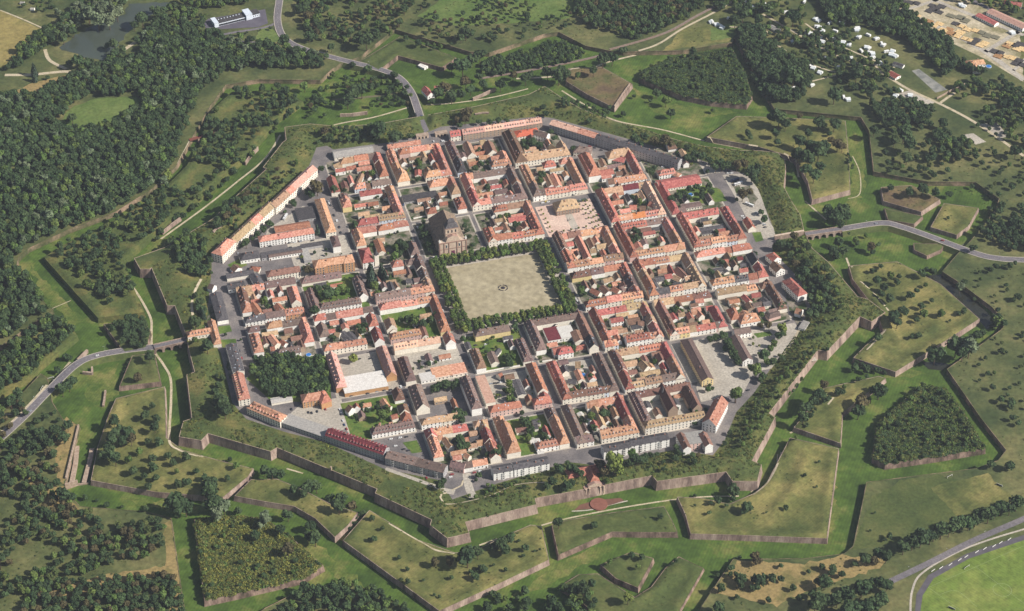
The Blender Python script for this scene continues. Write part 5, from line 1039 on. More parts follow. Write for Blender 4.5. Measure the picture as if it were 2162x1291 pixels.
# ---- wings and sheds filling the yards behind the street rows
occ = [(h['cx'], h['cy'], h['L'], h['D'], h['ang']) for h in HOUSES]
def boxof(cx, cy, L, D, ang):
    c, n = abs(math.cos(ang)), abs(math.sin(ang)); return cx-(L*c+D*n)/2, cy-(L*n+D*c)/2, cx+(L*c+D*n)/2, cy+(L*n+D*c)/2
OB = [boxof(*o) for o in occ]
nope = {(-2,1),(-1,1),(1,1),(-3,-2),(2,-3),(3,-3),(-3,1),(-4,-2)}
rw = random.Random(21); made = 0
for (i, j), (X0, Y0, X1, Y1) in BLK.items():
    if (i, j) in nope: continue
    want = 7 if (i, j) not in ((-2,-2),(-1,-3),(-2,-3),(0,-2),(1,-4),(3,1),(-3,0),(-1,-4),(3,2),(-3,-3),(-1,-2),(-2,-1)) else 2
    tries = 0
    while want and tries < 140:
        tries += 1; vert = rw.random() < .5; L = rw.uniform(9, 19); D = rw.uniform(5.5, 8.5)
        x = rw.uniform(X0+9, X1-9); y = rw.uniform(Y0+9, Y1-9); ang = math.pi/2*(-1 if vert else 0)
        bx = boxof(x, y, L, D, ang)
        if bx[0] < X0+7 or bx[2] > X1-7 or bx[1] < Y0+7 or bx[3] > Y1-7: continue
        if any(bx[0] < o[2]-1.2 and bx[2] > o[0]+1.2 and bx[1] < o[3]-1.2 and bx[3] > o[1]+1.2 for o in OB): continue
        OB.append(bx); want -= 1; made += 1
        H(x, y, ang, L, D, rw.uniform(3, 5.6), rw.uniform(2.2, 4), rw.choice('oortbbvrtg'), rw.choice('wccsw'), (0, 0), 'F', cat='outbuilding', name='outbuilding', chim=0, where=('yard', 0), group='rear buildings in the block yards', floors=1)
print('wings', made)

# ---- label, split off the smallest houses beyond 300
seen = {}
CN = {'w':'white','c':'cream','y':'yellow','p':'pink','s':'stone','u':'brick','k':'pale blue','g':'grey'}
RNN = dict(o='orange', O='bright orange', r='red', R='crimson', p='salmon', t='tan', b='brown', v='mauve', g='slate', G='pale grey', w='white')
yards = []
for h in HOUSES:
    if h['label'] is None:
        if h['where'] is None or h['where'][0] == 'yard': yards.append(h); continue
        wh, n = h['where']
        h['label'] = f"{RNN[h['rc']]} {CN[h['wc']]} house, {ORD[n-1]} on {wh}"
def blk_of(x, y):
    i, j = math.floor(x/78), math.floor(y/78); i = max(-4, min(3, i)); j = max(-4, min(3, j)); return blockname(i, j)
cntr = {}
for h in sorted(yards, key=lambda h: (blk_of(h['cx'], h['cy']), h['cx'])):
    bn = blk_of(h['cx'], h['cy']); cntr[bn] = cntr.get(bn, 0)+1
    h['label'] = f"{RNN[h['rc']]} yard building, {ORD[cntr[bn]-1] if cntr[bn] < 13 else 'number '+str(cntr[bn])} from left in {bn}"
yb = sorted([h for h in HOUSES if h['cat'] == 'outbuilding'], key=lambda h: -h['L']*h['D'])
for h in yb[290:]: h['cat'] = 'house' ; h['small'] = 1
hs = [h for h in HOUSES if h['cat'] == 'house']
area = lambda h: (h['L']*h['D']+h['L']*h['eave'])*(0 if h.get('small') else 1)
hs.sort(key=area, reverse=True)
keep = set(id(h) for h in hs[:300]); rest = []
for h in HOUSES:
    if h['cat'] != 'house' or id(h) in keep: build_house(h)
    else: build_house(h, rest)
if rest:
    V = []; F = []; MI = []; ms = []; idx = {}
    for poly, m in rest:
        if m.name not in idx: idx[m.name] = len(ms); ms.append(m)
        n = len(V); V += poly; F.append(tuple(range(n, n+len(poly)))); MI.append(idx[m.name])
    meta(obj('small_houses', meshof('small_houses', V, F, ms, MI)), 'small narrow row houses tucked between the larger ones in the town', 'small houses', kind='stuff')
print('houses', len(hs), 'all', len(HOUSES), 'yards', len(yards))
# ------------------------------------------------------------------ vegetation
def leafmat(name, a, b, var=.22):
    m = mat(name, [s(*a), s(*b)], scale=.35, scale2=1.6, objvar=var, rough=.8, contrast=(.3,.7), spec=.12)
    return m
LM = dict(d=leafmat('leaves_dark', (46,62,42), (76,94,58), .16), g=leafmat('leaves_green', (68,88,44), (100,118,62)), y=leafmat('leaves_yellow_green', (96,108,52), (130,138,70)),
          b=leafmat('leaves_brownish', (72,68,48), (96,88,60), .1), c=leafmat('needles_blue_green', (46,60,50), (70,86,68)), w=leafmat('leaves_silver', (84,98,72), (114,126,96)),
          o=leafmat('leaves_orchard', (60,74,42), (94,104,58)))
def crown_mesh(name, m, seed, nb=8, nq=300, size=.26, tall=1.0, cone=False, core=.6, flat=False):
    r = np.random.default_rng(seed); V = []; F = []
    if cone: bl = [((0, 0, -1+2*k/9.), .72*(1-k/9.5)+.1) for k in range(9)]
    else:
        bl = [((0, 0, 0), .62)]
        for k in range(nb):
            a = r.uniform(0, 2*math.pi); e = r.uniform(-.45, .95); q = r.uniform(.38, .62); rr = r.uniform(.3, .5); bl.append(((q*math.cos(a)*math.cos(e), q*math.sin(a)*math.cos(e), q*math.sin(e)*1.05), rr))
    wt = np.array([b[1]**2 for b in bl]); wt /= wt.sum()
    for _ in range(nq):
        (cx, cy, cz), rr = bl[r.choice(len(bl), p=wt)]; n = r.normal(size=3); n /= np.linalg.norm(n)
        if n[2] < -.5 and not cone: n[2] *= -1
        p = np.array([cx, cy, cz])+n*rr*r.uniform(.82, 1.1)
        nn = n+r.normal(size=3)*.45; nn /= np.linalg.norm(nn); t = np.cross(nn, r.normal(size=3)); t /= np.linalg.norm(t); u = np.cross(nn, t); h = size*r.uniform(.5, 1.1)
        i = len(V); sk = r.uniform(.6, 1)
        for sx, sy in ((-1, -sk), (1, -.8), (.8, 1), (-sk, .9)): q = p+t*h*.5*sx+u*h*.5*sy; V.append((q[0], q[1], q[2]*tall))
        F.append((i, i+1, i+2, i+3))
    if core:   # inner leaf mass so that little sky shows right through the middle
        for (cx, cy, cz), rr in bl:
            i = len(V); k_ = rr*.86
            for ring, (zz, q) in enumerate(((-.8, .55), (0, 1.), (.75, .62))):
                for a in range(6): t = a*math.pi/3+ring*.5; w_ = r.uniform(.85, 1.1); V.append((cx+k_*q*w_*math.cos(t), cy+k_*q*w_*math.sin(t), (cz+k_*zz)*tall))
            V.append((cx, cy, (cz+k_)*tall))
            for ring in range(2):
                for a in range(6): b2 = (a+1) % 6; F.append((i+ring*6+a, i+ring*6+b2, i+ring*6+6+b2, i+ring*6+6+a))
            for a in range(6): F.append((i+12+a, i+12+(a+1) % 6, i+18))
    return meshof(name, V, F, [m])
CM = {}
for k, cfgs in dict(d=[(1,8,340),(2,9,360),(3,7,330),(4,10,360)], g=[(5,8,340),(6,9,340),(7,7,330)], y=[(8,8,340),(9,7,300)], b=[(10,8,320),(11,7,300)], w=[(12,10,380)], o=[(13,6,240),(14,5,220),(15,7,260)]).items():
    CM[k] = [crown_mesh('crown', LM[k], sd, nb, nq, .30) for sd, nb, nq in cfgs]
CM['c'] = [crown_mesh('crown', LM['c'], 20+q, 0, 300, .3, 1.5, cone=True) for q in range(2)]
CM['p'] = [crown_mesh('crown', LM['y'], 30+q, 5, 160, .34, 1.3) for q in range(2)]
def trunk_mesh():
    b = MB(); b.cyl(0,0,-.1,.7,.07,.045,7); b.cyl(.0,.0,.55,1.1,.045,.02,6)
    for a in (0, 2.1, 4.2):
        c_, s_ = math.cos(a), math.sin(a); i = len(b.V)
        b.V += [(0,0,.55),(.03,0,.62),(0,.03,.55),(c_*.42,s_*.42,1.05)]; b.F += [(i,i+1,i+3),(i+1,i+2,i+3),(i+2,i,i+3)]; b.M += [0,0,0]
    return b.mesh('trunk', [M_trunk])
TRUNK = trunk_mesh()
TREES = []     # (x, y, z, r, type, region)
def trees(k, region, txt, sc=1.):
    pts = []; rr = []; ty = []
    for t in txt.split(','):
        t = t.split();
        if not t: continue
        x, y = float(t[0]), float(t[1]); r = re.match(r'([\d.]+)([a-z]?)', t[2]); q = float(r.group(1))/CR[k][2]/1.78*sc
        pts.append(cp(k, x, y)); rr.append(q); ty.append(r.group(2) or 'd')
    hh = hit(pts, off=np.array(rr)*1.4)
    for h, q, t in zip(hh, rr, ty): TREES.append([h[0], h[1], h[2], q, t, region])
trees('A','by the long diagonal barrack','1290 900 52,1390 850 95b,1130 1035 40,1040 1120 26,890 1260 40,1440 650 45,1335 930 55,1130 1000 30')
trees('B','in the far left street blocks','235 870 55,350 885 32,730 225 85,690 310 50,950 300 55,1105 285 30,640 260 50,1150 580 55g,1160 645 40,1145 765 42,1205 990 24,380 660 26g,640 700 50g,700 640 30,470 1010 25g,460 1240 35,1280 830 16,130 250 60b,200 330 35,300 330 40,390 330 40,480 320 40,560 340 36,150 320 40,60 360 30')
trees('C','in the blocks below the long stone barracks','960 370 55,1050 370 62,1130 385 50,990 420 40,560 850 42,1150 715 50,1135 780 48g,430 645 50,500 600 42,470 430 30,1250 250 40,1290 320 38,1100 140 35,320 110 65b,260 180 40,580 140 45,680 130 45,770 130 40,470 140 40,520 540 22')
trees('D','around the very long red hall and diagonal apartments','160 430 42,1000 690 62,1040 640 35,1420 870 48,1500 850 45,1640 840 48,1560 905 38,1300 955 58,1410 960 46,1660 905 46,1230 975 55,1560 960 40,1370 930 40,800 965 38,880 1010 46g,935 1020 30,780 600 16c,510 550 16g,700 50 40,330 130 40,840 330 70,930 310 60,1040 350 70b,1150 350 80b,1230 380 50b,1400 420 45,1480 500 60,1560 520 60,1640 560 50,1400 520 40,1710 640 60,1780 610 70,1620 680 30,900 380 40')
trees('E','on the far right rampart and car park','60 540 60,140 540 50,500 620 60,600 610 70b,680 600 60b,760 700 95,830 640 60,800 780 50,660 940 70b,740 900 55b,600 990 26,450 640 40,380 580 40,900 1200 50,860 1120 40')
trees('F','among the school buildings at left','860 110 52,800 175 48,740 235 46,690 280 30,615 325 58,570 355 34,1395 190 42c,1290 625 62b,1245 600 30,1400 840 62,1440 890 60g,1520 880 75,1600 870 60g,1660 830 60g,1720 850 42g,1490 820 50,810 960 56g,845 1015 36,1360 1070 66,1420 1010 40,1820 695 28,240 650 26,60 900 40,110 980 60,150 1060 55,60 1190 70')
trees('G','in the church quarter','1190 320 46,1215 390 55,1255 480 58,1290 560 46,1205 250 32,1655 290 38,1680 345 34,1710 410 34,1745 500 38,480 850 30,630 790 62c,640 870 80c,665 960 66g,750 800 62c,790 850 52c,700 1030 44g,955 490 68,905 525 58g,1010 530 60,890 640 62g,935 610 52,970 560 40,1270 420 40,1180 420 30,640 500 25,470 280 40,430 360 26g,500 280 30b')
trees('H','in the block between square and plaza','870 285 48,700 195 34g,760 185 38g,790 175 28')
trees('I','in the right-hand courtyards','840 345 58,850 420 50,815 465 42,895 370 25,1085 478 30g,240 1000 58g,280 1030 36,1640 780 34,650 930 24,1230 1200 34,1290 1190 28g')
trees('J','near the right-hand gate','440 690 44,400 700 26,545 660 34,610 730 28,790 600 38,330 800 36,380 360 34,1220 400 55b,1080 500 66,1010 520 44,1170 510 52,1300 470 70g,1360 520 56,1240 700 55b,1180 620 48,1370 720 60,1340 800 75,1290 860 58,1400 860 50,1430 640 50g,1480 760 60g,1560 760 60,1620 860 60,1500 880 60,1560 960 70,1440 980 55,1400 1090 60,1480 1100 60g,1610 1100 50,1450 1190 55,1520 1200 50,855 1255 34,1085 1170 46,1120 1140 30,1380 1250 60,1460 1260 50')
trees('K','by the left gate','770 635 58,850 590 48g,1545 370 34,1575 400 22,1780 605 52y,190 470 78,140 500 44,40 200 58,150 130 40c,100 60 50,360 1110 90,300 1050 60,420 1160 55,280 960 42,320 900 46,360 820 38,300 790 30,390 340 22,60 400 40g,560 400 16,1190 180 26')
trees('L','in the left near blocks','440 600 54y,540 300 52,500 250 40,560 240 40,235 375 34,1040 175 58,1120 200 60g,1200 225 50,960 180 38,1280 180 50,1340 120 40,1320 935 48,1395 900 54,1470 880 50,1560 870 50,1260 660 36,1185 700 20,160 250 18,700 1130 40,540 1110 40,600 1170 40,800 1140 40,470 1230 30,1550 1200 40,1650 1210 36,1540 1150 26')
trees('M','around the near side of the square','860 245 46,875 290 34,790 590 42,800 640 52,840 590 40g,820 670 36,740 580 22,795 880 52g,820 950 48,790 1040 40g,850 1060 30,370 880 32,1500 490 42,1540 480 26,1160 490 28,1210 495 30,1690 790 36,1480 950 28g,1540 920 32,250 1180 38,230 1240 50,960 1270 48,1000 1260 30,300 390 40,350 380 26,1140 600 22g,820 540 26g')
trees('N','in the right near blocks','1260 80 42,1310 60 28g,1040 640 34g,1350 190 30,1650 390 42,1720 370 42,1790 360 46,1500 1190 30g,480 1200 50,530 1210 40,350 1230 55g,1600 1160 26,1440 1170 28,900 800 22g,1640 900 24g,1010 320 16')
trees('O','along the long school yard','310 390 40,360 380 40,460 350 46,430 330 30,500 420 58,525 480 56,550 540 58,580 590 54,610 640 46,470 490 40,1090 280 58y,1060 345 58,1110 330 40g,1000 440 46g,960 500 44g,900 570 66,930 640 40g,810 730 78g,590 1000 82g,280 940 38g,330 930 24,850 240 40b,940 235 50b,880 790 46,860 840 40,870 130 34g,1070 30 42,740 700 40,990 640 50,1090 600 40,1480 340 40,1330 560 30,1580 580 24')
trees('Q','near the round drive','40 350 66g,90 300 44g,640 30 58,720 20 60,800 20 50,600 60 30,850 290 36,880 360 50,905 400 44,880 620 62,900 690 60,960 670 46,840 640 40,1290 760 62,1310 700 40,1240 800 34,1190 770 40,670 1100 58,700 1060 36,1085 1000 36,1600 430 58,1650 510 50,1570 400 40,1625 600 40g,1800 560 38,1830 600 34,1740 425 26g,1410 80 52g,1440 140 36g,1370 70 34,1470 170 26g,1060 1050 22,1380 1110 34,1210 1150 30,1630 1010 26,430 620 0.1,1560 320 34')
trees('S','around the monumental lower gate','320 930 58,280 900 34,440 920 52,500 950 46,400 870 34,545 980 40,240 1070 56,180 1110 44,400 1110 58,450 1080 40,370 1160 40,760 890 64b,800 960 60b,720 860 30b,905 880 105y,960 950 56y,1110 780 60g,1180 830 60,1250 810 52,1090 860 50,830 1060 36g,610 410 28,690 480 46,700 390 30,560 380 30,690 340 34,820 310 40,860 260 28,1450 930 32,1180 0 0.1,1380 770 30')
trees('T','beside the lower right corner houses','1200 125 74g,280 780 40,120 830 60,200 820 50,580 760 44,560 700 40,550 820 40,730 780 34,800 780 26b,750 850 36,1180 1180 66,1170 1120 50,730 400 40,760 430 34,560 270 26,640 560 16,1080 650 26,1140 530 30,1000 780 26y')
trees('a','on the grass around the left road','500 190 32,430 290 30,530 200 24,1130 190 45,1045 350 36b,520 400 52,470 440 50,560 370 36,1150 560 28,1100 630 40,1180 660 36,1170 725 42,860 680 48,890 760 54,965 770 58,840 820 52,990 820 45b,930 830 42,820 900 46,780 940 40,870 960 56,970 970 34g,1055 910 32g,1155 960 34,1155 1030 40,1010 1055 36,1090 1095 28,1275 940 34,1310 995 30,1405 950 38,1340 1060 22g,1485 1060 26,1345 1150 34,1415 1140 36,1545 1105 28,1600 1150 34,1590 1220 55,1720 1110 24,1785 1015 26g,1740 970 22,1200 840 36,1120 830 28,2000 1055 42,2060 1070 45,2130 1080 40,1120 1180 30,1690 560 68,1700 600 58,1660 520 44,80 530 55,130 470 44,440 670 22,410 610 20,345 640 34,275 680 32,230 740 38,185 770 38,300 760 42,420 750 46,510 715 42,480 800 48,370 850 42,330 800 38,400 935 32,250 850 36,150 830 36,100 900 38,60 950 36,265 1050 38b,350 1020 34g,180 1080 36g,430 1140 32,345 1130 30,1180 1110 30')
trees('b','in the orchard at the lower left','470 410 56,540 430 36,640 430 22,730 450 14,805 485 26,1100 515 24,920 500 14,1330 480 90,1400 510 60,1580 390 62,1590 320 46,1610 480 74,1690 500 56w,1640 560 50w,1800 530 34,2000 580 46w,1920 720 34,1960 620 30,1540 330 30')
trees('c','on the outworks below the town','430 365 36,530 350 50,600 350 46,500 400 40,700 430 36,790 440 46,770 500 56,860 500 42b,560 650 44,590 740 54,540 720 40,385 820 50b,385 565 44,330 670 38,220 600 42w,180 640 30w,140 710 36,1020 585 22,1035 745 24,1000 750 16,1225 885 18,1290 975 18,1290 1065 22,1240 1050 16,1410 1055 12,1490 1165 12,1530 1180 14,1620 1035 18,1500 920 34b,1610 910 34b,1740 880 72,1820 850 46,1690 900 36,1990 790 46,2060 740 40,1930 810 26,1790 1025 26,1770 990 20,1870 975 28,1840 960 20,2030 975 16,1100 665 18,1940 940 12')
trees('d','on the outworks facing the lower gate','640 620 42,910 640 30,1410 575 24,1195 865 28,1270 880 26,1030 915 24g,1240 950 22g,830 1130 46,750 1150 36,690 1110 26,1165 1195 42y,390 810 28,340 760 14,215 780 46,245 830 40,170 800 34,290 720 28,500 825 11,460 835 10,375 870 14,70 970 30,30 980 20,20 1035 26,1530 910 18,1500 930 14,1960 390 34,1960 440 26,1840 450 28,1790 470 20,1670 490 12,1780 545 18,2080 510 32,2040 540 20,1910 490 16,1670 415 14,2120 870 36b,1945 960 28,1940 1010 22,2010 1040 38,1980 1010 22,1870 1110 32,1840 1020 18,2130 1050 36,1990 1180 20,1850 1260 46,2110 1110 28,590 1220 46,400 1210 38,330 1190 20')
trees('e','in the lower right meadows','50 500 42,30 530 30,345 510 22,200 545 10,130 910 38b,310 945 20,620 950 26,700 970 34,690 1000 28,520 990 20,640 1070 54,590 1060 34,770 1010 28,870 930 26,950 900 42,1040 850 38,1105 875 48,1010 900 34b,150 1060 46,240 1040 36,190 1030 26,20 1040 38,310 1045 26,400 1110 26,540 1160 28,450 1190 28,220 1205 26,1130 720 26,1090 750 16,1020 545 10,1900 180 34,2040 190 38,600 160 12,580 350 10,490 262 16,985 680 10,5 1090 30,130 1110 26')
trees('f','on the right-hand outworks and glacis','1170 60 44,1240 25 36,1360 215 22,1310 210 18,1390 30 24,1340 90 26,1480 350 72,1640 290 80,1690 340 60,1740 300 74w,1800 210 44,1840 190 34,1960 90 50,1930 120 34,1050 220 30,780 640 28,900 540 24,960 520 22,870 450 34,960 470 30,1040 470 26,640 580 38b,600 660 52,560 700 44,500 760 48,480 830 46,540 740 40,790 600 24g,740 640 28,650 690 40,930 720 66b,900 790 52,1055 630 60,1010 620 34,1980 325 26,1860 378 18,1810 430 18,1880 495 22,1815 547 14,1920 600 28,1980 690 30,2060 720 34,2050 750 26,2070 830 28,2110 870 26,1935 870 0.1,1540 40 22,1510 60 20,1700 15 22,1660 40 20,1590 96 12,1900 1180 32,2050 1190 34,2030 660 18,430 980 20g')
trees('Y','beside the right-hand road','430 130 88,500 70 80,370 60 58,540 120 66,480 190 50,470 350 56,420 430 58,510 430 54,450 480 40,620 330 40g,640 360 30,760 400 50b,720 290 26g,560 270 18,830 370 28,780 440 30,850 570 28,770 605 30,800 610 22,945 655 42g,1020 660 30,1255 740 26g,1000 710 34,820 700 50,880 760 48,930 860 48,860 820 40,1120 830 44,1180 790 30,1220 925 36,1040 960 40,960 1040 48,1000 1080 56,1070 980 40,1250 1000 46g,1400 990 40g,1600 985 28,1560 1000 22,1190 1190 32,1130 1215 24,830 1220 38,1310 880 26,1570 760 54w,1610 730 34,1700 870 22,1920 1080 58g,1880 1040 40,1970 1080 40,2030 560 34,2070 540 24,1900 570 34,1850 600 30,1960 570 20,1990 740 24,2100 845 40,2060 870 26,1690 400 42,1460 130 18,1220 630 40,1330 620 44,1270 600 34,1240 650 30,1910 1000 30')
trees('W','near the campsite and glacis','610 750 68,560 750 38,650 790 44,740 735 26b,860 775 48,890 800 34,960 790 46,795 850 34,410 845 28,425 870 22,590 850 36,600 900 30,740 900 54,810 930 50,860 960 66,790 1000 58,900 930 48,730 980 50,980 920 46b,940 890 30b,1010 930 34b,830 1110 48,870 1060 40,780 1080 44,930 850 20,190 700 20g,640 950 0.1,1280 960 26,1300 1030 24,1590 1110 26,1540 1070 24,1700 1130 18,1830 1180 20,1320 1190 28,1440 1220 38,1520 1200 46,1600 1220 34,1690 1230 30,1210 830 40,1340 890 38,1400 850 60,1440 920 60,1420 1000 44,1550 1000 30,1640 1040 18,1650 780 40,1940 815 16,1985 850 16,1870 790 20,2110 960 48,2000 1230 22,60 330 34,1100 470 56,960 600 60,700 480 80,620 500 60,740 440 50,530 60 50,380 90 60,330 130 50,700 110 60,480 120 40')
trees('V','in the meadows beyond the railway','600 110 28,870 115 30,500 135 28,265 170 32,130 105 32,490 270 32,410 240 24,170 440 34,75 410 28,590 305 16,800 720 48b,740 760 30b,1280 680 26,1300 720 24,60 200 36,400 60 40,370 140 34,790 210 48,760 240 36,830 210 30,940 220 30,970 240 28,900 230 24,1000 190 24,1050 190 22,1160 190 26,1180 100 28,1020 30 24,910 20 20,1150 230 18,700 290 16,160 260 66,230 250 40,100 260 40,70 590 60,130 570 56,40 640 50,400 590 26,770 420 70,830 380 50,700 430 40,880 350 50,1090 480 34b,1170 500 44,1200 470 30,1010 540 46,880 490 38,900 540 40,790 520 44b,660 560 52b,620 590 48,700 610 50,760 600 44,820 570 40,580 640 26,1310 460 50,1380 480 60,1430 500 40,1400 440 36,1500 480 26g,1600 450 40,1660 380 54,1720 370 50,1790 320 34,2060 640 40g,2000 590 36,2090 720 36,1860 610 18,1960 640 16,330 870 50,240 830 66,190 820 40,440 860 26,1570 830 0.1,1700 60 0.1,340 480 34,370 540 26')
trees('U','around the pond and forest edge','215 450 34c,220 490 28c,300 490 18,490 390 52,440 400 30,1000 80 50,900 120 60,850 160 40,620 130 66w,690 130 60w,560 90 60w,640 60 56w,740 80 60w,720 280 46,680 290 26,460 200 40,400 240 44,330 250 36,455 750 36,430 770 20,1460 230 22,1510 215 16,1565 205 14,1715 178 16,1650 190 10,1590 250 36,1640 300 40,1700 290 46,1800 260 50,1750 310 40,1880 310 30,1920 340 30,1660 560 30,1930 550 36g,1060 1120 40y,1040 1150 36w,1900 60 44,1950 100 40b,1960 230 40,1940 30 38,2110 110 24,2120 230 20,2100 300 34,240 60 22,150 30 20')
# avenue of lime trees round the square (three rows each side)
AV = []
for side in range(4):
    for row, d in enumerate((59.5, 65.5, 71.5)):
        if row == 2 and side in (0, 1): d = 70.5
        n = 19
        for k in range(n):
            t = -66+132*k/(n-1)+random.uniform(-1.2, 1.2); q = d+random.uniform(-.8, .8)
            if random.random() < .05: continue
            x, y = ((t, q), (q, -t), (-t, -q), (-q, t))[side]
            if side in (0, 2) and abs(t) > 68: continue
            AV.append((x, y, side, row))
for x, y, side, row in AV: TREES.append([x, y, .15, random.uniform(3.9, 5.0), random.choice('gggooy'), ('square', side, row)])
PL = []
def pline(k, x0, y0, x1, y1, n):
    for i in range(n):
        t = i/(n-1) if n > 1 else 0; c = catz(k, x0+(x1-x0)*t, y0+(y1-y0)*t, 2.2); PL.append(c)
pline('H',1150,120,1268,355,6); pline('H',1395,350,1640,305,4); pline('D',262,1000,430,1270,7); pline('D',300,1010,470,1280,7) if 0 else pline('D',225,1040,390,1290,6); pline('D',305,1000,440,1215,5)
for x, y in PL: TREES.append([x, y, .15, 1.55, 'p', 'plaza'])
# hedge rows / belts of big trees traced as lines
def belt(k, region, pts, step, r, ty='d', wid=0):
    P = np.array(pts, float)
    for a, b_ in zip(P[:-1], P[1:]):
        n = max(1, int(np.linalg.norm(b_-a)/step))
        for i in range(n):
            x, y = a+(b_-a)*(i+.5)/n+rng.normal(0, wid, 2); q = r*rng.uniform(.8, 1.15)/CR[k][2]/1.78; h = hit([cp(k, x, y)], off=q)[0]; TREES.append([h[0], h[1], h[2], q, ty, region])
belt('e','in the tall hedge along the lower right road',[(1200,850),(1290,800),(1500,700),(1700,640),(1850,580),(2000,520),(2130,490)],52,56,'d',8)
belt('e','at the lower edge by the stadium road',[(520,1280),(700,1220),(850,1180),(960,1120),(1080,1080),(1100,1180),(1040,1270),(900,1270),(780,1290)],58,56,'d',14)

def scatter(poly, spacing, jitter=.45, holes=()):
    P = np.array(poly, float); w = pxpoly(poly, ZO); lo, hi = w.min(0), w.max(0)
    g = np.stack(np.meshgrid(np.arange(lo[0], hi[0], spacing), np.arange(lo[1], hi[1], spacing)), -1).reshape(-1, 2); g += rng.uniform(-jitter, jitter, g.shape)*spacing
    g = g[inpoly(g, w)]
    for h in holes: g = g[~inpoly(g, pxpoly(h, ZO))]
    return g
WOOD = []   # x y z r type
def wood(poly, spacing, r0, r1, types='ddddgc', holes=(), drop=0.):
    g = scatter(poly, spacing, holes=holes)
    if drop: g = g[(np.sin(g[:, 0]*.045+g[:, 1]*.02)+np.sin(g[:, 1]*.06-g[:, 0]*.03)+rng.normal(0, .6, len(g))) > drop-1]
    z = groundz(g)
    for (x, y), zz in zip(g, z): WOOD.append([x, y, zz, rng.uniform(r0, r1), random.choice(types), ''])
CLR = [(118,266),(150,226),(205,206),(296,202),(300,217),(275,240),(255,260),(190,277),(140,277)]
wood([(-60,205),(20,200),(95,208),(105,185),(160,165),(180,140),(215,142),(250,112),(300,90),(330,45),(400,55),(450,75),(520,90),(600,105),(700,125),(690,148),(540,146),(470,160),(425,195),(400,255),(374,345),(326,396),(240,449),(150,483),(60,523),(37,545),(36,565),(97,643),(108,654),(40,700),(-60,770)],7.8,4.0,7.0,'ddddddgddoddgdddgdddddw',holes=[CLR,[(258,120),(285,90),(300,110),(290,130)]])
wood([(30,150),(10,150),(60,90),(100,60),(135,55),(120,95),(80,120)],8,4,6.5,'dddg'); wood([(120,40),(160,10),(270,-10),(265,30),(190,55),(130,90)],10,4,7,'dgww')
wood([(280,40),(360,20),(440,30),(430,60),(330,40),(290,55)],9,3,6,'dgg',drop=.5); wood([(370,-15),(560,-10),(545,8),(440,22),(380,15)],8,4,6,'ddg'); wood([(60,-10),(160,-10),(120,30),(60,30)],11,2,4,'ggd',drop=.6)
wood([(615,-10),(760,-10),(740,40),(690,70),(660,95),(640,60)],8.5,3.5,6,'ddgb',drop=.3); wood([(740,-10),(900,-15),(860,40),(760,60),(700,90)],12,3,5,'dgo',drop=.6)
wood([(1015,128),(1115,103),(1160,82),(1200,90),(1240,112),(1215,125),(1130,140),(1020,158)],6.5,3,4.6,'dddg'); wood([(1190,-30),(1500,-40),(1500,5),(1465,30),(1440,48),(1340,88),(1300,75),(1240,60),(1215,30)],7.5,3.6,6,'dddddgb')
wood([(860,-20),(1240,-20),(1235,60),(1080,70),(900,105)],12.5,2,4.6,'ddgob',drop=.35); wood([(640,60),(830,0),(850,60),(760,110),(690,90)],12,3,4.6,'dgb')
wood([(1505,-20),(1560,-20),(1700,-10),(1640,30),(1560,40),(1500,20)],9,4,6,'ddg',drop=.3); wood([(1700,-30),(1850,-30),(1920,30),(1965,65),(2010,95),(2020,150),(1990,165),(1960,130),(1905,90),(1830,60),(1750,50)],8,4.5,7,'dddddg')
wood([(1550,70),(1610,60),(1640,110),(1700,140),(1712,180),(1690,215),(1640,222),(1608,205),(1575,130)],7.5,4.5,7,'dddd'); wood([(1640,50),(1700,60),(1850,140),(1900,200),(1830,215),(1760,160),(1700,110),(1650,90)],13,3.5,6,'dddg',drop=.35)
wood([(1840,225),(1900,210),(1975,235),(1960,265),(1850,260)],8,4,6,'ddd'); wood([(1860,255),(1940,250),(2040,300),(2080,350),(2040,370),(1960,340),(1900,320),(1870,290)],9.5,4,6,'dddgd',drop=.25)
wood([(1880,260),(2162,330),(2230,380),(2230,500),(2120,520),(2060,500),(2100,430),(2060,390),(1960,380),(1850,370)],15,2.5,5,'dddgo',drop=.4); wood([(2090,440),(2200,430),(2220,540),(2140,535),(2060,515)],9,4,6,'ddd',drop=.2)
wood([(2010,190),(2060,170),(2162,210),(2230,320),(2162,325),(2080,260),(2020,215)],9,4,6.5,'dddgg',drop=.25); wood([(2010,120),(2162,200),(2200,260),(2100,170),(2020,150)],9,4,6,'ddd',drop=.5)
wood([(2064,740),(2170,650),(2230,640),(2230,1000),(2150,940),(2110,880)],24,1.8,3.4,'dgo'); wood([(2020,565),(2180,560),(2220,640),(2130,670),(2060,610)],22,2,3.4,'dgo')
wood([(-60,870),(40,850),(70,880),(120,905),(120,960),(130,1030),(60,1010),(-60,960)],10,3,4.8,'ddgb',drop=.3); wood([(-60,960),(60,1000),(165,1075),(300,1085),(355,1105),(350,1170),(230,1200),(100,1240),(-60,1230)],8.5,3.4,5.4,'dddgob',drop=.25)
wood([(90,1240),(220,1225),(362,1215),(395,1280),(380,1320),(60,1320),(40,1290)],8,3.6,5.4,'dddgb'); wood([(-60,1180),(90,1170),(100,1270),(-60,1260)],8,4,5.4,'dddg',drop=.2)
wood([(580,1320),(600,1265),(660,1240),(738,1232),(800,1255),(870,1300),(870,1330)],8,4,5.6,'dddg'); wood([(1035,1250),(1100,1235),(1150,1255),(1180,1235),(1260,1240),(1270,1320),(1000,1320)],8.5,3.6,5.4,'dddg',drop=.2)
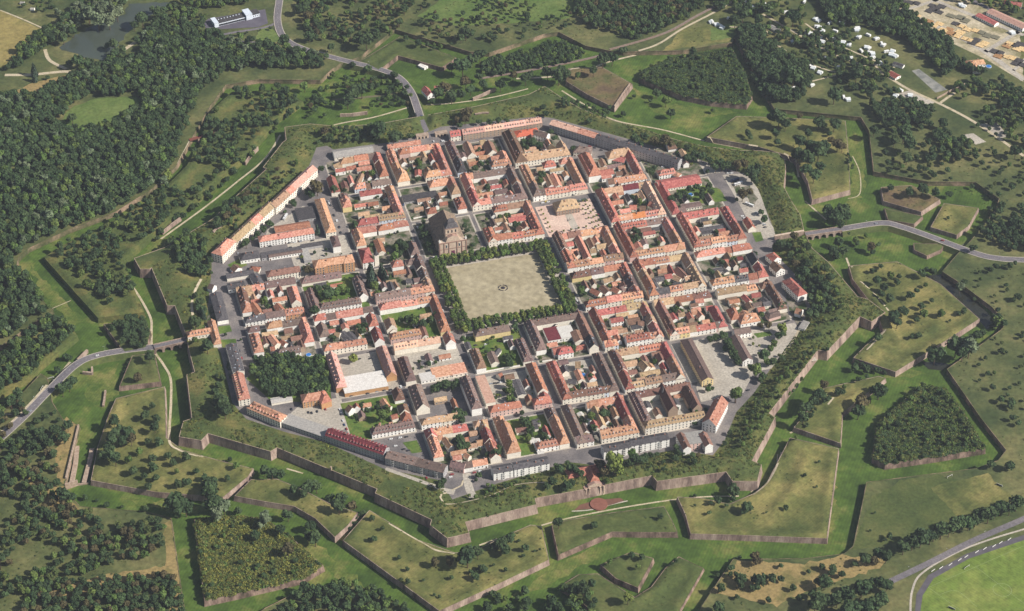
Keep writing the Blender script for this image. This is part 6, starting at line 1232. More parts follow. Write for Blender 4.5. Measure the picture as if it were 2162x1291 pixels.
wood([(150,690),(164,711),(86,774),(60,800),(-80,880),(-80,800),(10,745),(112,672)],8,4,6,'dddg'); wood([(-60,900),(0,850),(45,845),(60,868),(20,890),(-60,935)],10,4,6,'ddg')
wood([(113,535),(150,512),(200,488),(250,462),(330,415),(395,350),(425,300),(440,240),(490,195),(600,190),(640,215),(600,255),(545,310),(518,345),(440,420),(383,460),(343,495),(300,530),(265,555),(276,590),(285,625),(230,650),(180,610)],9.2,3.2,5.6,'ddddgdo',drop=.3)
wood([(645,205),(690,175),(860,150),(870,215),(760,235),(650,250)],10,3,5,'dddgb',drop=.5); wood([(700,140),(860,170),(860,200),(700,180)],12,2.5,4.5,'dgg',drop=.5)
wood([(545,765),(570,760),(680,765),(697,835),(690,850),(620,850),(560,845),(525,800)],7,4.5,6,'ddddg'); wood([(228,690),(262,680),(300,675),(318,700),(306,738),(262,740)],7,4,5.5,'ddd')
wood([(350,500),(380,505),(440,525),(445,570),(425,605),(400,590),(370,560)],8,4,5.8,'dddg'); wood([(452,500),(470,450),(520,425),(545,420),(500,470),(470,495)],8,3.5,5.2,'dddb')
wood([(1650,525),(1700,540),(1725,580),(1755,640),(1770,700),(1735,705),(1705,640),(1668,575)],8.6,3,5.2,'ddgdgo',drop=.2); wood([(1185,205),(1290,225),(1300,250),(1190,240)],9,3,4.4,'ddg'); wood([(665,285),(790,285),(800,300),(670,305)],7,2.6,3.6,'ddg')
wood([(1560,60),(1660,20),(1760,30),(1850,100),(1890,150),(1850,200),(1720,190),(1640,120)],11.5,2.6,5,'dddgd',drop=.2)
wood([(2000,0),(2162,40),(2200,70),(2200,20),(2060,-20)],9,3,5,'dg',drop=.3); wood([(985,1040),(1215,1000),(1230,1020),(1120,1050),(990,1075)],11,1.8,3,'dgg',drop=.5); wood([(1290,985),(1520,960),(1540,990),(1390,1000),(1290,1010)],11,1.6,2.8,'dgg',drop=.5)
wood([(486,505),(560,435),(648,357),(625,345),(540,405),(470,470)],8.5,2.2,4,'dgdgb',drop=.35)
wood([(1700,590),(1735,640),(1740,700),(1690,760),(1650,800),(1600,860),(1560,930),(1540,975),(1575,960),(1640,870),(1720,760),(1790,680),(1770,620)],8,2,3.6,'dggo',drop=.55)
for ln in ([(738,1120),(752,1098),(775,1080)],[(1700,905),(1712,880),(1730,862)],[(1560,1180),(1540,1200)],[(262,790),(278,756)],[(1805,770),(1840,785),(1880,790)],[(1790,330),(1800,372)]):
    L_ = hit(ln)
    for a, b_ in zip(L_[:-1], L_[1:]):
        n_ = max(1, int(np.linalg.norm(b_-a)/3.5))
        for q in range(n_): p_ = a+(b_-a)*q/n_+rng.normal(0, 1.2, 3); WOOD.append([p_[0], p_[1], a[2], rng.uniform(1.8, 3), 'd', ''])
for (i, j), (X0, Y0, X1, Y1) in BLK.items():
    if (i, j) in ((-3,-2),(2,-3),(-2,-3),(1,1)): continue
    for q in range(13):
        x, y = random.uniform(X0+10, X1-10), random.uniform(Y0+10, Y1-10)
        if any(o[0]-.5 < x < o[2]+.5 and o[1]-.5 < y < o[3]+.5 for o in OB): continue
        WOOD.append([x, y, .17, random.uniform(1.1, 2.6), random.choice('ddggoy'), ''])
for nm_i, n_i in (('scrub_ravelin',70),('north_scrub_ravelin',110),('vine_ravelin',22)):
    w_ = ISLW[[q[0] for q in ISL].index(nm_i)]; lo, hi = w_.min(0), w_.max(0); g_ = rng.uniform(lo, hi, (n_i*2, 2)); g_ = g_[inpoly(g_, w_)]
    for (x, y), zz in zip(g_, groundz(g_)): WOOD.append([x, y, zz-1, rng.uniform(1.8, 3.6), random.choice('ddgdo'), ''])
# keep the traced trees clear of scattered ones
T0 = np.array([[t[0], t[1], t[3]] for t in TREES]); 
rest = []
for w_ in WOOD:
    d = np.hypot(T0[:, 0]-w_[0], T0[:, 1]-w_[1]); 
    if (d < T0[:, 2]*.75).any(): continue
    rest.append(w_)
WOOD = rest
TREES = [t for t in TREES if t[3] > .5]
TREES.sort(key=lambda t: -t[3]*(1.25 if isinstance(t[5], tuple) else 1))
solo, more = TREES[:300], TREES[300:]
TN = dict(d='dark green', g='fresh green', y='yellow green', b='brownish', c='dark conifer', w='silvery', o='olive green', p='small yellowish')
TC = dict(c='conifer_tree')
SIDE = ['far','right-hand','near','left-hand']; ROWN = ['inner','middle','outer']
bins = {}
for t in solo: bins.setdefault((t[5], t[4]), []).append(t)
def ordn(n):
    if n < 12: return ORD[n]
    return f'number {n+1}'
for (rg, ty), L_ in bins.items():
    L_.sort(key=lambda t: t[0]*RT[0]+t[1]*RT[1])
    for n, t in enumerate(L_):
        if isinstance(rg, tuple): lb = f'{TN[ty]} lime tree, {ordn(n)} from left in {ROWN[rg[2]]} row on {SIDE[rg[1]]} side of square'; gp = 'lime trees around the square'
        else: lb = f'{TN[ty]} tree, {ordn(n)} from left {rg}' if len(L_) > 1 else f'the single {TN[ty]} tree {rg}'; gp = 'trees standing singly around the town'
        x, y, z, r, _, _ = t
        e = bpy.data.objects.new('conifer_tree' if ty == 'c' else 'tree', None); COL.objects.link(e); e.location = (x, y, z-.1); e.rotation_euler = (0, 0, random.uniform(0, 6.28)); meta(e, lb, 'tree', gp)
        cz = r*1.45 if ty != 'c' else r*1.9; rs_ = r*random.uniform(.95, 1.08)
        o = obj('crown', random.choice(CM[ty]), e, (0, 0, cz)); o.scale = (r, rs_, r*random.uniform(.92, 1.1))
        k = obj('trunk', TRUNK, e, (0, 0, 0)); k.scale = (r*.9, r*.9, cz)
# one object per mass: points with a tree on each
PROT = bpy.data.collections.new('tree_kinds')
def protocol(types):
    c = bpy.data.collections.new('kinds'); names = []
    for t in types:
        for m in CM[t]:
            o = bpy.data.objects.new('kind_%02d' % len(names), m); c.objects.link(o); names.append(t)
    return c, names
def instancer(name, pts, scl, idx, coll, label, cat, flatten=1.):
    me = bpy.data.meshes.new(name); me.from_pydata([tuple(p) for p in pts], [], [])
    a = me.attributes.new('scl', 'FLOAT_VECTOR', 'POINT'); a.data.foreach_set('vector', np.asarray(scl, np.float32).ravel())
    b = me.attributes.new('idx', 'INT', 'POINT'); b.data.foreach_set('value', np.asarray(idx, np.int32))
    c = me.attributes.new('rot', 'FLOAT_VECTOR', 'POINT'); rr = np.zeros((len(pts), 3), np.float32); rr[:, 2] = rng.uniform(0, 6.28, len(pts)); c.data.foreach_set('vector', rr.ravel())
    o = bpy.data.objects.new(name, me); COL.objects.link(o); ng = bpy.data.node_groups.new(name, 'GeometryNodeTree')
    ng.interface.new_socket('Geometry', in_out='INPUT', socket_type='NodeSocketGeometry'); ng.interface.new_socket('Geometry', in_out='OUTPUT', socket_type='NodeSocketGeometry')
    N = ng.nodes; gi = N.new('NodeGroupInput'); go = N.new('NodeGroupOutput'); ip = N.new('GeometryNodeInstanceOnPoints'); ci = N.new('GeometryNodeCollectionInfo')
    ci.inputs['Collection'].default_value = coll; ci.inputs['Separate Children'].default_value = True; ci.inputs['Reset Children'].default_value = True
    def attr(nm, ty):
        q = N.new('GeometryNodeInputNamedAttribute'); q.data_type = ty; q.inputs['Name'].default_value = nm; return [v for v in q.outputs if v.enabled and v.name == 'Attribute'][0]
    L = ng.links; L.new(gi.outputs[0], ip.inputs['Points']); L.new(ci.outputs[0], ip.inputs['Instance']); ip.inputs['Pick Instance'].default_value = True
    L.new(attr('idx', 'INT'), ip.inputs['Instance Index']); L.new(attr('scl', 'FLOAT_VECTOR'), ip.inputs['Scale']); L.new(attr('rot', 'FLOAT_VECTOR'), ip.inputs['Rotation'])
    L.new(ip.outputs[0], go.inputs[0]); md = o.modifiers.new('gn', 'NODES'); md.node_group = ng
    return meta(o, label, cat, kind='stuff')
tc, tn = protocol('dgybwoc')
def mass(name, L_, label, cat):
    pts = []; sc = []; ix = []
    for x, y, z, r, t, _ in L_:
        if t == 'p': t = 'y'; r *= 1.0
        c = [q for q, n in enumerate(tn) if n == t]; pts.append((x, y, z+r*(1.25 if t != 'c' else 1.7))); sc.append((r, r*rng.uniform(.9, 1.1), r*rng.uniform(.9, 1.25))); ix.append(random.choice(c))
    return instancer(name, pts, sc, ix, tc, label, cat)
mass('woodland_trees', WOOD+more, 'dense dark green woods and scattered smaller trees around the fortified town', 'woods')
# low scrub on the ramparts and the vine covered ravelins
def shrub_mesh(seed, m, nq=46, size=.5):
    r = np.random.default_rng(seed); V = []; F = []
    for _ in range(nq):
        n = r.normal(size=3); n[2] = abs(n[2])*.8; n /= np.linalg.norm(n); p = n*r.uniform(.55, 1.)*np.array([1, 1, .8]); nn = n+r.normal(size=3)*.5; nn /= np.linalg.norm(nn); t = np.cross(nn, r.normal(size=3)); t /= np.linalg.norm(t); u = np.cross(nn, t); h = size*r.uniform(.5, 1.1); i = len(V)
        for sx, sy in ((-1,-1),(1,-.8),(.9,1),(-.8,.9)): V.append(tuple(p+t*h*.5*sx+u*h*.5*sy))
        F.append((i,i+1,i+2,i+3))
    return meshof('shrub', V, F, [m])
sc_c = bpy.data.collections.new('shrub_kinds')
SM = [LM['g'], LM['o'], LM['d'], leafmat('scrub_olive', (74,82,42), (108,110,62)), leafmat('scrub_yellow', (98,102,46), (134,132,66))]
for q, m in enumerate(SM+SM[:2]):
    o = bpy.data.objects.new('kind_%02d' % q, shrub_mesh(50+q, m)); sc_c.objects.link(o)
def scrub(name, poly_w, spacing, s0, s1, kinds, label, dens=None, avoid=(), z=None, edge=1.2):
    lo, hi = poly_w.min(0), poly_w.max(0); g = rng.uniform(lo, hi, (int((hi-lo).prod()/spacing**2), 2))
    m = inpoly(g, poly_w) & (dpoly(g, poly_w) > edge)
    for a in avoid: m &= ~inpoly(g, a) & (dpoly(g, a) > 2.)
    g = g[m]
    nz = np.sin(g[:, 0]*.07+1.3*np.sin(g[:, 1]*.05))+np.sin(g[:, 1]*.09+1.1*np.sin(g[:, 0]*.04)+2)
    if dens is not None: k = rng.uniform(-2, 2, len(g))*.8+nz*.7 > dens(g); g = g[k]; nz = nz[k]
    for a, b_ in CARVE: 
        ab = b_-a; t = np.clip(((g-a)@ab)/(ab@ab), 0, 1); k = np.linalg.norm(g-(a+t[:, None]*ab), axis=1) > 9; g = g[k]; nz = nz[k]
    zz = groundz(g); r = rng.uniform(s0, s1, len(g)); ix = np.array([random.choice(kinds) for _ in g])
    return instancer(name, np.c_[g, zz-.1], np.c_[r, r, r*rng.uniform(.6, 1.1, len(g))], ix, sc_c, label, 'scrub')
cen = np.array([0., 0.])
def rdens(g):
    u = (g@np.array([RT[0], RT[1]]))/450      # more bushes towards the right-hand side
    return np.where(u > .35, -.2, .6)-.3*np.clip(u, 0, 1)
scrub('rampart_scrub', RAMP, 2.7, .9, 2.3, [0,1,1,3,3,3,3,5,6,4], 'low green scrub and bushes covering the earthen ramparts around the town', dens=rdens, avoid=(TOWN,))
for q, (nm, kinds, lb) in enumerate((('scrub_ravelin',[0,1,2,3,0],'dark vines smothering the big triangular ravelin at right'),('vine_ravelin',[1,3,4,4,0,3],'yellow green vines smothering the triangular ravelin at lower left'),('north_scrub_ravelin',[0,2,2,1],'dark scrub covering the triangular ravelin near the campsite'))):
    w_ = ISLW[[i[0] for i in ISL].index(nm)]; scrub('vines', w_, 1.9, 1.0, 3.0, kinds, lb, edge=.3)

for nm, cv in (('bushes','wild'),):
    pass
def bushes(name, polys, n, s0, s1, label):
    P = []
    for w_ in polys:
        lo, hi = w_.min(0), w_.max(0); a = (hi-lo).prod(); k = int(a/n); g = rng.uniform(lo, hi, (k, 2)); g = g[inpoly(g, w_)]
        nz = np.sin(g[:, 0]*.06+2*np.sin(g[:, 1]*.03))+rng.normal(0, .7, len(g)); P.append(g[nz > .2])
    g = np.vstack(P); zz = groundz(g); r = rng.uniform(s0, s1, len(g))**1.0; ix = np.array([random.choice([0,1,1,3,3,2]) for _ in g])
    instancer(name, np.c_[g, zz-.1], np.c_[r, r, r*rng.uniform(.5, 1, len(g))], ix, sc_c, label, 'bushes')
bushes('bushes', [w_ for i_, w_ in zip(ISL, ISLW) if i_[4] in ('dry','grass','wild','earth')], 70, .4, 1.2, 'low tufts and bushes dotted over the outworks')
far = [pxpoly(p, ZO) for p in ([(-60,860),(120,880),(135,1030),(360,1100),(380,1320),(-60,1320)],[(1500,1190),(1800,1175),(1900,1200),(1700,1320),(1480,1320)],[(2000,560),(2200,560),(2200,1000),(2120,960),(2070,880),(2000,780),(2120,690)],[(1850,280),(2000,300),(2162,380),(2162,500),(2060,510),(2100,430),(1960,380),(1850,360)],[(720,0),(1200,0),(1240,90),(1150,60),(1000,100),(830,50),(720,120)],[(1000,60),(1500,60),(1540,85),(1300,105)])]
bushes('field_bushes', far, 60, .4, 1.5, 'low tufts and bushes dotted over the outer meadows')
# ------------------------------------------------------------------ cars, buses, caravans, timber stacks, lamps
M_tyre = flatm('tyre_rubber', (40,40,42)); M_glass = flatm('car_glass', (58,64,72), .2, spec=.6)
CARC = dict(w=(226,226,224), k=(48,50,56), s=(150,154,160), b=(56,74,110), r=(150,44,44), g=(70,84,74), y=(214,184,60), n=(96,84,76))
CARM = {k: flatm('car_paint_'+n, CARC[k], .3, spec=.5) for k, n in dict(w='white', k='black', s='silver', b='blue', r='red', g='green', y='yellow', n='brown').items()}
CARN = dict(w='white', k='black', s='silver', b='dark blue', r='red', g='dark green', y='yellow', n='brown')
def prism(b, prof, hw, m, hw2=None):
    """side profile (x,z) extruded across y"""
    n0 = len(b.V); n = len(prof)
    for sg in (-1, 1):
        for x, z in prof: b.V.append((x, sg*hw, z))
    b.F.append(tuple(n0+q for q in range(n))); b.M.append(m); b.F.append(tuple(n0+n+q for q in reversed(range(n)))); b.M.append(m)
    for q in range(n): r = (q+1) % n; b.F.append((n0+q, n0+n+q, n0+n+r, n0+r)); b.M.append(m)
def car_meshes(k):
    def f():
        b = MB(); prism(b, [(-2.1,.3),(2.1,.3),(2.15,.65),(1.9,.85),(1.0,.95),(.95,.96),(-1.9,.98),(-2.15,.8)][::-1], .86, 0); prism(b, [(-1.5,1.36),(.35,1.38),(.25,1.44),(-1.35,1.43)], .7, 0); body = b.mesh('body', [CARM[k]])
        b = MB(); prism(b, [(-1.85,.97),(-1.5,1.37),(.35,1.39),(1.0,.95)], .76, 0); cab = b.mesh('window', [M_glass])
        return body, cab
    return shared(('car', k), f)
def wheel_me():
    def f():
        b = MB(); n = 10
        for sg in (-.1, .1):
            for q in range(n): a = 2*math.pi*q/n; b.V.append((.32*math.cos(a), sg, .32*math.sin(a)))
        for q in range(n): r = (q+1) % n; b.F.append((q, r, n+r, n+q)); b.M.append(0)
        b.F.append(tuple(range(n))[::-1]); b.M.append(0); b.F.append(tuple(range(n, 2*n))); b.M.append(0); return b.mesh('wheel', [M_tyre])
    return shared('wheel', f)
CARS = []
def car(x, y, z, ang, k, label, sc=1.):
    e = bpy.data.objects.new('parked_car', None); COL.objects.link(e); e.location = (x, y, z); e.rotation_euler = (0, 0, ang); meta(e, label, 'car', 'cars parked in the town')
    body, cab = car_meshes(k); obj('body', body, e); obj('window', cab, e)
    for sx in (-1.3, 1.3):
        for sy in (-.8, .8): obj('wheel', wheel_me(), e, (sx, sy, .32))
CC = {}
def cars(k, ang, txt, place, z=.03):
    T = [t.split() for t in txt.split(',')]
    for t in sorted(T, key=lambda t: float(t[0])):
        x, y = float(t[0]), float(t[1]); c = catz(k, x, y, z+.7); col = t[2]; key = (place, col); CC[key] = CC.get(key, 0)+1; n = CC[key]
        car(c[0], c[1], z, R_(ang)+random.uniform(-.05, .05), col, f'{CARN[col]} car, {ORD[n-1] if n < 13 else "number "+str(n)} of its colour from left {place}')
cars('P',90,'885 365 k,920 370 k,980 355 k,1070 330 r,700 330 k','in front of the ochre villa'); cars('P',95,'1225 335 w,1240 370 s,1240 385 k,1260 455 w,1275 500 b,1300 545 r','beside the little white cottage')
cars('Q',8,'130 605 w,230 590 w,300 580 k,180 680 w,270 715 k,320 730 k,795 990 r,780 1020 w,1040 970 r,1100 955 w','near the round drive'); cars('Q',95,'240 30 w,280 145 k,315 240 w,330 285 k,1285 620 w,1250 545 k,520 1030 r','in the near left streets')
cars('L',95,'960 910 w,1020 940 w','below the mauve corner house') if 0 else None
cars('B',96,'755 640 w,790 730 k,900 970 k,960 960 w,990 1045 b,930 1050 r,1320 355 w,1410 350 w,1430 350 w,1190 80 b,735 485 k,700 490 b,170 1010 s,195 1050 k,235 1160 k,260 1220 w','in the far left streets')
cars('G',96,'180 50 w,235 180 k,290 310 k,305 370 k,1120 320 k,1145 310 w,270 640 k','beside the long narrow barrack'); cars('G',8,'1330 635 w,740 730 w,1290 640 k','by the church')
cars('F',8,'880 360 k,930 340 k,1090 325 k,1150 320 w,1210 310 s,1260 290 w,1340 300 k,1100 375 k,1195 370 k,770 590 k,1180 745 w','in front of the white apartment row'); cars('F',96,'1570 20 k,1610 80 w,1635 150 k,1650 210 k,1270 1090 k,1250 1020 k,380 1000 k,530 440 s','in the left-hand streets')
cars('H',96,'60 1180 w,70 1230 w,90 1260 s,1010 150 k,1025 165 s,1095 290 w,1100 310 w,1500 1040 y,1520 1080 w,1540 1110 w,1560 1130 k,1145 395 w','by the big square'); cars('M',98,'60 50 w,75 80 w,95 120 k,110 160 w,30 10 w,130 215 k','on the left side of the square')
cars('M',8,'960 175 k,1000 165 k,1130 145 w,1150 140 w,1195 130 k,1265 120 k,1165 140 w,720 215 k,590 235 w,490 265 w,545 450 w,435 460 k,690 415 k,1050 480 r,600 880 s,640 875 k,680 870 k,710 865 w','on the near side of the square')
cars('C',96,'830 740 k,800 565 w,85 350 w,1025 1060 k,1550 905 k','in the far middle street'); cars('C',8,'1165 1025 w,1205 1010 y,1225 1015 w,1600 920 k,1500 940 k,1560 925 k','in front of the town hall')
cars('D',96,'370 1010 k,395 1060 k,425 1160 k,440 1210 k,1030 790 k,430 1155 r','right of the plaza'); cars('D',-22,'335 410 r,385 425 k,460 450 k,565 470 w,760 530 w,880 570 k,950 600 k,1130 635 w,590 480 w,680 500 k','along the diagonal apartments')
cars('E',5,'500 700 w,540 700 w,810 1130 s,830 1145 s,880 1250 w,900 1265 s,905 1290 k,655 1170 w,680 1190 w,800 1270 k','on the far right car park')
cars('N',96,'460 640 w,570 800 w,545 690 k,560 700 k,665 950 k,440 480 r,1310 700 w,1325 720 w,1340 750 w,1355 790 w,1370 830 w,1390 860 s,1440 950 w,1455 980 w,1470 1010 w,1485 1040 w,1500 1060 w,1505 1080 s','in the right near streets'); cars('N',8,'770 1000 w,870 985 k,920 975 k,1000 960 w,1080 950 k,1215 930 k,960 965 s','above the convent')
cars('K',96,'570 600 r,545 520 k,680 680 w,700 700 s,1335 300 w','by the left rampart apartments'); cars('O',10,'1160 190 k,1140 200 k,720 950 k,1340 80 k','at the school yard end')
cars('L',8,'510 610 k,630 605 k,760 570 k,420 1010 k,600 985 k,780 950 k,700 960 s,850 945 k','around the supermarket'); cars('L',96,'1700 700 k,960 910 w,1120 430 k,840 400 s,820 340 k,1030 1020 k,1050 1160 k,1040 1120 w','in the left near streets')
cars('J',96,'690 200 s,650 180 b,720 590 w','by the steep red roofed house') if 0 else None
cars('S',96,'310 410 k,1780 120 w,1790 150 w,1800 180 w,1810 200 w,375 540 w,1050 200 k,1060 330 k','beside the convent')
for n, (x, y, a, c_, w_) in enumerate(((205,751,15,'w','passing the brick wall end on the left road'),(64,868,40,'s','low on the left road'),(690,118,-35,'k','on the far road curve'),(604,84,-60,'w','just below the modern hall on the far road'),(1990,508,-30,'r','on the right-hand road beyond the bridge'),(1850,472,5,'s','at the top of the bend of the right-hand road'))):
    c = at(x, y, -1.8); car(c[0], c[1], -2.5, R_(a), c_, f'{CARN[c_]} car driving {w_}')
# buses
def bus(k, x, y, ang, col, label):
    c = catz(k, x, y, 1.5); e = bpy.data.objects.new('bus', None); COL.objects.link(e); e.location = (c[0], c[1], .08); e.rotation_euler = (0, 0, R_(ang)); meta(e, label, 'bus')
    b = MB(); prism(b, [(-6,.35),(6,.35),(6.05,1.8),(5.8,3.1),(-6,3.1)][::-1], 1.25, 0); b.box(-3,-.6,3.1,-1,.6,3.35,1); obj('body', b.mesh('body', [CARM[col], M_metal]), e)
    b = MB(); b.box(-5.7,-1.28,1.5,5.6,-1.25,2.5,0); b.box(-5.7,1.25,1.5,5.6,1.28,2.5,0); b.box(6.0,-1.1,1.5,6.1,1.1,2.7,0); obj('window', b.mesh('window', [M_glass]), e)
    for sx in (-3.8, 3.8):
        for sy in (-1.15, 1.15): o = obj('wheel', wheel_me(), e, (sx, sy, .5)); o.scale = (1.55, 1.3, 1.55)
bus('A',1045,1180,58,'w','white coach parked in the yard below the long diagonal barrack'); bus('E',575,778,12,'b','long blue coach on the far right car park'); bus('E',615,815,14,'w','white bus just below the blue coach on the far right car park'); bus('E',735,1045,-52,'w','white van-like bus at the bend of the far right car park'); bus('H',1590,20,8,'g','green covered market truck beside the town hall')
# caravans on the campsite
M_cara = flatm('caravan_white', (232,232,228)); M_awn = flatm('awning_cloth', (206,212,214))
def caravan(i, x, y, ang, lab):
    h = hit([cp('W', x, y)], off=1.2)[0]; e = bpy.data.objects.new('caravan', None); COL.objects.link(e); e.location = tuple(h); e.rotation_euler = (0, 0, ang); meta(e, lab, 'caravan', 'caravans on the campsite')
    def f1(): b = MB(); prism(b, [(-3,.5),(3,.5),(3.2,1.6),(2.8,2.7),(-2.8,2.8),(-3.1,1.6)][::-1], 1.15, 0); return b.mesh('body', [M_cara])
    def f2(): b = MB(); b.box(-2.4,1.15,0,2.0,3.6,2.0,0); b.quad([(-2.6,1.1,2.6),(2.2,1.1,2.6),(2.2,3.9,1.95),(-2.6,3.9,1.95)],0); return b.mesh('awning', [M_awn])
    def f3(): b = MB(); b.box(-1.6,-1.19,1.3,-.2,-1.15,2.1,0); b.box(.8,-1.19,1.3,1.9,-1.15,2.1,0); return b.mesh('window', [M_glass])
    obj('body', shared('cv1', f1), e); obj('window', shared('cv3', f3), e)
    if i % 3: obj('awning', shared('cv2', f2), e)
    obj('wheel', wheel_me(), e, (0, 1.1, .32)); obj('wheel', wheel_me(), e, (0, -1.1, .32))
    e.scale = (1.25, 1.25, 1.25)
CV = [(445,50),(510,28),(185,140),(210,155),(250,175),(375,10),(410,15),(295,120),(845,125),(850,170),(885,195),(965,200),(1105,180),(790,205),(820,225),(880,245),(885,265),(945,298),(990,320),(1015,268),(1130,325),(1180,310),(1200,340),(1260,280),(1330,325),(1350,355),(1205,370),(1255,403),(1060,368),(910,373),(795,415),(825,430),(870,460),(990,432),(705,265),(1175,225),(770,15),(655,80),(1165,300),(735,590),(820,545),(700,560),(1045,630),(1020,620),(1185,335),(1320,345),(865,175),(1440,605),(235,165),(860,130),(805,215),(1100,190),(1275,290),(1235,405),(1010,150),(930,150),(1120,240),(1230,250),(1290,330),(1150,390),(960,250),(1060,290),(1380,575),(1350,605),(1515,665),(1530,680),(1760,30),(1780,40),(2080,205),(2090,210)]
CV = sorted(CV, key=lambda p: (round(p[1]/60), p[0])); rows = {}
for i, (x, y) in enumerate(CV):
    r = round(y/60); rows[r] = rows.get(r, 0)+1
rk = {r: q for q, r in enumerate(sorted(rows))}; seen_r = {}
for i, (x, y) in enumerate(CV):
    r = round(y/60); seen_r[r] = seen_r.get(r, 0)+1
    caravan(i, x, y, random.uniform(0, 3.1), f'white caravan, {ORD[seen_r[r]-1]} from left in line {["one","two","three","four","five","six","seven","eight","nine","ten","eleven","twelve","thirteen"][rk[r]]} of campsite from the top')
# timber yard stacks
M_plank = mat('fresh_planks', [s(190,156,104), s(214,184,134), s(226,200,156)], scale=.5, scale2=2); M_plankb = mat('brown_planks', [s(150,112,76), s(172,134,94)], scale=.5, scale2=2); M_wetlog = mat('dark_stack_cover', [s(64,62,62), s(84,80,78)], scale=.3, scale2=1.5)
A0 = catz('W',1420,130,ZO); A1 = catz('W',1900,290,ZO); ya = math.atan2(*(A1-A0)[::-1])
STK = [(1450,120,'b'),(1480,100,'p'),(1560,135,'b'),(1590,160,'p'),(1625,150,'p'),(1650,190,'p'),(1690,185,'b'),(1700,210,'b'),(1735,225,'p'),(1755,205,'p'),(1790,245,'p'),(1820,255,'p'),(1835,268,'d'),(1860,255,'d'),(1885,285,'p'),(1910,275,'p'),(1545,205,'p'),(1580,225,'p'),(1730,150,'d'),(1765,165,'p'),(1800,185,'p'),(1860,195,'p'),(1890,205,'g'),(1930,225,'g'),(1980,235,'g'),(2070,280,'p'),(2055,290,'b'),(2110,290,'d'),(2140,280,'d'),(2120,312,'p'),(2150,310,'p'),(1975,325,'d'),(2010,335,'d'),(2000,355,'b'),(2050,360,'p'),(2080,365,'p'),(1260,25,'d'),(1300,40,'d'),(1330,55,'d'),(1390,5,'d'),(1440,15,'d'),(1480,20,'d'),(1580,35,'d'),(1610,50,'d'),(1560,70,'d'),(1620,75,'d'),(1590,55,'d'),(1640,40,'d'),(1700,100,'g'),(1760,110,'g'),(1790,130,'g'),(1480,130,'g'),(2110,400,'d'),(2150,410,'d'),(2130,385,'d')]
nm_ = dict(p='pale fresh plank', b='brown plank', d='dark covered timber', g='weathered grey timber'); mm_ = dict(p=M_plank, b=M_plankb, d=M_wetlog, g=flatm('grey_planks', (120,116,96))); cn = {}
for x, y, t in sorted(STK):
    cn[t] = cn.get(t, 0)+1; c = catz('W', x, y, ZO+1); n = cn[t]
    def f():
        b = MB()
        for a in range(4):
            for q in range(2): b.box(-5.4+a*2.8,-4.6+q*4.8,.15,-2.75+a*2.8,.0+q*4.6,1.2+.3*((a*7+q*3) % 3),0)
        for a in (-5, 0, 5): b.box(a-.2,-4.8,0,a+.2,4.6,.15,1)
        return b.mesh('timber_stack', [mm_[t], M_trunk])
    o = obj('timber_stack', shared(('stk', t), f), loc=(c[0], c[1], ZO+.25), rz=ya+random.uniform(-.04, .04)); meta(o, f'{nm_[t]} stack, {ORD[n-1] if n < 13 else "number "+str(n)} of its colour from left in the timber yard', 'timber stack', 'timber stacks in the yard')
    o.scale = (random.uniform(.9, 1.2), random.uniform(.9, 1.3), .6)
# rows of street lamps along the approach roads
def lamp_me():
    def f(): b = MB(); b.cyl(0,0,0,7.5,.11,.07,6); b.box(-.1,-.08,7.4,1.7,.08,7.55,0); return b.mesh('pole', [M_metal])
    return shared('lampp', f)
def lamphead(): 
    def f(): b = MB(); b.box(1.2,-.16,7.25,2.0,.16,7.42,0); return b.mesh('lamp_head', [M_frame])
    return shared('lamph', f)
LP = [('Z',150,775),('Z',112,812),('Z',72,850),('Z',222,742),('Z',1830,476),('Z',1930,486),('Z',2030,526),('Z',2110,546),('Z',598,70),('Z',690,118),('Z',780,140),('Z',2000,1170),('Z',2080,1132),('Z',1920,1208),('Z',860,190)]
for n, (k, x, y) in enumerate(LP):
    h = hit([cp(k, x, y)])[0]; e = obj('street_lamp', None, loc=tuple(h), rz=random.uniform(0, 6)); meta(e, f'tall grey street lamp, {ORD[n] if n < 12 else "number "+str(n+1)} met going round the approach roads from the left gate', 'street lamp', 'street lamps on the approach roads')
    obj('pole', lamp_me(), e); obj('lamp_head', lamphead(), e)
# stalls and parasols
def parasol(k, x, y, m, label):
    c = catz(k, x, y, 2.3); e = obj('parasol', None, loc=(c[0], c[1], .15)); meta(e, label, 'parasol'); b = MB(); b.cyl(0,0,0,2.6,.05,.04,6); obj('pole', b.mesh('pole', [M_metal]), e); b = MB(); b.cyl(0,0,2.1,2.9,2.2,.1,8); obj('canopy', b.mesh('canopy', [m]), e)
M_redc = flatm('red_canvas', (170,50,56)); parasol('C',905,900,M_redc,'big red parasol at the street corner above the plaza'); parasol('H',1275,825,M_redc,'red parasol under the lime trees right of the square'); parasol('H',1425,1080,CARM['y'],'yellow parasol near the lower right corner of the square'); parasol('T',735,325,M_redc,'red parasol behind the steep stone gabled wing')
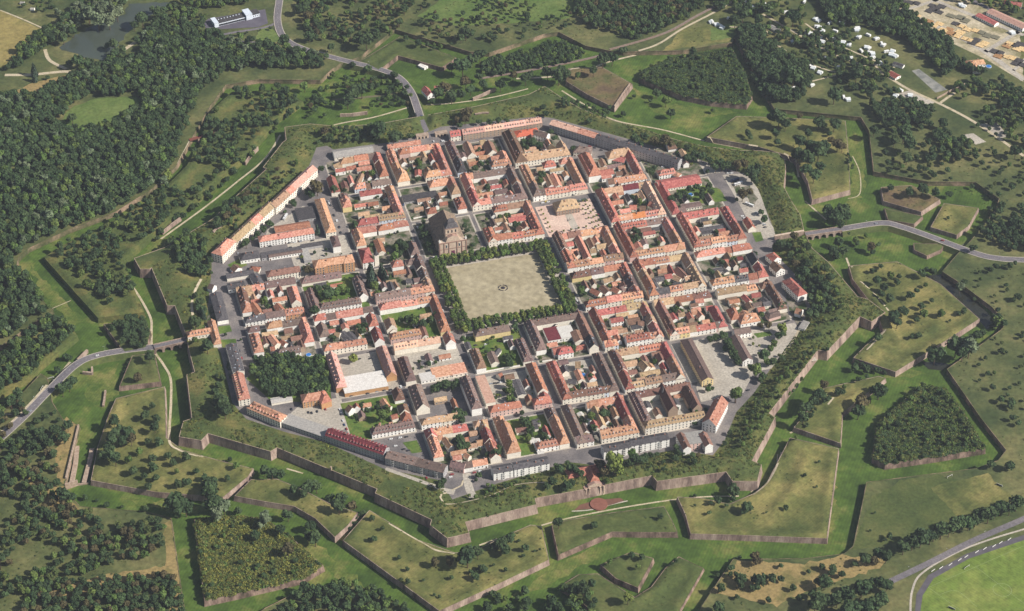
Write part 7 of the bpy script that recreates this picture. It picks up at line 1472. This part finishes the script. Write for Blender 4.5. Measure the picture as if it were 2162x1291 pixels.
# football goals
def goal(k, x, y, ang, label):
    h = hit([cp(k, x, y)])[0]; e = obj('football_goal', None, loc=tuple(h), rz=R_(ang)); meta(e, label, 'goal'); b = MB()
    b.box(-3.7,-.1,0,-3.5,.1,2.5,0); b.box(3.5,-.1,0,3.7,.1,2.5,0); b.box(-3.7,-.1,2.4,3.7,.1,2.6,0); obj('frame', b.mesh('frame', [M_frame]), e); b = MB(); b.quad([(-3.6,0,2.4),(3.6,0,2.4),(3.6,1.6,0),(-3.6,1.6,0)],0); obj('net', b.mesh('net', [M_awn]), e)
goal('e',1585,280,20,'white goal lying at the top of the green practice pitch'); goal('e',1960,345,-50,'white goal at the right end of the dry practice pitch'); goal('e',1715,965,25,'white goal on the side of the stadium pitch'); goal('e',1600,1275,-50,'white goal at the lower end of the stadium pitch'); goal('a',385,362,10,'small white goal on the field left of the bridge road'); goal('a',318,438,60,'small white goal lying near the left road bend')
# white advertising boards around the track
BD = [(1460,985),(1520,965),(1590,940),(1660,905),(1710,880),(1790,845),(1850,820),(1920,800),(1970,775),(2035,750)]
for n, (x, y) in enumerate(BD):
    h = hit([cp('e', x, y)])[0]; b = MB(); b.box(-2.8,-.1,.2,2.8,.1,1.0,0); b.box(-2.6,-.06,0,-2.4,.06,.2,1); b.box(2.4,-.06,0,2.6,.06,.2,1); o = obj('perimeter_board', b.mesh('perimeter_board', [M_frame, M_metal]), loc=tuple(h), rz=R_(26)-YAW*0); meta(o, f'blank white board, {ORD[n]} from left beside the dark running track', 'board', 'white boards beside the track')
# ------------------------------------------------------------------ haze: thin even air round everything
hb = MB(); hb.box(-2600,-2700,ZD-1.5,2600,3400,1760,0); hz = obj('haze', hb.mesh('haze', [])); meta(hz, kind='stuff')
hm = bpy.data.materials.new('haze'); hm.use_nodes = True; N = hm.node_tree.nodes; N.clear(); ho = N.new('ShaderNodeOutputMaterial'); hv = N.new('ShaderNodeVolumePrincipled')
hv.inputs['Color'].default_value = (.78, .84, 1., 1); hv.inputs['Density'].default_value = .000034; hv.inputs['Anisotropy'].default_value = .2
hm.node_tree.links.new(hv.outputs[0], ho.inputs['Volume']); hz.data.materials.append(hm)
